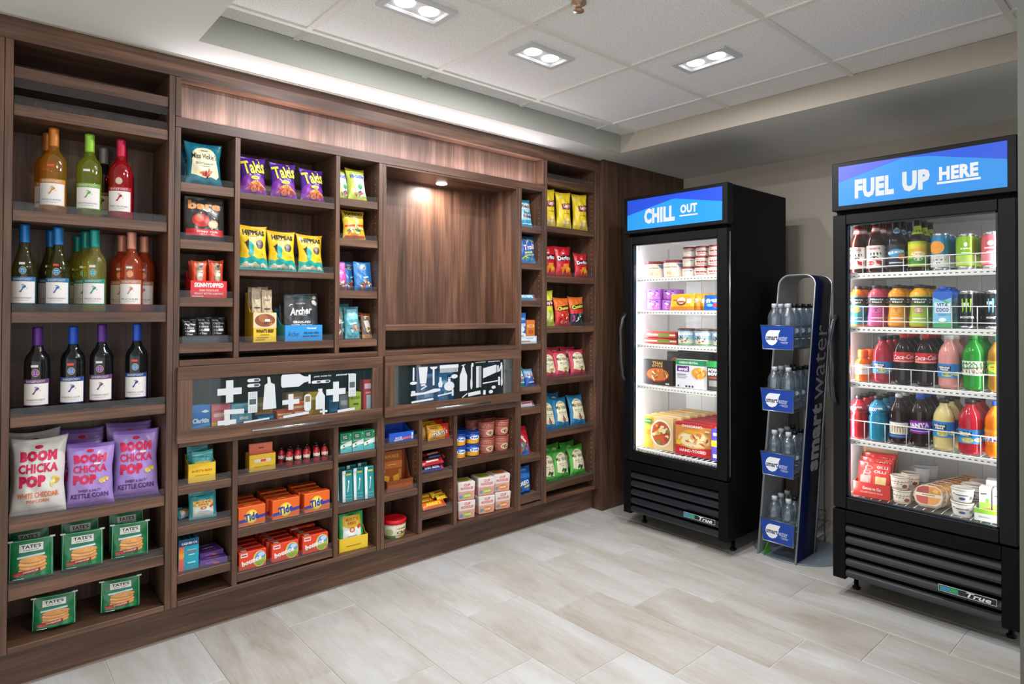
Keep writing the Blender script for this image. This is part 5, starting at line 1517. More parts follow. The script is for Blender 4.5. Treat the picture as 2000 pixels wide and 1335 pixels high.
# drinks
kind('cider_red', lambda w, h: turned('beer_bottle', beer(w / 2, h), liquid('3a140c', .25), [(.0138, h * .965), (.0142, h), (.001, h)], '8a1a1c', [(h * .08, h * .50, 'e3cfc4', [R(.5, .5, .92, .96, 'ece0d8'), T('REDD\'S', .42, .86, .5, .09, 'b8242c', bold=.05), R(.45, .62, .5, .12, '2c2422'), E_(.45, .45, .3, .14, '2c2422'), P([(.5, .36), (.8, .30), (.75, .12), (.55, .2)], 'c2242c'), E_(.3, .22, .3, .2, 'd9473c')], 200), (h * .74, h * .86, 'b3222a', [R(.5, .5, .8, .5, 'e6ddd4')], 360)], 18))
kind('beer_blue', lambda w, h: turned('beer_bottle', beer(w / 2, h), liquid('1c0f0a', .15), [(.0138, h * .965), (.0142, h), (.001, h)], '2a4a7c', [(h * .08, h * .50, '20242e', [E_(.5, .62, .7, .36, '3f8ab8'), T('BLUE MOON', .46, .66, .6, .12, 'eef0f2', 6, bold=.04), E_(.68, .45, .3, .26, 'e0762c'), R(.5, .2, .6, .06, 'cfd4da')], 200), (h * .70, h * .82, None, [E_(.5, .5, .7, .95, 'a9c2d6'), E_(.5, .5, .5, .7, '4a7fae')], 110)], 18))
kind('beer_green', lambda w, h: turned('beer_bottle', beer(w / 2, h), liquid('2c1a0c', .2), [(.0138, h * .965), (.0142, h), (.001, h)], '3a4a1c', [(h * .08, h * .56, 'a9bf2c', [R(.5, .80, .92, .2, 'd9c92c'), E_(.5, .56, .66, .34, 'e6a83a'), E_(.5, .5, .5, .2, 'f0e2b8'), R(.5, .22, .8, .2, '3f8a34'), E_(.5, .3, .3, .14, 'eef0e2')], 200), (h * .70, h * .86, 'b4c234', [R(.5, .4, .6, .3, '4a6a1c')], 360)], 18))
kind('can_white', can('2a86b8', [R(.5, .20, 1, .42, 'dcd8d4'), E_(.38, .64, .66, .42, 'e8962c'), LINE(.38, .65, .4, .1, 'c2701c', bold=.03), R(.5, .24, .5, .04, '4a4a50'), E_(.42, .14, .06, .04, '3a3a40'), E_(.52, .14, .06, .04, '3a3a40')]))
kind('can_green', can('8dbf1f', [R(.5, .20, 1, .34, 'b5d45c'), E_(.5, .74, .14, .16, 'eef2e2'), R(.5, .60, .4, .05, 'eef2e2'), LINE(.5, .46, .36, .05, 'e6f0cf', bold=.02)]))
kind('can_pink', can('e2626e', [R(.5, .20, 1, .34, 'eb8a90'), E_(.5, .74, .26, .16, 'f4e6e4'), R(.5, .58, .5, .05, 'f4e6e4'), LINE(.5, .46, .36, .05, 'f6dcdc', bold=.02)]))
kind('can_black', can('15171a', [P([(.26, .86), (.32, .86), (.36, .52), (.30, .40)], '8fc92c'), P([(.44, .86), (.52, .86), (.50, .46), (.46, .40)], '8fc92c'), P([(.62, .86), (.70, .86), (.66, .50), (.62, .40)], '8fc92c'), R(.42, .68, .3, .10, 'dedfda'), T('MONSTER', .5, .26, .62, .07, 'dcdfd6', bold=.03)]))
kind('can_blueclaw', can('16181c', [P([(.26, .86), (.32, .86), (.36, .52), (.30, .40)], '4fb4e2'), P([(.44, .86), (.52, .86), (.50, .46), (.46, .40)], '4fb4e2'), P([(.62, .86), (.70, .86), (.66, .50), (.62, .40)], '4fb4e2'), R(.36, .72, .3, .10, 'dedfda'), T('MONSTER', .5, .26, .62, .07, 'dcdfd6', bold=.03)]))
def mm_art(c, c2, fr):
    return [R(.5, .22, 1, .44, c), R(.5, .64, 1, .40, c), R(.5, .83, 1, .26, '23211f'), T('Minute', .5, .88, .52, .07, 'eceae4', bold=.05), T('Maid', .5, .785, .36, .07, 'eceae4', bold=.05), R(.5, .68, 1, .03, '3f8f3a'), E_(.46, .52, .46, .20, fr), E_(.46, .52, .30, .12, c2), LINE(.5, .24, .5, .08, 'f2efe9', bold=.03), T('100% VIT C', .5, .13, .6, .05, 'f2efe9', bold=.02)]
def jc(liq, c, c2, fr): return drink(liq, '2c2622', c, mm_art(c, c2, fr), .04, .74, .1, prof=juice, name='juice_bottle', capr=.019)
kind('juice_teal', jc('e0701c', '1f9aa0', 'e6a02c', 'e8b43a'))
kind('juice_pink', jc('c94a5c', 'cf4f94', 'b03a7a', 'd97ab0'))
kind('juice_orange', jc('ef9a1c', 'ef9c22', 'e6801c', 'f4b84a'))
kind('juice_lime', jc('efa81c', 'a9c43a', 'f0e6d8', 'c98a7a'))
kind('coco', lambda w, h: pack('drink_carton', w, h * .86, w * .9, '7fc4e2', [P([(0, 1), (1, 1), (1, .86), (.5, .76), (0, .86)], '1f5fc2'), P([(0, .0), (1, .0), (1, .14), (.5, .2), (0, .1)], '4fae6a'), R(.5, .56, .86, .30, 'dcecf2'), T('VITA', .5, .64, .60, .11, '2a4a9c', bold=.04), T('COCO', .5, .50, .66, .11, '2a4a9c', bold=.04), P([(.5, .8), (.9, .7), (.7, .66)], '4fae4a'), LINE(.5, .36, .5, .05, '5a8ab0', bold=.01), E_(.5, .22, .4, .12, 'eef3f2')]))
def coco_cap(w, h):
    r = K0['coco'](w, h)
    MB().add([(-w / 2, -w * .45, h * .86), (w / 2, -w * .45, h * .86), (w / 2, w * .45, h * .86), (-w / 2, w * .45, h * .86), (-w * .2, 0, h * .96), (w * .2, 0, h * .96)], [(0, 1, 5, 4), (2, 3, 4, 5), (1, 2, 5), (3, 0, 4)]).build('gable_top', card('1d58b8'), r)
    MB().lathe([(.011, h * .90), (.011, h), (.001, h)], 12, cy=-w * .2).build('cap', mat('1f4fb4', .4, name='cap_plastic'), r)
    return r
K0 = {'coco': K['coco']}
kind('coco', coco_cap)
def sunny(r, h): return [(.001, .003), (r * .9, 0), (r, .008), (r, h * .3), (r * .98, h * .45), (r, h * .56), (r * .92, h * .64), (r * .62, h * .72), (r * .55, h * .76)]
kind('orange_dome', lambda w, h: turned('drink_bottle', sunny(w / 2, h), liquid('e8641c', .1), [(w * .30, h * .74), (w * .34, h * .76), (w * .34, h * .96), (w * .30, h), (.001, h)], 'e8601c', [(h * .22, h * .54, 'e9d9c8', [LINE(.5, .78, .8, .16, 'd9642c', bold=.03), R(.5, .5, .9, .2, 'ecdccc'), LINE(.5, .5, .6, .09, 'b03a4a', bold=.02)], 360)], 20))
lab_mm = [R(.5, .5, 1, 1, '2579c2'), P([(0, 0), (1, 0), (1, .3), (.5, .46), (0, .3)], '3f9ad8'), R(.36, .66, .44, .40, '2a2422'), T('Minute', .36, .74, .36, .16, 'eceae4', bold=.05), T('Maid', .36, .58, .26, .15, 'eceae4', bold=.05), E_(.46, .24, .34, .34, 'ead24a'), E_(.78, .30, .28, .3, 'f0e6b0')]
kind('mm_red', drink('a82438', '2c2a2c', '2579c2', lab_mm, .20, .46, .1, prof=lemon, capr=.019))
kind('cola', drink('1d0f0c', 'd2201f', 'cb1f26', [R(.5, .12, 1, .1, 'e9b4ae'), T('Coca-Cola', .5, .54, .82, .44, 'f2eeec', 4, bold=.01, sh=.35)], .44, .64, .05))
kind('pink_lemon', drink('d9928a', 'dcdcd8', '2579c2', lab_mm, .20, .46, .05, prof=lemon, capr=.018))
kind('lime_soda', drink('1f9a2a', '2f8a34', '2a8f34', [R(.5, .5, .96, .92, 'e4ece2'), R(.5, .5, .9, .8, '3a7a3c'), T('MTN', .5, .70, .62, .26, 'e6ecdf', 8, bold=.06), T('DEW', .5, .34, .70, .34, 'c8302c', 8, bold=.08), T('DEW', .5, .34, .66, .28, 'e9ece2', 8, bold=.03)], .26, .54, .3, waist=.98))
kind('ginger', drink('b8842c', '2f9a5c', '6fb02c', [E_(.5, .5, .74, .62, 'd9e04a'), LINE(.5, .56, .52, .14, 'c2402c', bold=.04), LINE(.5, .40, .3, .12, 'c2402c', bold=.04), R(.5, .92, 1, .14, 'd9a04a')], .30, .56, .25))
pw = lambda c: [T('POWER', .42, .62, .54, .22, 'eef0f2', 4, bold=.06), T('ADE', .30, .40, .30, .18, 'eef0f2', 4, bold=.06), R(.72, .34, .3, .08, '1c1c20', 8)]
kind('sport_red', drink('c21f28', '1d1c1e', 'c8202a', pw(0), .60, .80, .05, prof=straightb, capr=.019))
kind('sport_blue', drink('157a9c', '1d1c1e', '1780ac', pw(0), .60, .80, .05, prof=straightb, capr=.019))
kind('root_beer', drink('2c140c', 'e2e0da', '22365c', [R(.5, .58, .74, .70, 'eae4d4'), LINE(.5, .66, .54, .16, '7a5a24', bold=.04)] + [R(.28 + .09 * k, .52, .03, .36, 'b9944a') for k in range(6)] + [R(.5, .12, .9, .12, '4a7ac0')], .12, .46, .2, prof=lemon))
kind('grape', drink('24120f', '1f5ad0', '8a22a8', [T('FANTA', .45, .66, .74, .38, 'f0e6f4', 6, bold=.07), R(.5, .2, .9, .06, 'e6d4ee'), E_(.8, .3, .16, .2, 'd9b4e6'), P([(0, .4), (1, .52), (1, .3), (0, .22)], '4a2ab4')], .26, .50, .1))
kind('lemonade', drink('dcc987', '2c2a2c', '2579c2', lab_mm, .26, .56, .05, prof=lemon, capr=.019))
kind('fruit_punch', drink('b81f30', '2c2a2c', '2579c2', lab_mm, .20, .46, .05, prof=lemon, capr=.019))
kind('orange_soda', drink('ee7a12', '2a4fc0', 'e87f16', [P([(0, .2), (1, .34), (1, .62), (0, .48)], '5a2a9a'), T('FANTA', .5, .42, .8, .36, 'f2eef4', 6, bold=.07), R(.5, .86, 1, .2, 'f09a2c')], .22, .50, .05))
def snacktray(w, h):
    root = tray('display_box', w, h * .33, .17, '9a7450', [R(.5, .5, 1, 1, 'd8352c'), T('Genoa to Go', .5, .62, .5, .22, 'f0d6cc', bold=.03), T('SALAMI SNACK PACK', .5, .34, .62, .12, 'f0c0b4', bold=.02)], hb=h)
    return root
kind('salami_tray', snacktray)
kind('salami_pack', lambda w, h: bag('snack_pack', w, h, .02, [(0, 'cf3028')], [T('OLLI', .74, .86, .34, .08, 'f0d6d0', bold=.02), T('OLLI', .68, .72, .36, .08, 'f0d6d0', bold=.02), E_(.34, .82, .24, .12, 'e88078'), E_(.34, .82, .16, .07, 'cf3028'), E_(.30, .68, .24, .12, 'e88078'), E_(.30, .68, .16, .07, 'cf3028'), R(.26, .42, .34, .30, 'b87a70'), R(.72, .42, .32, .30, 'e2c084'), R(.5, .16, .9, .12, '2c3fa0'), LINE(.3, .16, .3, .05, 'dcdcec', bold=.02)], seed=71, pinch=.0, crimp=.02))
kind('yogurt_cup', tub('e9e1d4', 'e2d4c0', [R(.5, .5, 1, 1, 'ebe3d6'), R(.5, .72, 1, .2, 'c96a5a'), LINE(.45, .48, .5, .14, '4a3a34', bold=.02), E_(.7, .28, .26, .36, '8a4a34'), R(.5, .08, 1, .1, 'd9a48a')], .82, .08, 'yogurt_cup'))
kind('clear_cup', tub('cfd2d2', 'dcdedf', [], .82, .06, 'dessert_cup'))
kind('white_cup', tub('e9e5da', 'dfdbd0', [LINE(.5, .62, .52, .16, '2c3a5c', bold=.03), E_(.5, .28, .24, .26, '2f4f9a'), E_(.2, .7, .1, .1, '4a6a3a'), R(.85, .4, .12, .3, '8a8a84')], .76, .10, 'yogurt_cup'))
def wedge(w, h):
    p = [(-w * .5, h * .45), (-w * .40, h * .12), (-w * .28, 0), (w * .28, 0), (w * .42, h * .14), (w * .5, h * .5), (w * .42, h * .84), (w * .2, h), (-w * .22, h), (-w * .42, h * .82)]
    mb = MB()
    d = .03
    n = len(p)
    mb.add([(x * .92, -d / 2, z * .94 + h * .03) for x, z in p] + [(x, -d / 2 + .004, z) for x, z in p] + [(x, d / 2 - .003, z) for x, z in p] + [(x * .95, d / 2, z * .95 + h * .025) for x, z in p],
           [tuple(range(n)), tuple(range(4 * n - 1, 3 * n - 1, -1))] + [(r * n + i, (r + 1) * n + i, (r + 1) * n + (i + 1) % n, r * n + (i + 1) % n) for r in range(3) for i in range(n)])
    root = mb.build('snack_wedge_pack', [mat('d8c3a4', .3, 0, .3, name='clear_shell')])
    print_on(lambda x, z, e: ((x - w / 2) * .92, -d / 2 - e, z * .94 + h * .03), [P([(.06, .52), (.5, .52), (.5, .95), (.3, .96), (.1, .8)], 'b8342a'), P([(.5, .52), (.95, .52), (.9, .8), (.7, .96), (.5, .95)], 'e08a2c'), R(.5, .50, .9, .16, 'e9dcc4'), P([(.5, .42), (.94, .42), (.85, .16), (.7, .04), (.5, .04)], 'e0922f'), P([(.06, .42), (.5, .42), (.5, .04), (.24, .04), (.12, .16)], 'c23a2c'), LINE(.5, .50, .5, .08, '7a4a2c', bold=.03), E_(.74, .72, .2, .2, 'f0c04a')], w, h, root, curved=False)
    return root
kind('wedge', wedge)
kind('milk_carton', lambda w, h: pack('snack_carton', w, h, .06, 'e9eae6', [LINE(.4, .80, .6, .10, '3a4a3a', 8, bold=.02), P([(0, .3), (1, .34), (1, .56), (0, .5)], '9ac24a'), P([(0, .14), (1, .2), (1, .36), (0, .3)], 'd2603c'), P([(0, 0), (1, 0), (1, .16), (0, .12)], 'e6d24a'), E_(.7, .6, .3, .16, '6fae3a')]))
kind('green_tray', lambda w, h: tray('display_box', w, h, .09, 'e9ebe6', [R(.5, .80, 1, .36, '8ac22c'), R(.4, .35, .5, .12, 'b9bcc8'), R(.8, .3, .16, .2, '8a96b4')], hb=h))
kind('water', lambda w, h: turned('water_bottle', [(.001, .004), (w * .36, 0), (w * .46, .006), (w * .5, .02), (w * .5, h * .56), (w * .47, h * .62), (w * .5, h * .68), (w * .44, h * .76), (w * .30, h * .84), (.0135, h * .885), (.0135, h * .92)], PET, [(.0148, h * .905), (.0148, h * .99), (.013, h), (.001, h)], mat('c2cbd0', .35, name='pale_cap'), [(h * .16, h * .54, None, [E_(.5, .6, .5, .34, 'c9d6e4'), T('smart', .5, .34, .44, .12, '5a6a8c', bold=.03), R(.5, .12, .4, .06, 'dde4ea')], 150)], 16))
kind('water_dark', lambda w, h: turned('water_bottle', [(.001, .004), (w * .36, 0), (w * .46, .006), (w * .5, .02), (w * .5, h * .56), (w * .47, h * .62), (w * .5, h * .68), (w * .44, h * .76), (w * .30, h * .84), (.0135, h * .885), (.0135, h * .92)], PET, [(.0148, h * .905), (.0148, h * .99), (.013, h), (.001, h)], mat('15171b', .35, name='black_cap'), [(h * .16, h * .54, None, [E_(.5, .6, .5, .34, 'c9d6e4'), R(.5, .12, .4, .06, 'dde4ea')], 150)], 16))
# small shifts that keep neighbouring packs from cutting into each other (dx, dy, size)
NUDGE = {
    'black protein bar pouch at left of the charcoal box': (0.004, -0.004, 1),
    'black protein bar pouch at right of the charcoal box': (-0.004, 0.004, 1),
    'black protein bar pouch behind the middle one': (0, -0.008, 1),
    'black protein bar pouch behind the right one': (-0.004, 0.008, 1),
    'tan beef bar wrapper at right of the yellow box': (-0.004, -0.008, 1),
    'tan beef bar wrapper behind the left beef bar': (0.004, 0.004, 1),
    'brown and gold nut bar leaning at the right side': (-0.004, 0, 1),
    'red and white labelled beer bottle by the wall at the front of its lane': (0, 0, 0.96),
    'red and white labelled beer bottle by the wall, second in line from the front': (0, 0.004, 1),
    'red and white labelled beer bottle by the wall, third in line from the front': (0, 0.004, 1),
    'chewy fruit candy bag squeezed behind at the left side': (0.016, 0.008, 1),
    'gold gummy candy bag with black lettering': (0, 0, 0.92),
    'yellow and red chocolate candy bag in front': (-0.008, -0.016, 0.88),
    'yellow and red chocolate candy bag at the back': (-0.012, 0.02, 1),
    'cyan candy bag beside a blue one on the narrow shelf': (0, 0.008, 1),
    'red wrapped chocolate bar, fourth up in the short stack': (0, -0.004, 1),
    'brown wrapped chocolate bar, fifth up in the short stack': (-0.02, -0.004, 1),
    'scarlet wrapped chocolate bar, topmost up in the short stack': (-0.024, 0, 0.92),
    'orange peanut butter cup bar, front row on the low shelf': (0, -0.016, 0.96),
    'orange peanut butter cup bar, back row on the low shelf': (0, 0.016, 1),
    'yellow peanut bar lying across the orange bars': (0.004, -0.004, 0.82),
    'yellow chickpea puff bag with teal waves, middle of three': (-0.004, 0, 1),
    'red tortilla chip bag beside the upright, left of three': (0.004, 0, 1),
    'rose red and cream chip bag, left of the front three': (0.004, 0, 1),
    'rose red and cream chip bag hidden behind the left front bag': (0.012, 0.004, 1),
    'blue and cream chip bag, left of the front three': (0.004, 0, 1),
    'blue and cream chip bag hidden behind the left front bag': (0.012, 0.004, 1),
    'green and cream chip bag, left of the front three': (0.004, -0.004, 1),
    'green and cream chip bag hidden behind the left front bag': (0.012, 0.004, 1),
    'green cookie bag at left end of the upper cookie shelf': (0.004, 0, 1),
    'orange detergent box second back in the middle pile': (-0.008, 0, 0.96),
    'orange detergent box third back in the middle pile': (0, 0, 0.96),
    'orange detergent box second back in the right pile': (-0.008, 0, 0.96),
    'orange detergent box third back in the right pile': (0, 0, 0.96),
    'tall yellow display box on the floor of the third column': (0, 0.004, 1),
    'blue open display box under the right flap door': (0, 0.008, 1),
    'orange and brown chocolate display card standing in the box': (0.004, 0, 1),
    'orange citrus drink bottle with big orange cap at the front of its lane': (0, -0.004, 0.82),
    'orange citrus drink bottle with big orange cap, second in line from the front': (0, -0.004, 0.82),
    'red juice drink bottle with blue label at the front of its lane': (0, 0, 0.96),
    'red juice drink bottle with blue label, second in line from the front': (0, 0, 0.96),
    'red juice drink bottle with blue label, third in line from the front': (0, 0, 0.96),
    'red sports drink bottle at the front of its lane': (0, 0, 0.96),
    'red sports drink bottle, second in line from the front': (0, 0, 0.96),
    'red sports drink bottle, third in line from the front': (0, 0, 0.96),
    'blue sports drink bottle at the front of its lane': (0, 0, 0.96),
    'blue sports drink bottle, second in line from the front': (0, 0, 0.96),
    'blue sports drink bottle, third in line from the front': (0, 0, 0.96),
    'pale yellow lemonade bottle at the front of its lane': (0, 0, 0.96),
    'pale yellow lemonade bottle, second in line from the front': (0, 0, 0.96),
    'pale yellow lemonade bottle, third in line from the front': (0, 0, 0.96),
    'teal and navy drink mix box with an orange picture': (-0.004, 0, 1),
    'red orange dryer sheet box second back in the middle pile': (-0.004, 0, 1),
    'red orange dryer sheet box fourth back in the middle pile': (-0.004, 0, 1),
    'red orange dryer sheet box second back in the right pile': (-0.004, 0, 1),
    'red orange dryer sheet box third back in the right pile': (0, 0, 0.92),
    'red orange dryer sheet box fourth back in the right pile': (-0.004, 0, 1),
    'cream and yellow frozen bowl box in front': (-0.004, 0, 1),
    'cream frozen bowl box, sixth in the row': (0, 0.004, 1),
    'red frozen pizza box in front': (-0.004, 0, 1),
    'red frozen tray pack, lower of two': (0, 0, 0.96),
    'purple speckled ice cream carton, lower right of the small pile': (0.016, 0, 1),
    'purple speckled ice cream carton, upper right of the small pile': (0.024, 0, 0.96),
    'low navy medicine box in front behind the glass': (0, 0.008, 1),
    'tall tan medicine box behind the orange one': (-0.008, 0, 1),
    'tall red medicine box at right behind the flap glass': (0, 0.008, 1),
    'tall blue toiletry box behind the right flap glass': (0, 0.004, 1),
    'tall blue toiletry box behind the pump bottle graphic': (0, 0.016, 1),
    'orange banded noodle cup, lower of the right stack': (-0.004, 0, 1),
    'orange banded noodle cup, upper of the right stack': (-0.008, 0, 1),
    'purple kettle corn bag between the white bag and another purple bag': (0, -0.016, 1),
    'purple popcorn bag just behind the middle purple bag': (0, -0.004, 0.96),
    'charcoal beef jerky pouch leaning in front in the blue box': (-0.016, 0, 1),
    'charcoal beef jerky pouch behind the front one in the blue box': (0.012, 0, 1),
    'blue trail mix pouch in front, nearest the right side': (0, -0.004, 1),
    'blue trail mix pouch second from the right side': (-0.008, 0, 1),
    'pink trail mix pouch at the left side of its cubby': (0.004, 0, 1),
    'green and white tissue box, right of three': (-0.004, -0.004, 1),
    'teal toothbrush pack, right of the three front packs': (-0.008, -0.016, 1),
    'red capped wine bottle half hidden behind the ruby red bottle': (0.024, -0.016, 0.96),
    'teal capped wine bottle farthest back behind the teal labelled bottles': (0, -0.004, 0.96),
    'copper capped pink wine bottle peeking out left behind the front one': (-0.004, 0, 1),
    'teal wipe pack standing in front in the yellow box': (-0.016, -0.008, 0.92),
    'teal wipe pack at the back of the yellow box': (0.024, 0.032, 0.96),
    'green and white patch pouch standing in the yellow box': (0, -0.008, 1),
    'cream and red yogurt cup, lower of the front stack': (0, -0.008, 1),
    'yellow and red chocolate candy bag second from the front': (-0.008, 0, 1),
    'orange peanut butter cup bar, middle row on the low shelf': (-0.02, 0.012, 0.88),
    'yellow peanut bar lying behind the orange bars': (-0.012, -0.004, 1),
}
# ================================================================== PLACING THE GOODS
PROTO = {}
ORD = ['front', 'second', 'third', 'fourth', 'fifth', 'sixth', 'seventh', 'eighth', 'ninth']

def put(key, loc, w, h, label, cat, group=None, rz=0.0, tilt=0.0, roll=0.0):
    if key not in PROTO:
        o = K[key](w, h)
        PROTO[key] = (o, w, h)
    else:
        p, w0, h0 = PROTO[key]
        o = copy_tree(p)
        o.scale = (w / w0, w / w0 if abs(w / w0 - 1) < .25 else 1, h / h0)
        for k in ('group', 'kind'):
            if k in o: del o[k]
    o.rotation_euler = (-rad(tilt), rad(roll), rad(rz))
    zl = 0.0
    if tilt or roll:                        # a leaning pack rests on its lowest edge
        m3 = o.rotation_euler.to_matrix()
        a, b, c = m3[2]
        sx, sy, sz = o.scale
        zl = min(a * v.co.x * sx + b * v.co.y * sy + c * v.co.z * sz for v in o.data.vertices)
    nx, ny, ns = NUDGE.get(label, (0, 0, 1))
    if ns != 1: o.scale = [q * ns for q in o.scale]
    o.location = (loc[0] + nx, loc[1] + ny, loc[2] - zl * ns)
    tag(o, label, cat, group)
    return o

_rn = random.Random(11)
def row(z, y, cat, group, items, tilt=0, jit=2.0, rz=0.0):
    """items: (key, x, w, h, label[, dy[, rz]])"""
    for it in items:
        key, x, w, h, label = it[:5]
        dy = it[5] if len(it) > 5 else 0
        r = it[6] if len(it) > 6 else rz + _rn.uniform(-jit, jit)
        put(key, (x, y + dy, z + .0006), w, h, label, cat, group, r, tilt)

def file_(z, y, cat, group, key, x, w, h, what, n, dy, first=1, tilt=0, rz=0, dx=0, dh=0):
    """copies standing one behind another"""
    for k in range(first, first + n):
        put(key, (x + dx * k, y + dy * k, z + .0006), w, h + dh * k, '%s, %s in line behind the front one' % (what, ORD[k]), cat, group, rz + _rn.uniform(-1.5, 1.5), tilt)

# ---- wine bay
g = 'wine bottles in the tall bay'
wc = 'wine bottle'
row(1.659, 2.80, wc, g, [
    ('wine_amber', .242, .080, .315, 'white wine bottle with orange cap and amber frame label on top wine shelf', 0, -14),
    ('wine_amber', .232, .080, .315, 'orange capped white wine bottle half hidden behind the amber labelled bottle', .095, -10),
    ('wine_lime', .351, .080, .313, 'white wine bottle with lime green cap and green framed label', 0, -16),
    ('wine_red', .452, .080, .312, 'ruby red wine bottle with bright red cap on the top wine shelf', 0, -18),
    ('wine_red', .448, .080, .312, 'red capped wine bottle half hidden behind the ruby red bottle', .095, -18),
    ('wine_dark', .415, .076, .300, 'dark wine bottle with dull grey cap at the back of top wine shelf', .135, -18)])
row(1.307, 2.80, wc, g, [
    ('wine_blue_white', .161, .074, .310, 'slope shouldered wine bottle with blue cap hard against the left stile', 0, -10),
    ('wine_blue_white_red', .259, .074, .308, 'slope shouldered wine bottle with blue cap and orange price sticker', 0, -14),
    ('wine_blue_white', .245, .074, .306, 'blue capped wine bottle hidden behind the orange stickered bottle', .10, -14),
    ('wine_teal', .371, .074, .309, 'pale green wine bottle with teal cap and teal framed label in front', 0, -16),
    ('wine_teal', .352, .074, .309, 'teal capped wine bottle directly behind the front teal labelled bottle', .085, -16),
    ('wine_teal', .336, .074, .309, 'teal capped wine bottle farthest back behind the teal labelled bottles', .163, -16),
    ('wine_rose', .491, .076, .311, 'pink wine bottle with copper cap in front of two others', 0, -18),
    ('wine_rose', .478, .076, .305, 'copper capped pink wine bottle peeking out left behind the front one', .095, -18),
    ('wine_rose', .548, .076, .305, 'copper capped pink wine bottle peeking out right behind the front one', .075, -18)])
row(.948, 2.80, wc, g, [
    ('wine_purple', .202, .077, .304, 'dark red wine bottle with purple cap nearest the left stile', 0, -12),
    ('wine_blue', .307, .077, .306, 'dark red wine bottle with blue cap between two purple capped bottles', 0, -14),
    ('wine_purple', .396, .077, .312, 'dark red wine bottle with purple cap between two blue capped bottles', 0, -16),
    ('wine_blue', .512, .077, .313, 'dark red wine bottle with blue cap alone at right end of shelf', 0, -18)])
g = 'popcorn bags on the wine bay shelf'
row(.589, 2.782, 'popcorn bag', g, [
    ('pop_white', .208, .166, .268, 'white cheddar popcorn bag standing in front of another white bag', 0, -9),
    ('pop_white', .205, .160, .280, 'white popcorn bag mostly hidden behind the front white bag', .09, 3),
    ('pop_purple', .360, .156, .228, 'purple kettle corn bag between the white bag and another purple bag', .005, -10),
    ('pop_purple', .338, .150, .245, 'purple popcorn bag just behind the middle purple bag', .065, -4),
    ('pop_purple', .352, .158, .262, 'purple popcorn bag farthest back behind the middle purple bag', .13, 2),
    ('pop_purple', .510, .160, .258, 'purple kettle corn bag nearest the pin holes at right end', 0, -8),
    ('pop_purple', .505, .160, .275, 'purple popcorn bag behind the purple bag at right end', .09, -2)], tilt=7)
g = 'green cookie bags in the wine bay'
row(.361, 2.785, 'cookie bag', g, [
    ('cookie', .186, .128, .142, 'green cookie bag at left end of the upper cookie shelf', 0, -6),
    ('cookie', .341, .128, .134, 'green cookie bag in the middle of the upper cookie shelf', 0, -8),
    ('cookie', .493, .124, .132, 'green cookie bag at right end of the upper cookie shelf', 0, -10),
    ('cookie', .190, .120, .150, 'shaded green cookie bag behind the left upper bag', .10, -3),
    ('cookie', .345, .122, .150, 'shaded green cookie bag behind the middle upper bag', .10, -3),
    ('cookie', .498, .120, .150, 'shaded green cookie bag behind the right upper bag', .10, -3)], tilt=5)
row(.165, 2.795, 'cookie bag', g, [
    ('cookie', .259, .130, .116, 'green cookie bag on the lowest shelf, nearer the left stile', 0, -9),
    ('cookie', .465, .130, .118, 'green cookie bag on the lowest shelf, nearer the pin holes', 0, -9)], tilt=5)

# ---- middle unit, upper first column
row(1.826, 2.775, 'chip bag', None, [('chip_teal', .742, .150, .182, 'teal and cream chip bag alone in the topmost cubby', 0, -2)], tilt=6)
row(1.826, 2.86, 'chip bag', None, [('chip_blue', .735, .150, .165, 'dark blue chip bag in shadow behind the teal and cream bag', 0, 4)], tilt=4)
row(1.598, 2.775, 'fruit chip pouch', None, [('bare', .746, .156, .186, 'black apple chip pouch with a red apple picture', 0, -2)], tilt=3)
row(1.366, 2.795, 'display box', None, [('skinny_tray', .760, .139, .069, 'red display box of almond pouches under the apple chips', 0, -2)])
row(1.369, 2.775, 'snack pouch', 'orange almond pouches in the red box', [
    ('skinny', .727, .064, .150, 'orange almond pouch at the left of the red box', 0, -4), ('skinny', .794, .064, .155, 'orange almond pouch at the right of the red box', 0, 4)], tilt=2)
row(1.369, 2.815, 'snack pouch', 'orange almond pouches in the red box', [('skinny', .727, .062, .148, 'orange almond pouch hidden behind the left pouch in red box', 0, 4), ('skinny', .793, .062, .150, 'orange almond pouch hidden behind the right pouch in red box', 0, -3)], tilt=2)
row(1.180, 2.835, 'display box', None, [('dark_tray', .752, .180, .030, 'charcoal display box of protein bars in the fourth cubby', 0, 0)])
row(1.183, 2.782, 'protein bar', 'black protein bar pouches', [('darkbar', .692, .056, .096, 'black protein bar pouch at left of the charcoal box', 0, 2), ('darkbar', .752, .056, .104, 'black protein bar pouch in middle of the charcoal box', 0, -3), ('darkbar', .812, .058, .102, 'black protein bar pouch at right of the charcoal box', 0, 4)], tilt=6)
row(1.183, 2.83, 'protein bar', 'black protein bar pouches', [('darkbar', .702, .056, .098, 'black protein bar pouch behind the left one', 0, 0), ('darkbar', .765, .056, .1, 'black protein bar pouch behind the middle one', 0, 0), ('darkbar', .815, .056, .1, 'black protein bar pouch behind the right one', 0, 0)], tilt=6)

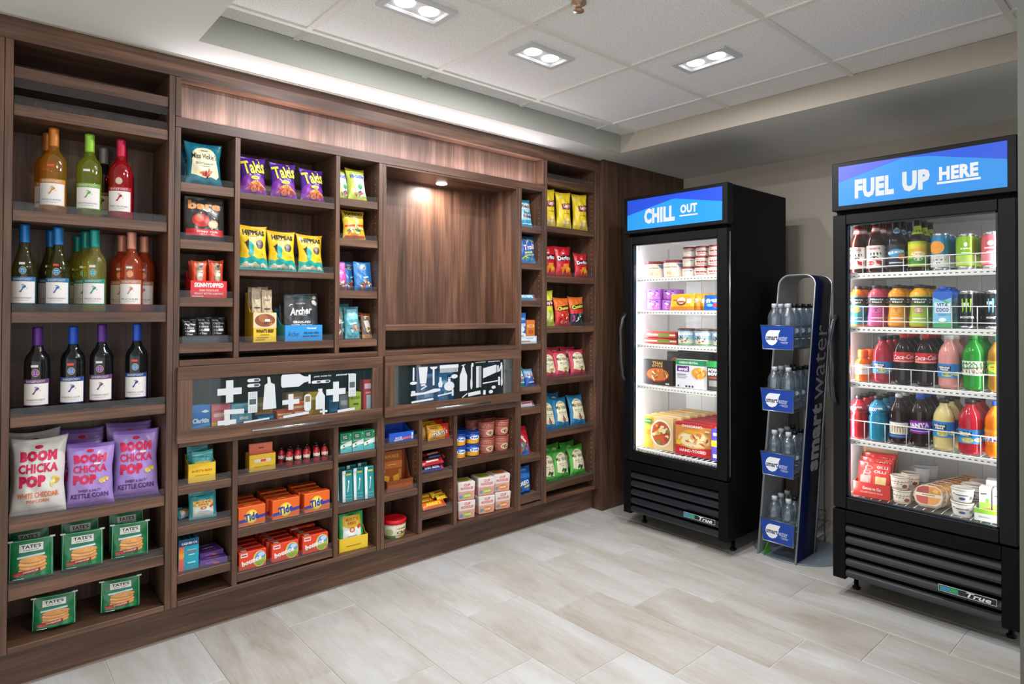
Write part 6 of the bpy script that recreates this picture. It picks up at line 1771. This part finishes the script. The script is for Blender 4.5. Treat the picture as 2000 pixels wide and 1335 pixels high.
# ---- second column
g = 'purple rolled tortilla chip bags'
row(1.815, 2.780, 'chip bag', g, [('takis', .945, .118, .172, 'purple tortilla chip bag with yellow lettering, left of three', 0, 0), ('takis', 1.078, .122, .166, 'purple tortilla chip bag with yellow lettering, middle of three', 0, -3), ('takis', 1.214, .122, .158, 'purple tortilla chip bag with yellow lettering, right of three', 0, 3)], tilt=9)
g = 'yellow chickpea puff bags'
row(1.489, 2.780, 'puff bag', g, [('hippeas', .949, .132, .198, 'yellow chickpea puff bag with teal waves, left of three', 0, 2), ('hippeas', 1.079, .132, .184, 'yellow chickpea puff bag with teal waves, middle of three', .004, -2), ('hippeas', 1.208, .130, .178, 'yellow chickpea puff bag with teal waves, right of three', 0, 2)], tilt=8)
row(1.176, 2.815, 'display box', None, [('beef_box', .992, .098, .128, 'yellow and brown display box of beef bars', 0, -3), ('jerky_tray', 1.168, .172, .072, 'bright blue open display box of beef jerky', .01, -3)])
row(1.1798, 2.802, 'beef bar', 'beef bars in the yellow box', [('beef_bar', .972, .044, .235, 'tan beef bar wrapper at left of the yellow box', 0, 3), ('beef_bar', 1.017, .044, .226, 'tan beef bar wrapper at right of the yellow box', 0, -2)], tilt=2)
row(1.1798, 2.838, 'beef bar', 'beef bars in the yellow box', [('beef_bar', .966, .044, .238, 'tan beef bar wrapper behind the left beef bar', 0, 3), ('beef_bar', 1.012, .044, .24, 'tan beef bar wrapper behind the right beef bar', 0, -2)], tilt=2)
row(1.179, 2.795, 'jerky pouch', None, [('jerky', 1.187, .158, .214, 'charcoal beef jerky pouch leaning in front in the blue box', 0, -4), ('jerky', 1.15, .15, .17, 'charcoal beef jerky pouch behind the front one in the blue box', .045, -2)], tilt=4)

# ---- third column
row(1.847, 2.775, 'candy bag', None, [('hichew', 1.440, .105, .168, 'pale chewy fruit candy bag with a green spot', 0, 0)], tilt=14)
row(1.847, 2.79, 'candy bag', None, [('hichew', 1.358, .09, .16, 'chewy fruit candy bag squeezed behind at the left side', .0, 10)], tilt=12)
row(1.657, 2.778, 'candy bag', None, [('gummy', 1.425, .138, .160, 'gold gummy candy bag with black lettering', 0, 0)], tilt=10)
row(1.410, 2.778, 'trail mix pouch', None, [('nuts_blue', 1.474, .096, .146, 'blue trail mix pouch in front, nearest the right side', 0, 0), ('nuts_blue', 1.432, .090, .146, 'blue trail mix pouch second from the right side', .035, 0), ('nuts_blue', 1.402, .088, .144, 'blue trail mix pouch beside the pink pouch', .07, 0), ('nuts_pink', 1.352, .062, .138, 'pink trail mix pouch at the left side of its cubby', 0, 0)], tilt=9)
row(1.177, 2.775, 'snack pouch', None, [('fish_bag', 1.416, .074, .158, 'pale teal snack pouch in front of its cubby', 0, -3), ('fish_bag', 1.388, .074, .172, 'pale teal snack pouch behind the front teal pouch', .035, 2)], tilt=8)
row(1.177, 2.775, 'snack bar', None, [('nut_bar', 1.500, .052, .126, 'brown and gold nut bar leaning at the right side', 0, 0), ('red_bar', 1.345, .036, .132, 'slim red and beige snack bar at the left side', 0, 0)], tilt=11)
row(1.177, 2.82, 'snack bar', None, [('nut_bar', 1.478, .050, .130, 'brown nut bar behind the leaning gold nut bar', 0, 0)], tilt=10)

# ---- behind the first-aid flap
g = 'medicine boxes behind the first aid flap'
row(.800, 2.757, 'medicine box', g, [
    ('med_blue', .728, .072, .128, 'blue allergy medicine box at left behind the flap glass', 0, 0), ('med_pink', .806, .074, .124, 'pink and yellow medicine box beside the blue one', 0, 0),
    ('med_teal', .888, .086, .118, 'pale blue and navy medicine box behind the glass', 0, 0), ('med_navy', .985, .070, .060, 'low navy medicine box in front behind the glass', -.02, 0),
    ('med_tan', 1.002, .080, .125, 'pale medicine box with tan panel behind the white tube graphic', .06, 0), ('med_orange', 1.068, .070, .075, 'low orange medicine box behind the glass', -.01, 0),
    ('med_orange', 1.142, .074, .105, 'orange medicine box beside the gold one', 0, 0), ('med_tan', 1.150, .080, .138, 'tall tan medicine box behind the orange one', .06, 0),
    ('med_gold', 1.222, .076, .140, 'tall gold medicine box behind the glass', .02, 0), ('med_navy', 1.302, .046, .110, 'dark blue medicine box under the white cross graphic', 0, 0),
    ('med_grey', 1.358, .046, .112, 'grey medicine box beside the lime one', .01, 0), ('med_lime', 1.412, .062, .124, 'lime green medicine box behind the glass', 0, 0),
    ('med_red', 1.478, .056, .180, 'tall red medicine box at right behind the flap glass', -.02, 0)])
g = 'toiletry boxes behind the right flap'
row(.800, 2.76, 'toiletry box', g, [('care_blue', 1.86, .13, .205, 'tall blue toiletry box behind the right flap glass', .05, 0), ('care_blue', 1.98, .10, .225, 'tall blue toiletry box behind the pump bottle graphic', .03, 0), ('care_cyan', 1.925, .06, .19, 'cyan toiletry box between two blue ones', 0, 0)])

# ---- lower first column
row(.614, 2.80, 'display box', None, [('wipe_tray', .745, .102, .076, 'yellow display box of facial wipes under the flap door', 0, -6)])
g = 'teal facial wipe packs'
row(.617, 2.798, 'wipe pack', g, [('wipe_pack', .762, .090, .128, 'teal wipe pack standing in front in the yellow box', -.02, -8), ('wipe_pack', .742, .088, .134, 'teal wipe pack second in the yellow box', .012, 8), ('wipe_pack', .730, .088, .130, 'teal wipe pack at the back of the yellow box', .036, -4)], tilt=6)
row(.454, 2.778, 'wipe pack', g, [('wipe_pack', .752, .106, .114, 'teal and white wipe pack leaning alone on second lower shelf', 0, -6)], tilt=14)
row(.454, 2.83, 'wipe pack', g, [('wipe_pack', .700, .06, .05, 'small crumpled wipe pack lying in shadow at the left', 0, 20)], tilt=40)
row(.265, 2.785, 'drink mix box', None, [('hydration_box', .700, .074, .124, 'teal and navy drink mix box with an orange picture', 0, -4)])
row(.265, 2.80, 'carton', None, [('purple_box', .792, .104, .024, 'flat purple carton lying beside the teal drink mix box', 0, -6)])
row(.2902, 2.83, 'carton', None, [('purple_box', .785, .095, .020, 'flat purple carton stacked on top of the lower purple carton', 0, 4)])

# ---- lower second column
row(.615, 2.795, 'display box', None, [('bees_box', .990, .112, .072, 'yellow display box beside the red shot bottles', 0, -3)])
row(.618, 2.800, 'backer', None, [('coral_card', .992, .100, .112, 'coral card standing up inside the yellow display box', 0, -3)])
g = 'little red energy shot bottles'
k = 0
for i, (x, y) in enumerate(((1.110, 0), (1.150, 0), (1.190, 0), (1.238, 0), (1.278, 0), (1.092, .045), (1.135, .05), (1.172, .05), (1.215, .05), (1.258, .05))):
    nm = ('leftmost', 'second from left', 'middle', 'second from right', 'rightmost')[i % 5]
    put('energy', (x, 2.775 + y, .6156), .031, .078, 'small red energy shot bottle, %s in the %s row' % (nm, 'front' if i < 5 else 'back'), 'bottle', g, -15)
g = 'orange laundry detergent boxes'
for x, w, h, nm, nb in ((.938, .112, .083, 'left', 3), (1.085, .120, .085, 'middle', 3), (1.229, .120, .087, 'right', 3)):
    put('tide', (x, 2.763, .3946), w, h, 'orange detergent box at the front of the %s pile' % nm, 'detergent box', g, -2)
    for j in range(1, nb + 1):
        put('tide', (x - .006 + .004 * (j % 2), 2.765 + .048 * j, .3946), w, h + .001 * j, 'orange detergent box %s back in the %s pile' % (ORD[j], nm), 'detergent box', g, -2)
g = 'orange dryer sheet boxes'
for x, w, h, nm, nb in ((.942, .112, .075, 'left', 3), (1.082, .118, .078, 'middle', 4), (1.222, .120, .080, 'right', 4)):
    put('bounce', (x, 2.760, .2106), w, h, 'red orange dryer sheet box at the front of the %s pile' % nm, 'dryer sheet box', g, -2)
    for j in range(1, nb + 1):
        put('bounce', (x - .008 + .006 * (j % 2), 2.762 + .043 * j, .2106), w, h + .002 * j, 'red orange dryer sheet box %s back in the %s pile' % (ORD[j], nm), 'dryer sheet box', g, -2)

# ---- lower third column
g = 'green and white tissue boxes'
row(.637, 2.775, 'tissue box', g, [('mint_box', 1.376, .058, .093, 'green and white tissue box, left of three', 0, -2), ('mint_box', 1.438, .058, .094, 'green and white tissue box, middle of three', 0, -2), ('mint_box', 1.500, .058, .095, 'green and white tissue box, right of three', 0, -2)])
g = 'teal toothbrush packs'
row(.398, 2.768, 'toothbrush pack', g, [('toothbrush', 1.388, .052, .150, 'teal toothbrush pack, left of the three front packs', 0, -6), ('toothbrush', 1.446, .052, .154, 'teal toothbrush pack, middle of the three front packs', 0, -6), ('toothbrush', 1.504, .050, .156, 'teal toothbrush pack, right of the three front packs', 0, -6),
    ('toothbrush', 1.372, .050, .160, 'teal toothbrush pack behind the left front pack', .04, -4), ('toothbrush', 1.430, .050, .162, 'teal toothbrush pack behind the middle front pack', .04, -4), ('toothbrush', 1.490, .050, .164, 'teal toothbrush pack behind the right front pack', .04, -4)], tilt=4)
row(.165, 2.790, 'display box', None, [('bees_tray', 1.424, .146, .062, 'tall yellow display box on the floor of the third column', 0, -4)])
row(.168, 2.780, 'patch pouch', None, [('wipe_green', 1.418, .122, .170, 'green and white patch pouch standing in the yellow box', 0, -4), ('wipe_green', 1.424, .118, .168, 'green patch pouch hidden behind the front green pouch', .025, -3)], tilt=5)

# ---- lower columns under the niche
row(.654, 2.79, 'display box', None, [('blue_tray', 1.676, .142, .084, 'blue open display box under the right flap door', 0, -3)])
row(.403, 2.79, 'display box', None, [('orange_backer', 1.672, .150, .188, 'brown display box of chocolate with tall orange back', 0, -3)])
row(.4058, 2.826, 'display card', None, [('awake_card', 1.660, .126, .186, 'orange and brown chocolate display card standing in the box', 0, -3)])
g = 'gold wrapped chocolates in the brown box'
for i in range(8):
    put('gold_bar', (1.625 + .031 * (i % 4), 2.757 + .026 * (i // 4), .4065 + .013 * (i % 2)), .046, .030, 'gold wrapped chocolate piece heaped in the brown display box', 'chocolate', g, 20 * (i % 3) - 20, 62)
row(.165, 2.800, 'soup tub', None, [('red_lid_tub', 1.668, .124, .090, 'squat chili tub with a red lid on the bottom shelf', 0, -16)])
g = 'yellow and red chocolate candy bags'
row(.627, 2.772, 'candy bag', g, [('mms', 1.922, .158, .092, 'yellow and red chocolate candy bag in front', 0, -2), ('mms', 1.915, .158, .094, 'yellow and red chocolate candy bag second from the front', .03, 3), ('mms', 1.918, .156, .096, 'yellow and red chocolate candy bag at the back', .06, -2)], tilt=14)
g = 'stacked chocolate bars'
for i, (kk, nm) in enumerate((('bar_blue', 'blue'), ('bar_white', 'white'), ('bar_dark', 'dark brown'), ('bar_red', 'red'), ('bar_dark', 'brown'), ('bar_red', 'scarlet'))):
    put(kk, (1.876 + .012 * (i % 3) + .045 * (i // 4), 2.755 + .030 * (i % 3), .466 + .0115 * i), .145, .036, '%s wrapped chocolate bar, %s up in the short stack' % (nm, ('lowest', 'second', 'third', 'fourth', 'fifth', 'topmost')[i]), 'chocolate bar', g, -3 + 2 * i, 48)
for i in range(3):
    put('bar_orange', (1.880, 2.757 + .027 * i, .272 + .010 * i), .150, .044, 'orange peanut butter cup bar, %s row on the low shelf' % ('front', 'middle', 'back')[i], 'chocolate bar', 'orange peanut butter bars', -2, 52)
for i in range(2):
    put('bar_yellow', (1.945 + .012 * i, 2.775 + .03 * i, .300 + .004 * i), .085, .040, 'yellow peanut bar lying %s the orange bars' % ('across', 'behind')[i], 'chocolate bar', 'yellow peanut bars', 4, 52)

g = 'blue and orange pasta cups'
for col, (x, w) in enumerate(((2.066, .082), (2.158, .090))):
    for lv in range(2):
        put('mac_cup', (x, 2.785, .5036 + .068 * lv), w, .067, 'blue and orange pasta cup, %s of the %s front stack' % (('lower', 'upper')[lv], ('left', 'right')[col]), 'pasta cup', g, -28)
        put('mac_cup', (x - .01, 2.885, .5036 + .068 * lv), w, .067, 'blue and orange pasta cup, %s of the %s rear stack' % (('lower', 'upper')[lv], ('left', 'right')[col]), 'pasta cup', g, -28)
g = 'reddish oatmeal cups'
for col, x in enumerate((2.259, 2.369)):
    for lv in range(2):
        put('oat_cup', (x, 2.785, .5036 + .090 * lv), .102, .089, 'reddish brown oatmeal cup, %s of the %s front stack' % (('lower', 'upper')[lv], ('left', 'right')[col]), 'oatmeal cup', g, -28)
    put('oat_cup', (x - .005, 2.90, .5036), .102, .089, 'reddish brown oatmeal cup, lower of the %s rear stack' % ('left', 'right')[col], 'oatmeal cup', g, -28)
    put('oat_cup', (x - .005, 2.90, .5936), .102, .089, 'reddish brown oatmeal cup, upper of the %s rear stack' % ('left', 'right')[col], 'oatmeal cup', g, -28)
g = 'pink and white noodle cups'
for col, (x, kk) in enumerate(((2.108, 'noodle_lime'), (2.250, 'noodle_orange'), (2.374, 'noodle_orange'))):
    for lv in range(2):
        k2 = 'noodle_lime' if (col == 1 and lv == 1) else kk
        put(k2, (x, 2.800, .1656 + .103 * lv), .108, .102, '%s banded noodle cup, %s of the %s stack' % (('lime' if k2 == 'noodle_lime' else 'orange'), ('lower', 'upper')[lv], ('left', 'middle', 'right')[col]), 'noodle cup', g, -10 - 3 * lv)

# ---- narrow candy column
row(1.818, 2.775, 'candy bag', None, [('welch', 2.560, .110, .180, 'pale blue fruit snack bag at top of the narrow column', 0, 0)], tilt=11)
row(1.603, 2.778, 'candy bag', None, [('trolli', 2.570, .140, .170, 'dark blue sour candy bag with pink lettering', 0, -4)], tilt=6)
row(1.379, 2.768, 'snack bar', None, [('bar_cyan', 2.565, .145, .040, 'cyan wrapped crispy bar lying along the narrow shelf', 0, -2), ('bar_cyan', 2.562, .14, .040, 'cyan wrapped crispy bar behind the front crispy bar', .035, 2)], tilt=30)
row(1.119, 2.800, 'display box', None, [('pale_tray', 2.556, .150, .044, 'pale blue open display box in the narrow column', 0, -2)])
row(1.122, 2.790, 'snack carton', None, [('blue_carton', 2.518, .064, .182, 'tall blue cookie carton standing in the pale box', 0, -2), ('orange_carton', 2.594, .068, .138, 'shorter orange cookie carton standing in the pale box', 0, -2)])
row(.857, 2.775, 'candy bag', None, [('cyan_bag', 2.526, .080, .115, 'cyan candy bag beside a blue one on the narrow shelf', 0, 0), ('blue_small', 2.598, .084, .108, 'mixed blue candy bag beside the cyan one', 0, 4)], tilt=16)
row(.737, 2.765, 'chocolate bar', None, [('bar_pale', 2.560, .125, .036, 'white wrapped chocolate bar lying in front', 0, -2), ('bar_scarlet', 2.545, .12, .038, 'red and gold chocolate bar lying behind the white one', .035, 3)], tilt=40)
row(.448, 2.775, 'candy bag', None, [('skittles', 2.540, .128, .170, 'red rainbow candy bag with slanted lettering', 0, 0)], tilt=18)
row(.214, 2.782, 'cookie pouch', None, [('oreo', 2.548, .120, .160, 'bright blue mini cookie pouch at foot of the narrow column', 0, 0)], tilt=5)

# ---- crisp bay
g = 'yellow crisp bags'
row(1.841, 2.778, 'chip bag', g, [('lays', 2.750, .118, .245, 'plain yellow chip bag cut off by the upright, left of three', 0, -10), ('lays', 2.890, .118, .240, 'plain yellow chip bag, middle of three on top shelf', 0, -16), ('lays', 3.045, .122, .246, 'plain yellow chip bag, right of three on top shelf', 0, -16)], tilt=4)
g = 'red tortilla chip bags'
row(1.532, 2.785, 'chip bag', g, [('doritos', 2.755, .145, .196, 'red tortilla chip bag beside the upright, left of three', 0, 0), ('doritos', 2.918, .152, .205, 'red tortilla chip bag, tallest and middle of three', .02, -4), ('doritos', 3.046, .135, .164, 'shorter red tortilla chip bag in front at the right', -.02, 0)], tilt=6)
row(1.219, 2.782, 'chip bag', None, [('lays_lemon', 2.748, .125, .228, 'lemon yellow chip bag beside the orange corn puff bags', 0, -6), ('cheetos', 2.888, .140, .182, 'orange and red corn puff bag beside the lemon yellow bag', 0, -2), ('cheetos_hot', 3.025, .140, .192, 'orange and dark corn puff bag nearest the dark panel', 0, -4)], tilt=7)
for zz, key, nm, hh in ((.896, 'chip_rose', 'rose red and cream', .168), (.568, 'chip_blue', 'blue and cream', .196), (.245, 'chip_green', 'green and cream', .186)):
    g = nm + ' chip bags'
    row(zz, 2.776, 'chip bag', g, [(key, 2.752, .140, hh, '%s chip bag, left of the front three' % nm, 0, -4), (key, 2.885, .142, hh, '%s chip bag, middle of the front three' % nm, .004, 0), (key, 3.032, .146, hh * 1.02, '%s chip bag, right of the front three' % nm, 0, -3)], tilt=13)
    row(zz, 2.845, 'chip bag', g, [(key, 2.745, .14, hh * 1.12, '%s chip bag hidden behind the left front bag' % nm, 0, 2), (key, 2.880, .142, hh * 1.12, '%s chip bag hidden behind the middle front bag' % nm, 0, 3)] + ([(key, 3.02, .142, hh * 1.1, '%s chip bag hidden behind the right front bag' % nm, 0, 0)] if key != 'chip_blue' else []), tilt=8)

# ================================================================== INSIDE THE COOLERS
def fput(fy, key, xl, yl, z, w, h, label, cat, group=None, yaw=0.0, tilt=0.0):
    return put(key, (FLX + yl, fy - xl, z + .0008), w, h, label, cat, group, -90 + yaw, tilt)

L = lambda *a, **k: fput(FLY, *a, **k)
g = 'cream ice cream tubs'
L('ice_tub', -.222, .15, 1.52, .125, .100, 'large cream ice cream tub at left of freezer top shelf', 'ice cream tub', g, 18)
L('ice_tub', -.088, .15, 1.52, .125, .102, 'large cream ice cream tub second from left on freezer top shelf', 'ice cream tub', g, 18)
for r_, (z, n) in enumerate(((1.52, 'lowest'), (1.578, 'middle'), (1.636, 'topmost'))):
    for c_, x in enumerate((.014, .098, .182)):
        L('ice_small_plain' if c_ == 0 else 'ice_small', x + .004 * r_, .15, z, .080, .0575, 'small cream ice cream tub, %s of the %s stack' % (n, ('plain left', 'middle', 'right')[c_]), 'ice cream tub', g, 22)
for i, (x, z) in enumerate(((-.225, 1.323), (-.128, 1.323), (-.225, 1.388), (-.128, 1.388))):
    L('purple_stack', x + .01, .17, z, .092, .064, 'purple speckled ice cream carton, %s of the small pile' % ('lower left', 'lower right', 'upper left', 'upper right')[i], 'ice cream carton', 'purple ice cream cartons', 4)
g = 'yellow ice cream sandwich wrappers'
L('sandwich', -.016, .125, 1.323, .155, .098, 'yellow ice cream sandwich wrapper in front', 'ice cream wrapper', g, 4, 12)
for k in range(1, 5):
    L('sandwich', -.016 + .024 * k, .125 + .032 * k, 1.323, .155, .100, 'yellow ice cream sandwich wrapper, %s in the leaning row' % ORD[k], 'ice cream wrapper', g, 4, 12)
L('blue_pack', .195, .13, 1.323, .13, .088, 'blue fruit ice wrapper beside the yellow wrappers', 'ice cream wrapper', None, 6, 10)
L('red_tray', -.165, .18, 1.119, .225, .036, 'red frozen tray pack, lower of two', 'frozen meal', 'red frozen trays', 6)
L('red_tray', -.150, .18, 1.1555, .215, .036, 'red frozen tray pack, upper of two', 'frozen meal', 'red frozen trays', -3)
for i, x in enumerate((.008, .122, .236)):
    L('ben_tub', x, .14, 1.119, .100, .098, 'pale blue patterned ice cream tub, %s of three' % ('left', 'middle', 'right')[i], 'ice cream tub', 'patterned ice cream tubs', 18)
L('thai_box', -.168, .12, .870, .205, .152, 'dark frozen noodle meal box with an orange dish', 'frozen meal', None, 3)
L('dark_meal', -.02, .21, .870, .28, .200, 'long dark frozen meal box at the back', 'frozen meal', None, 0)
L('dark_meal', .02, .265, .870, .28, .205, 'dark frozen meal box farthest back of the shelf', 'frozen meal', None, 0)
L('evol_box', .062, .12, .870, .200, .166, 'white frozen meal box with a green band', 'frozen meal', None, 3)
L('power_box', .226, .12, .870, .118, .168, 'dark green frozen bowl box at right of the shelf', 'frozen meal', None, 3)
g = 'cream and yellow frozen bowl boxes'
L('bowl_box', -.172, .13, .482, .208, .196, 'cream and yellow frozen bowl box in front', 'frozen meal', g, 5)
for k in range(1, 6):
    L('bowl_box', -.172 + .022 * k, .13 + .052 * k, .482, .208, .197 + .004 * k, 'cream frozen bowl box, %s in the row' % ORD[k], 'frozen meal', g, 4)
g = 'red frozen pizza boxes'
L('pizza_box', .072, .13, .482, .220, .188, 'red frozen pizza box in front', 'frozen pizza', g, 8)
for k in range(1, 6):
    L('pizza_box', .072 + .016 * k, .13 + .052 * k, .482, .220, .190 + .003 * k, 'red frozen pizza box, %s in the row' % ORD[k], 'frozen pizza', g, 7)
L('violet_box', .246, .12, .482, .104, .175, 'violet and yellow frozen meal box at right edge', 'frozen meal', None, 5)

Rr = lambda *a, **k: fput(FRY, *a, **k)
def lane(key, xl, z, w, h, what, cat, group, yaw, n=3, dy=.088, y0=.110, dx=0.0):
    for k in range(n):
        lab = what + (' at the front of its lane' if k == 0 else ', %s in line from the front' % ORD[k])
        Rr(key, xl + dx * k, y0 + dy * k, z, w, h, lab, cat, group, yaw + _rn.uniform(-3, 3))
g = 'bottles and cans on the top fridge shelf'
lane('cider_red', LANES[0][0], 1.499, .074, .252, 'red and white labelled beer bottle by the wall', 'beer bottle', g, 16)
lane('cider_red', LANES[0][1], 1.499, .074, .248, 'brown beer bottle with red label, second from left', 'beer bottle', g, 16)
lane('beer_blue', LANES[0][2], 1.499, .073, .244, 'dark beer bottle with blue label', 'beer bottle', g, 20)
lane('beer_green', LANES[0][3], 1.499, .072, .232, 'brown beer bottle with lime green label', 'beer bottle', g, 18)
lane('can_white', LANES[0][4], 1.499, .070, .160, 'blue and white drink can with orange spot', 'drink can', g, 8, 4, .075)
lane('can_green', LANES[0][5], 1.499, .068, .150, 'lime green drink can', 'drink can', g, 10, 4, .075)
lane('can_pink', LANES[0][6], 1.499, .068, .150, 'coral pink drink can', 'drink can', g, 10, 4, .075)
g = 'juices and energy drinks on the second fridge shelf'
lane('juice_teal', LANES[1][0], 1.251, .072, .188, 'orange juice bottle with teal label', 'juice bottle', g, 14)
lane('juice_pink', LANES[1][1], 1.251, .072, .190, 'pink juice bottle with magenta label', 'juice bottle', g, 20)
lane('juice_orange', LANES[1][2], 1.251, .072, .190, 'orange juice bottle with orange label', 'juice bottle', g, 18)
lane('juice_lime', LANES[1][3], 1.251, .074, .188, 'yellow juice bottle with lime green label', 'juice bottle', g, 16)
lane('coco', LANES[1][4], 1.251, .068, .178, 'pale blue coconut water carton with blue top', 'drink carton', g, 8, 3, .08)
lane('can_black', LANES[1][5], 1.251, .062, .158, 'black energy drink can with green claw marks', 'drink can', g, 10, 5, .068)
lane('can_blueclaw', LANES[1][6], 1.251, .062, .158, 'black energy drink can with blue claw marks', 'drink can', g, 10, 5, .068)
g = 'soft drink bottles on the third fridge shelf'
lane('orange_dome', LANES[2][0], .995, .078, .178, 'orange citrus drink bottle with big orange cap', 'drink bottle', g, 14, 2)
lane('mm_red', LANES[2][1], .995, .080, .222, 'red juice drink bottle with blue label', 'drink bottle', g, 20)
lane('cola', LANES[2][2], .995, .078, .226, 'cola bottle with red cap and red label, left lane', 'drink bottle', g, 18)
lane('cola', LANES[2][3], .995, .078, .226, 'cola bottle with red cap and red label, right lane', 'drink bottle', g, 14)
lane('pink_lemon', LANES[2][4], .995, .078, .226, 'pale pink lemonade bottle with blue label', 'drink bottle', g, 12)
lane('lime_soda', LANES[2][5], .995, .078, .228, 'bright green soda bottle', 'drink bottle', g, 10)
lane('ginger', LANES[2][6], .995, .074, .226, 'amber soda bottle with green cap', 'drink bottle', g, 6)
g = 'soft drink bottles on the fourth fridge shelf'
lane('sport_red', LANES[3][0], .729, .082, .205, 'red sports drink bottle', 'drink bottle', g, 16)
lane('sport_blue', LANES[3][1], .729, .082, .212, 'blue sports drink bottle', 'drink bottle', g, 16)
lane('root_beer', LANES[3][2], .729, .078, .220, 'dark tea bottle with white cap', 'drink bottle', g, 12)
lane('grape', LANES[3][3], .729, .078, .226, 'dark grape soda bottle with purple label', 'drink bottle', g, 12)
lane('lemonade', LANES[3][4], .729, .083, .228, 'pale yellow lemonade bottle', 'drink bottle', g, 10)
lane('fruit_punch', LANES[3][5], .729, .083, .226, 'red fruit punch bottle with blue label', 'drink bottle', g, 8)
lane('orange_soda', LANES[3][6], .729, .078, .228, 'orange soda bottle with purple band', 'drink bottle', g, 4)
# bottom deck
Rr('salami_tray', -.215, .175, .462, .150, .200, 'red open display box of salami snack packs', 'display box', None, 6)
for k in range(3):
    Rr('salami_pack', -.212, .125 + .032 * k, .466 + .004 * k, .135, .150 + .012 * k, 'red salami snack pack, %s in the display box' % ORD[k], 'snack pack', 'red salami snack packs', 6, 16)
g = 'yogurt cups'
for lv in range(2):
    Rr('yogurt_cup', -.100, .125, .462 + .060 * lv, .078, .059, 'cream and red yogurt cup, %s of the front stack' % ('lower', 'upper')[lv], 'yogurt cup', g, 18)
    Rr('yogurt_cup', -.085, .215, .462 + .060 * lv, .078, .059, 'cream and red yogurt cup, %s of the second stack' % ('lower', 'upper')[lv], 'yogurt cup', g, 18)
for i, (x, y) in enumerate(((-.07, .31), (-.06, .40))):
    for lv in range(2):
        Rr('clear_cup', x, y, .462 + .066 * lv, .080, .065, 'clear dessert cup, %s of the %s stack' % (('lower', 'upper')[lv], ('nearer', 'farther')[i]), 'dessert cup', 'clear dessert cups', 0)
g = 'leaning row of wedge packs'
for k in range(9):
    Rr('wedge', .012 + .009 * k, .115 + .043 * k, .462, .115, .092, 'orange and red wedge shaped snack pack, %s in the leaning row' % ORD[k], 'snack pack', g, 8, 30)
g = 'white yogurt cups'
for i, (x, y) in enumerate(((.135, .125), (.150, .22), (.162, .31))):
    for lv in range(2):
        Rr('white_cup', x, y, .462 + .058 * lv, .086, .057, 'white yogurt cup, %s of the %s stack' % (('lower', 'upper')[lv], ('front', 'second', 'third')[i]), 'yogurt cup', g, 10)
Rr('green_tray', .232, .135, .462, .105, .050, 'small white and green display box at right of fridge floor', 'display box', None, 4)
for k in range(2):
    Rr('milk_carton', .212 + .045 * k, .145, .466, .040, .128, 'white snack carton with coloured bands, %s in the green box' % ('left', 'right')[k], 'snack carton', 'white snack cartons', 4)
    Rr('milk_carton', .216 + .045 * k, .24, .462, .040, .145, 'white snack carton, %s at the back behind the green box' % ('left', 'right')[k], 'snack carton', 'white snack cartons', 4)

# ---- bottled water in the rack: nothing tells the bottles of one basket apart but their caps
for b, (xf, xr, y0, y1, zf) in enumerate(BASK):
    nm = ('top', 'second', 'third', 'lowest')[b]
    nx = int((xr - xf - .012) / .0755)
    for i in range(nx):
        for j in range(2):
            dark = (j == 1 and i >= 1) or (j == 0 and i >= 3)
            x = xf + .053 + .0740 * i
            y = y1 - .037 - .0755 * j
            put('water_dark' if dark else 'water', (x, y, zf), .072, .236 if b == 0 else .225, '%s capped clear water bottle in the %s basket, %s from the sign, %s side' % ('black' if dark else 'pale', nm, ('first', 'second', 'third', 'fourth', 'fifth')[i], ('left', 'right')[j]), 'water bottle', 'water bottles with %s caps, %s basket' % ('black' if dark else 'pale', nm), -70)
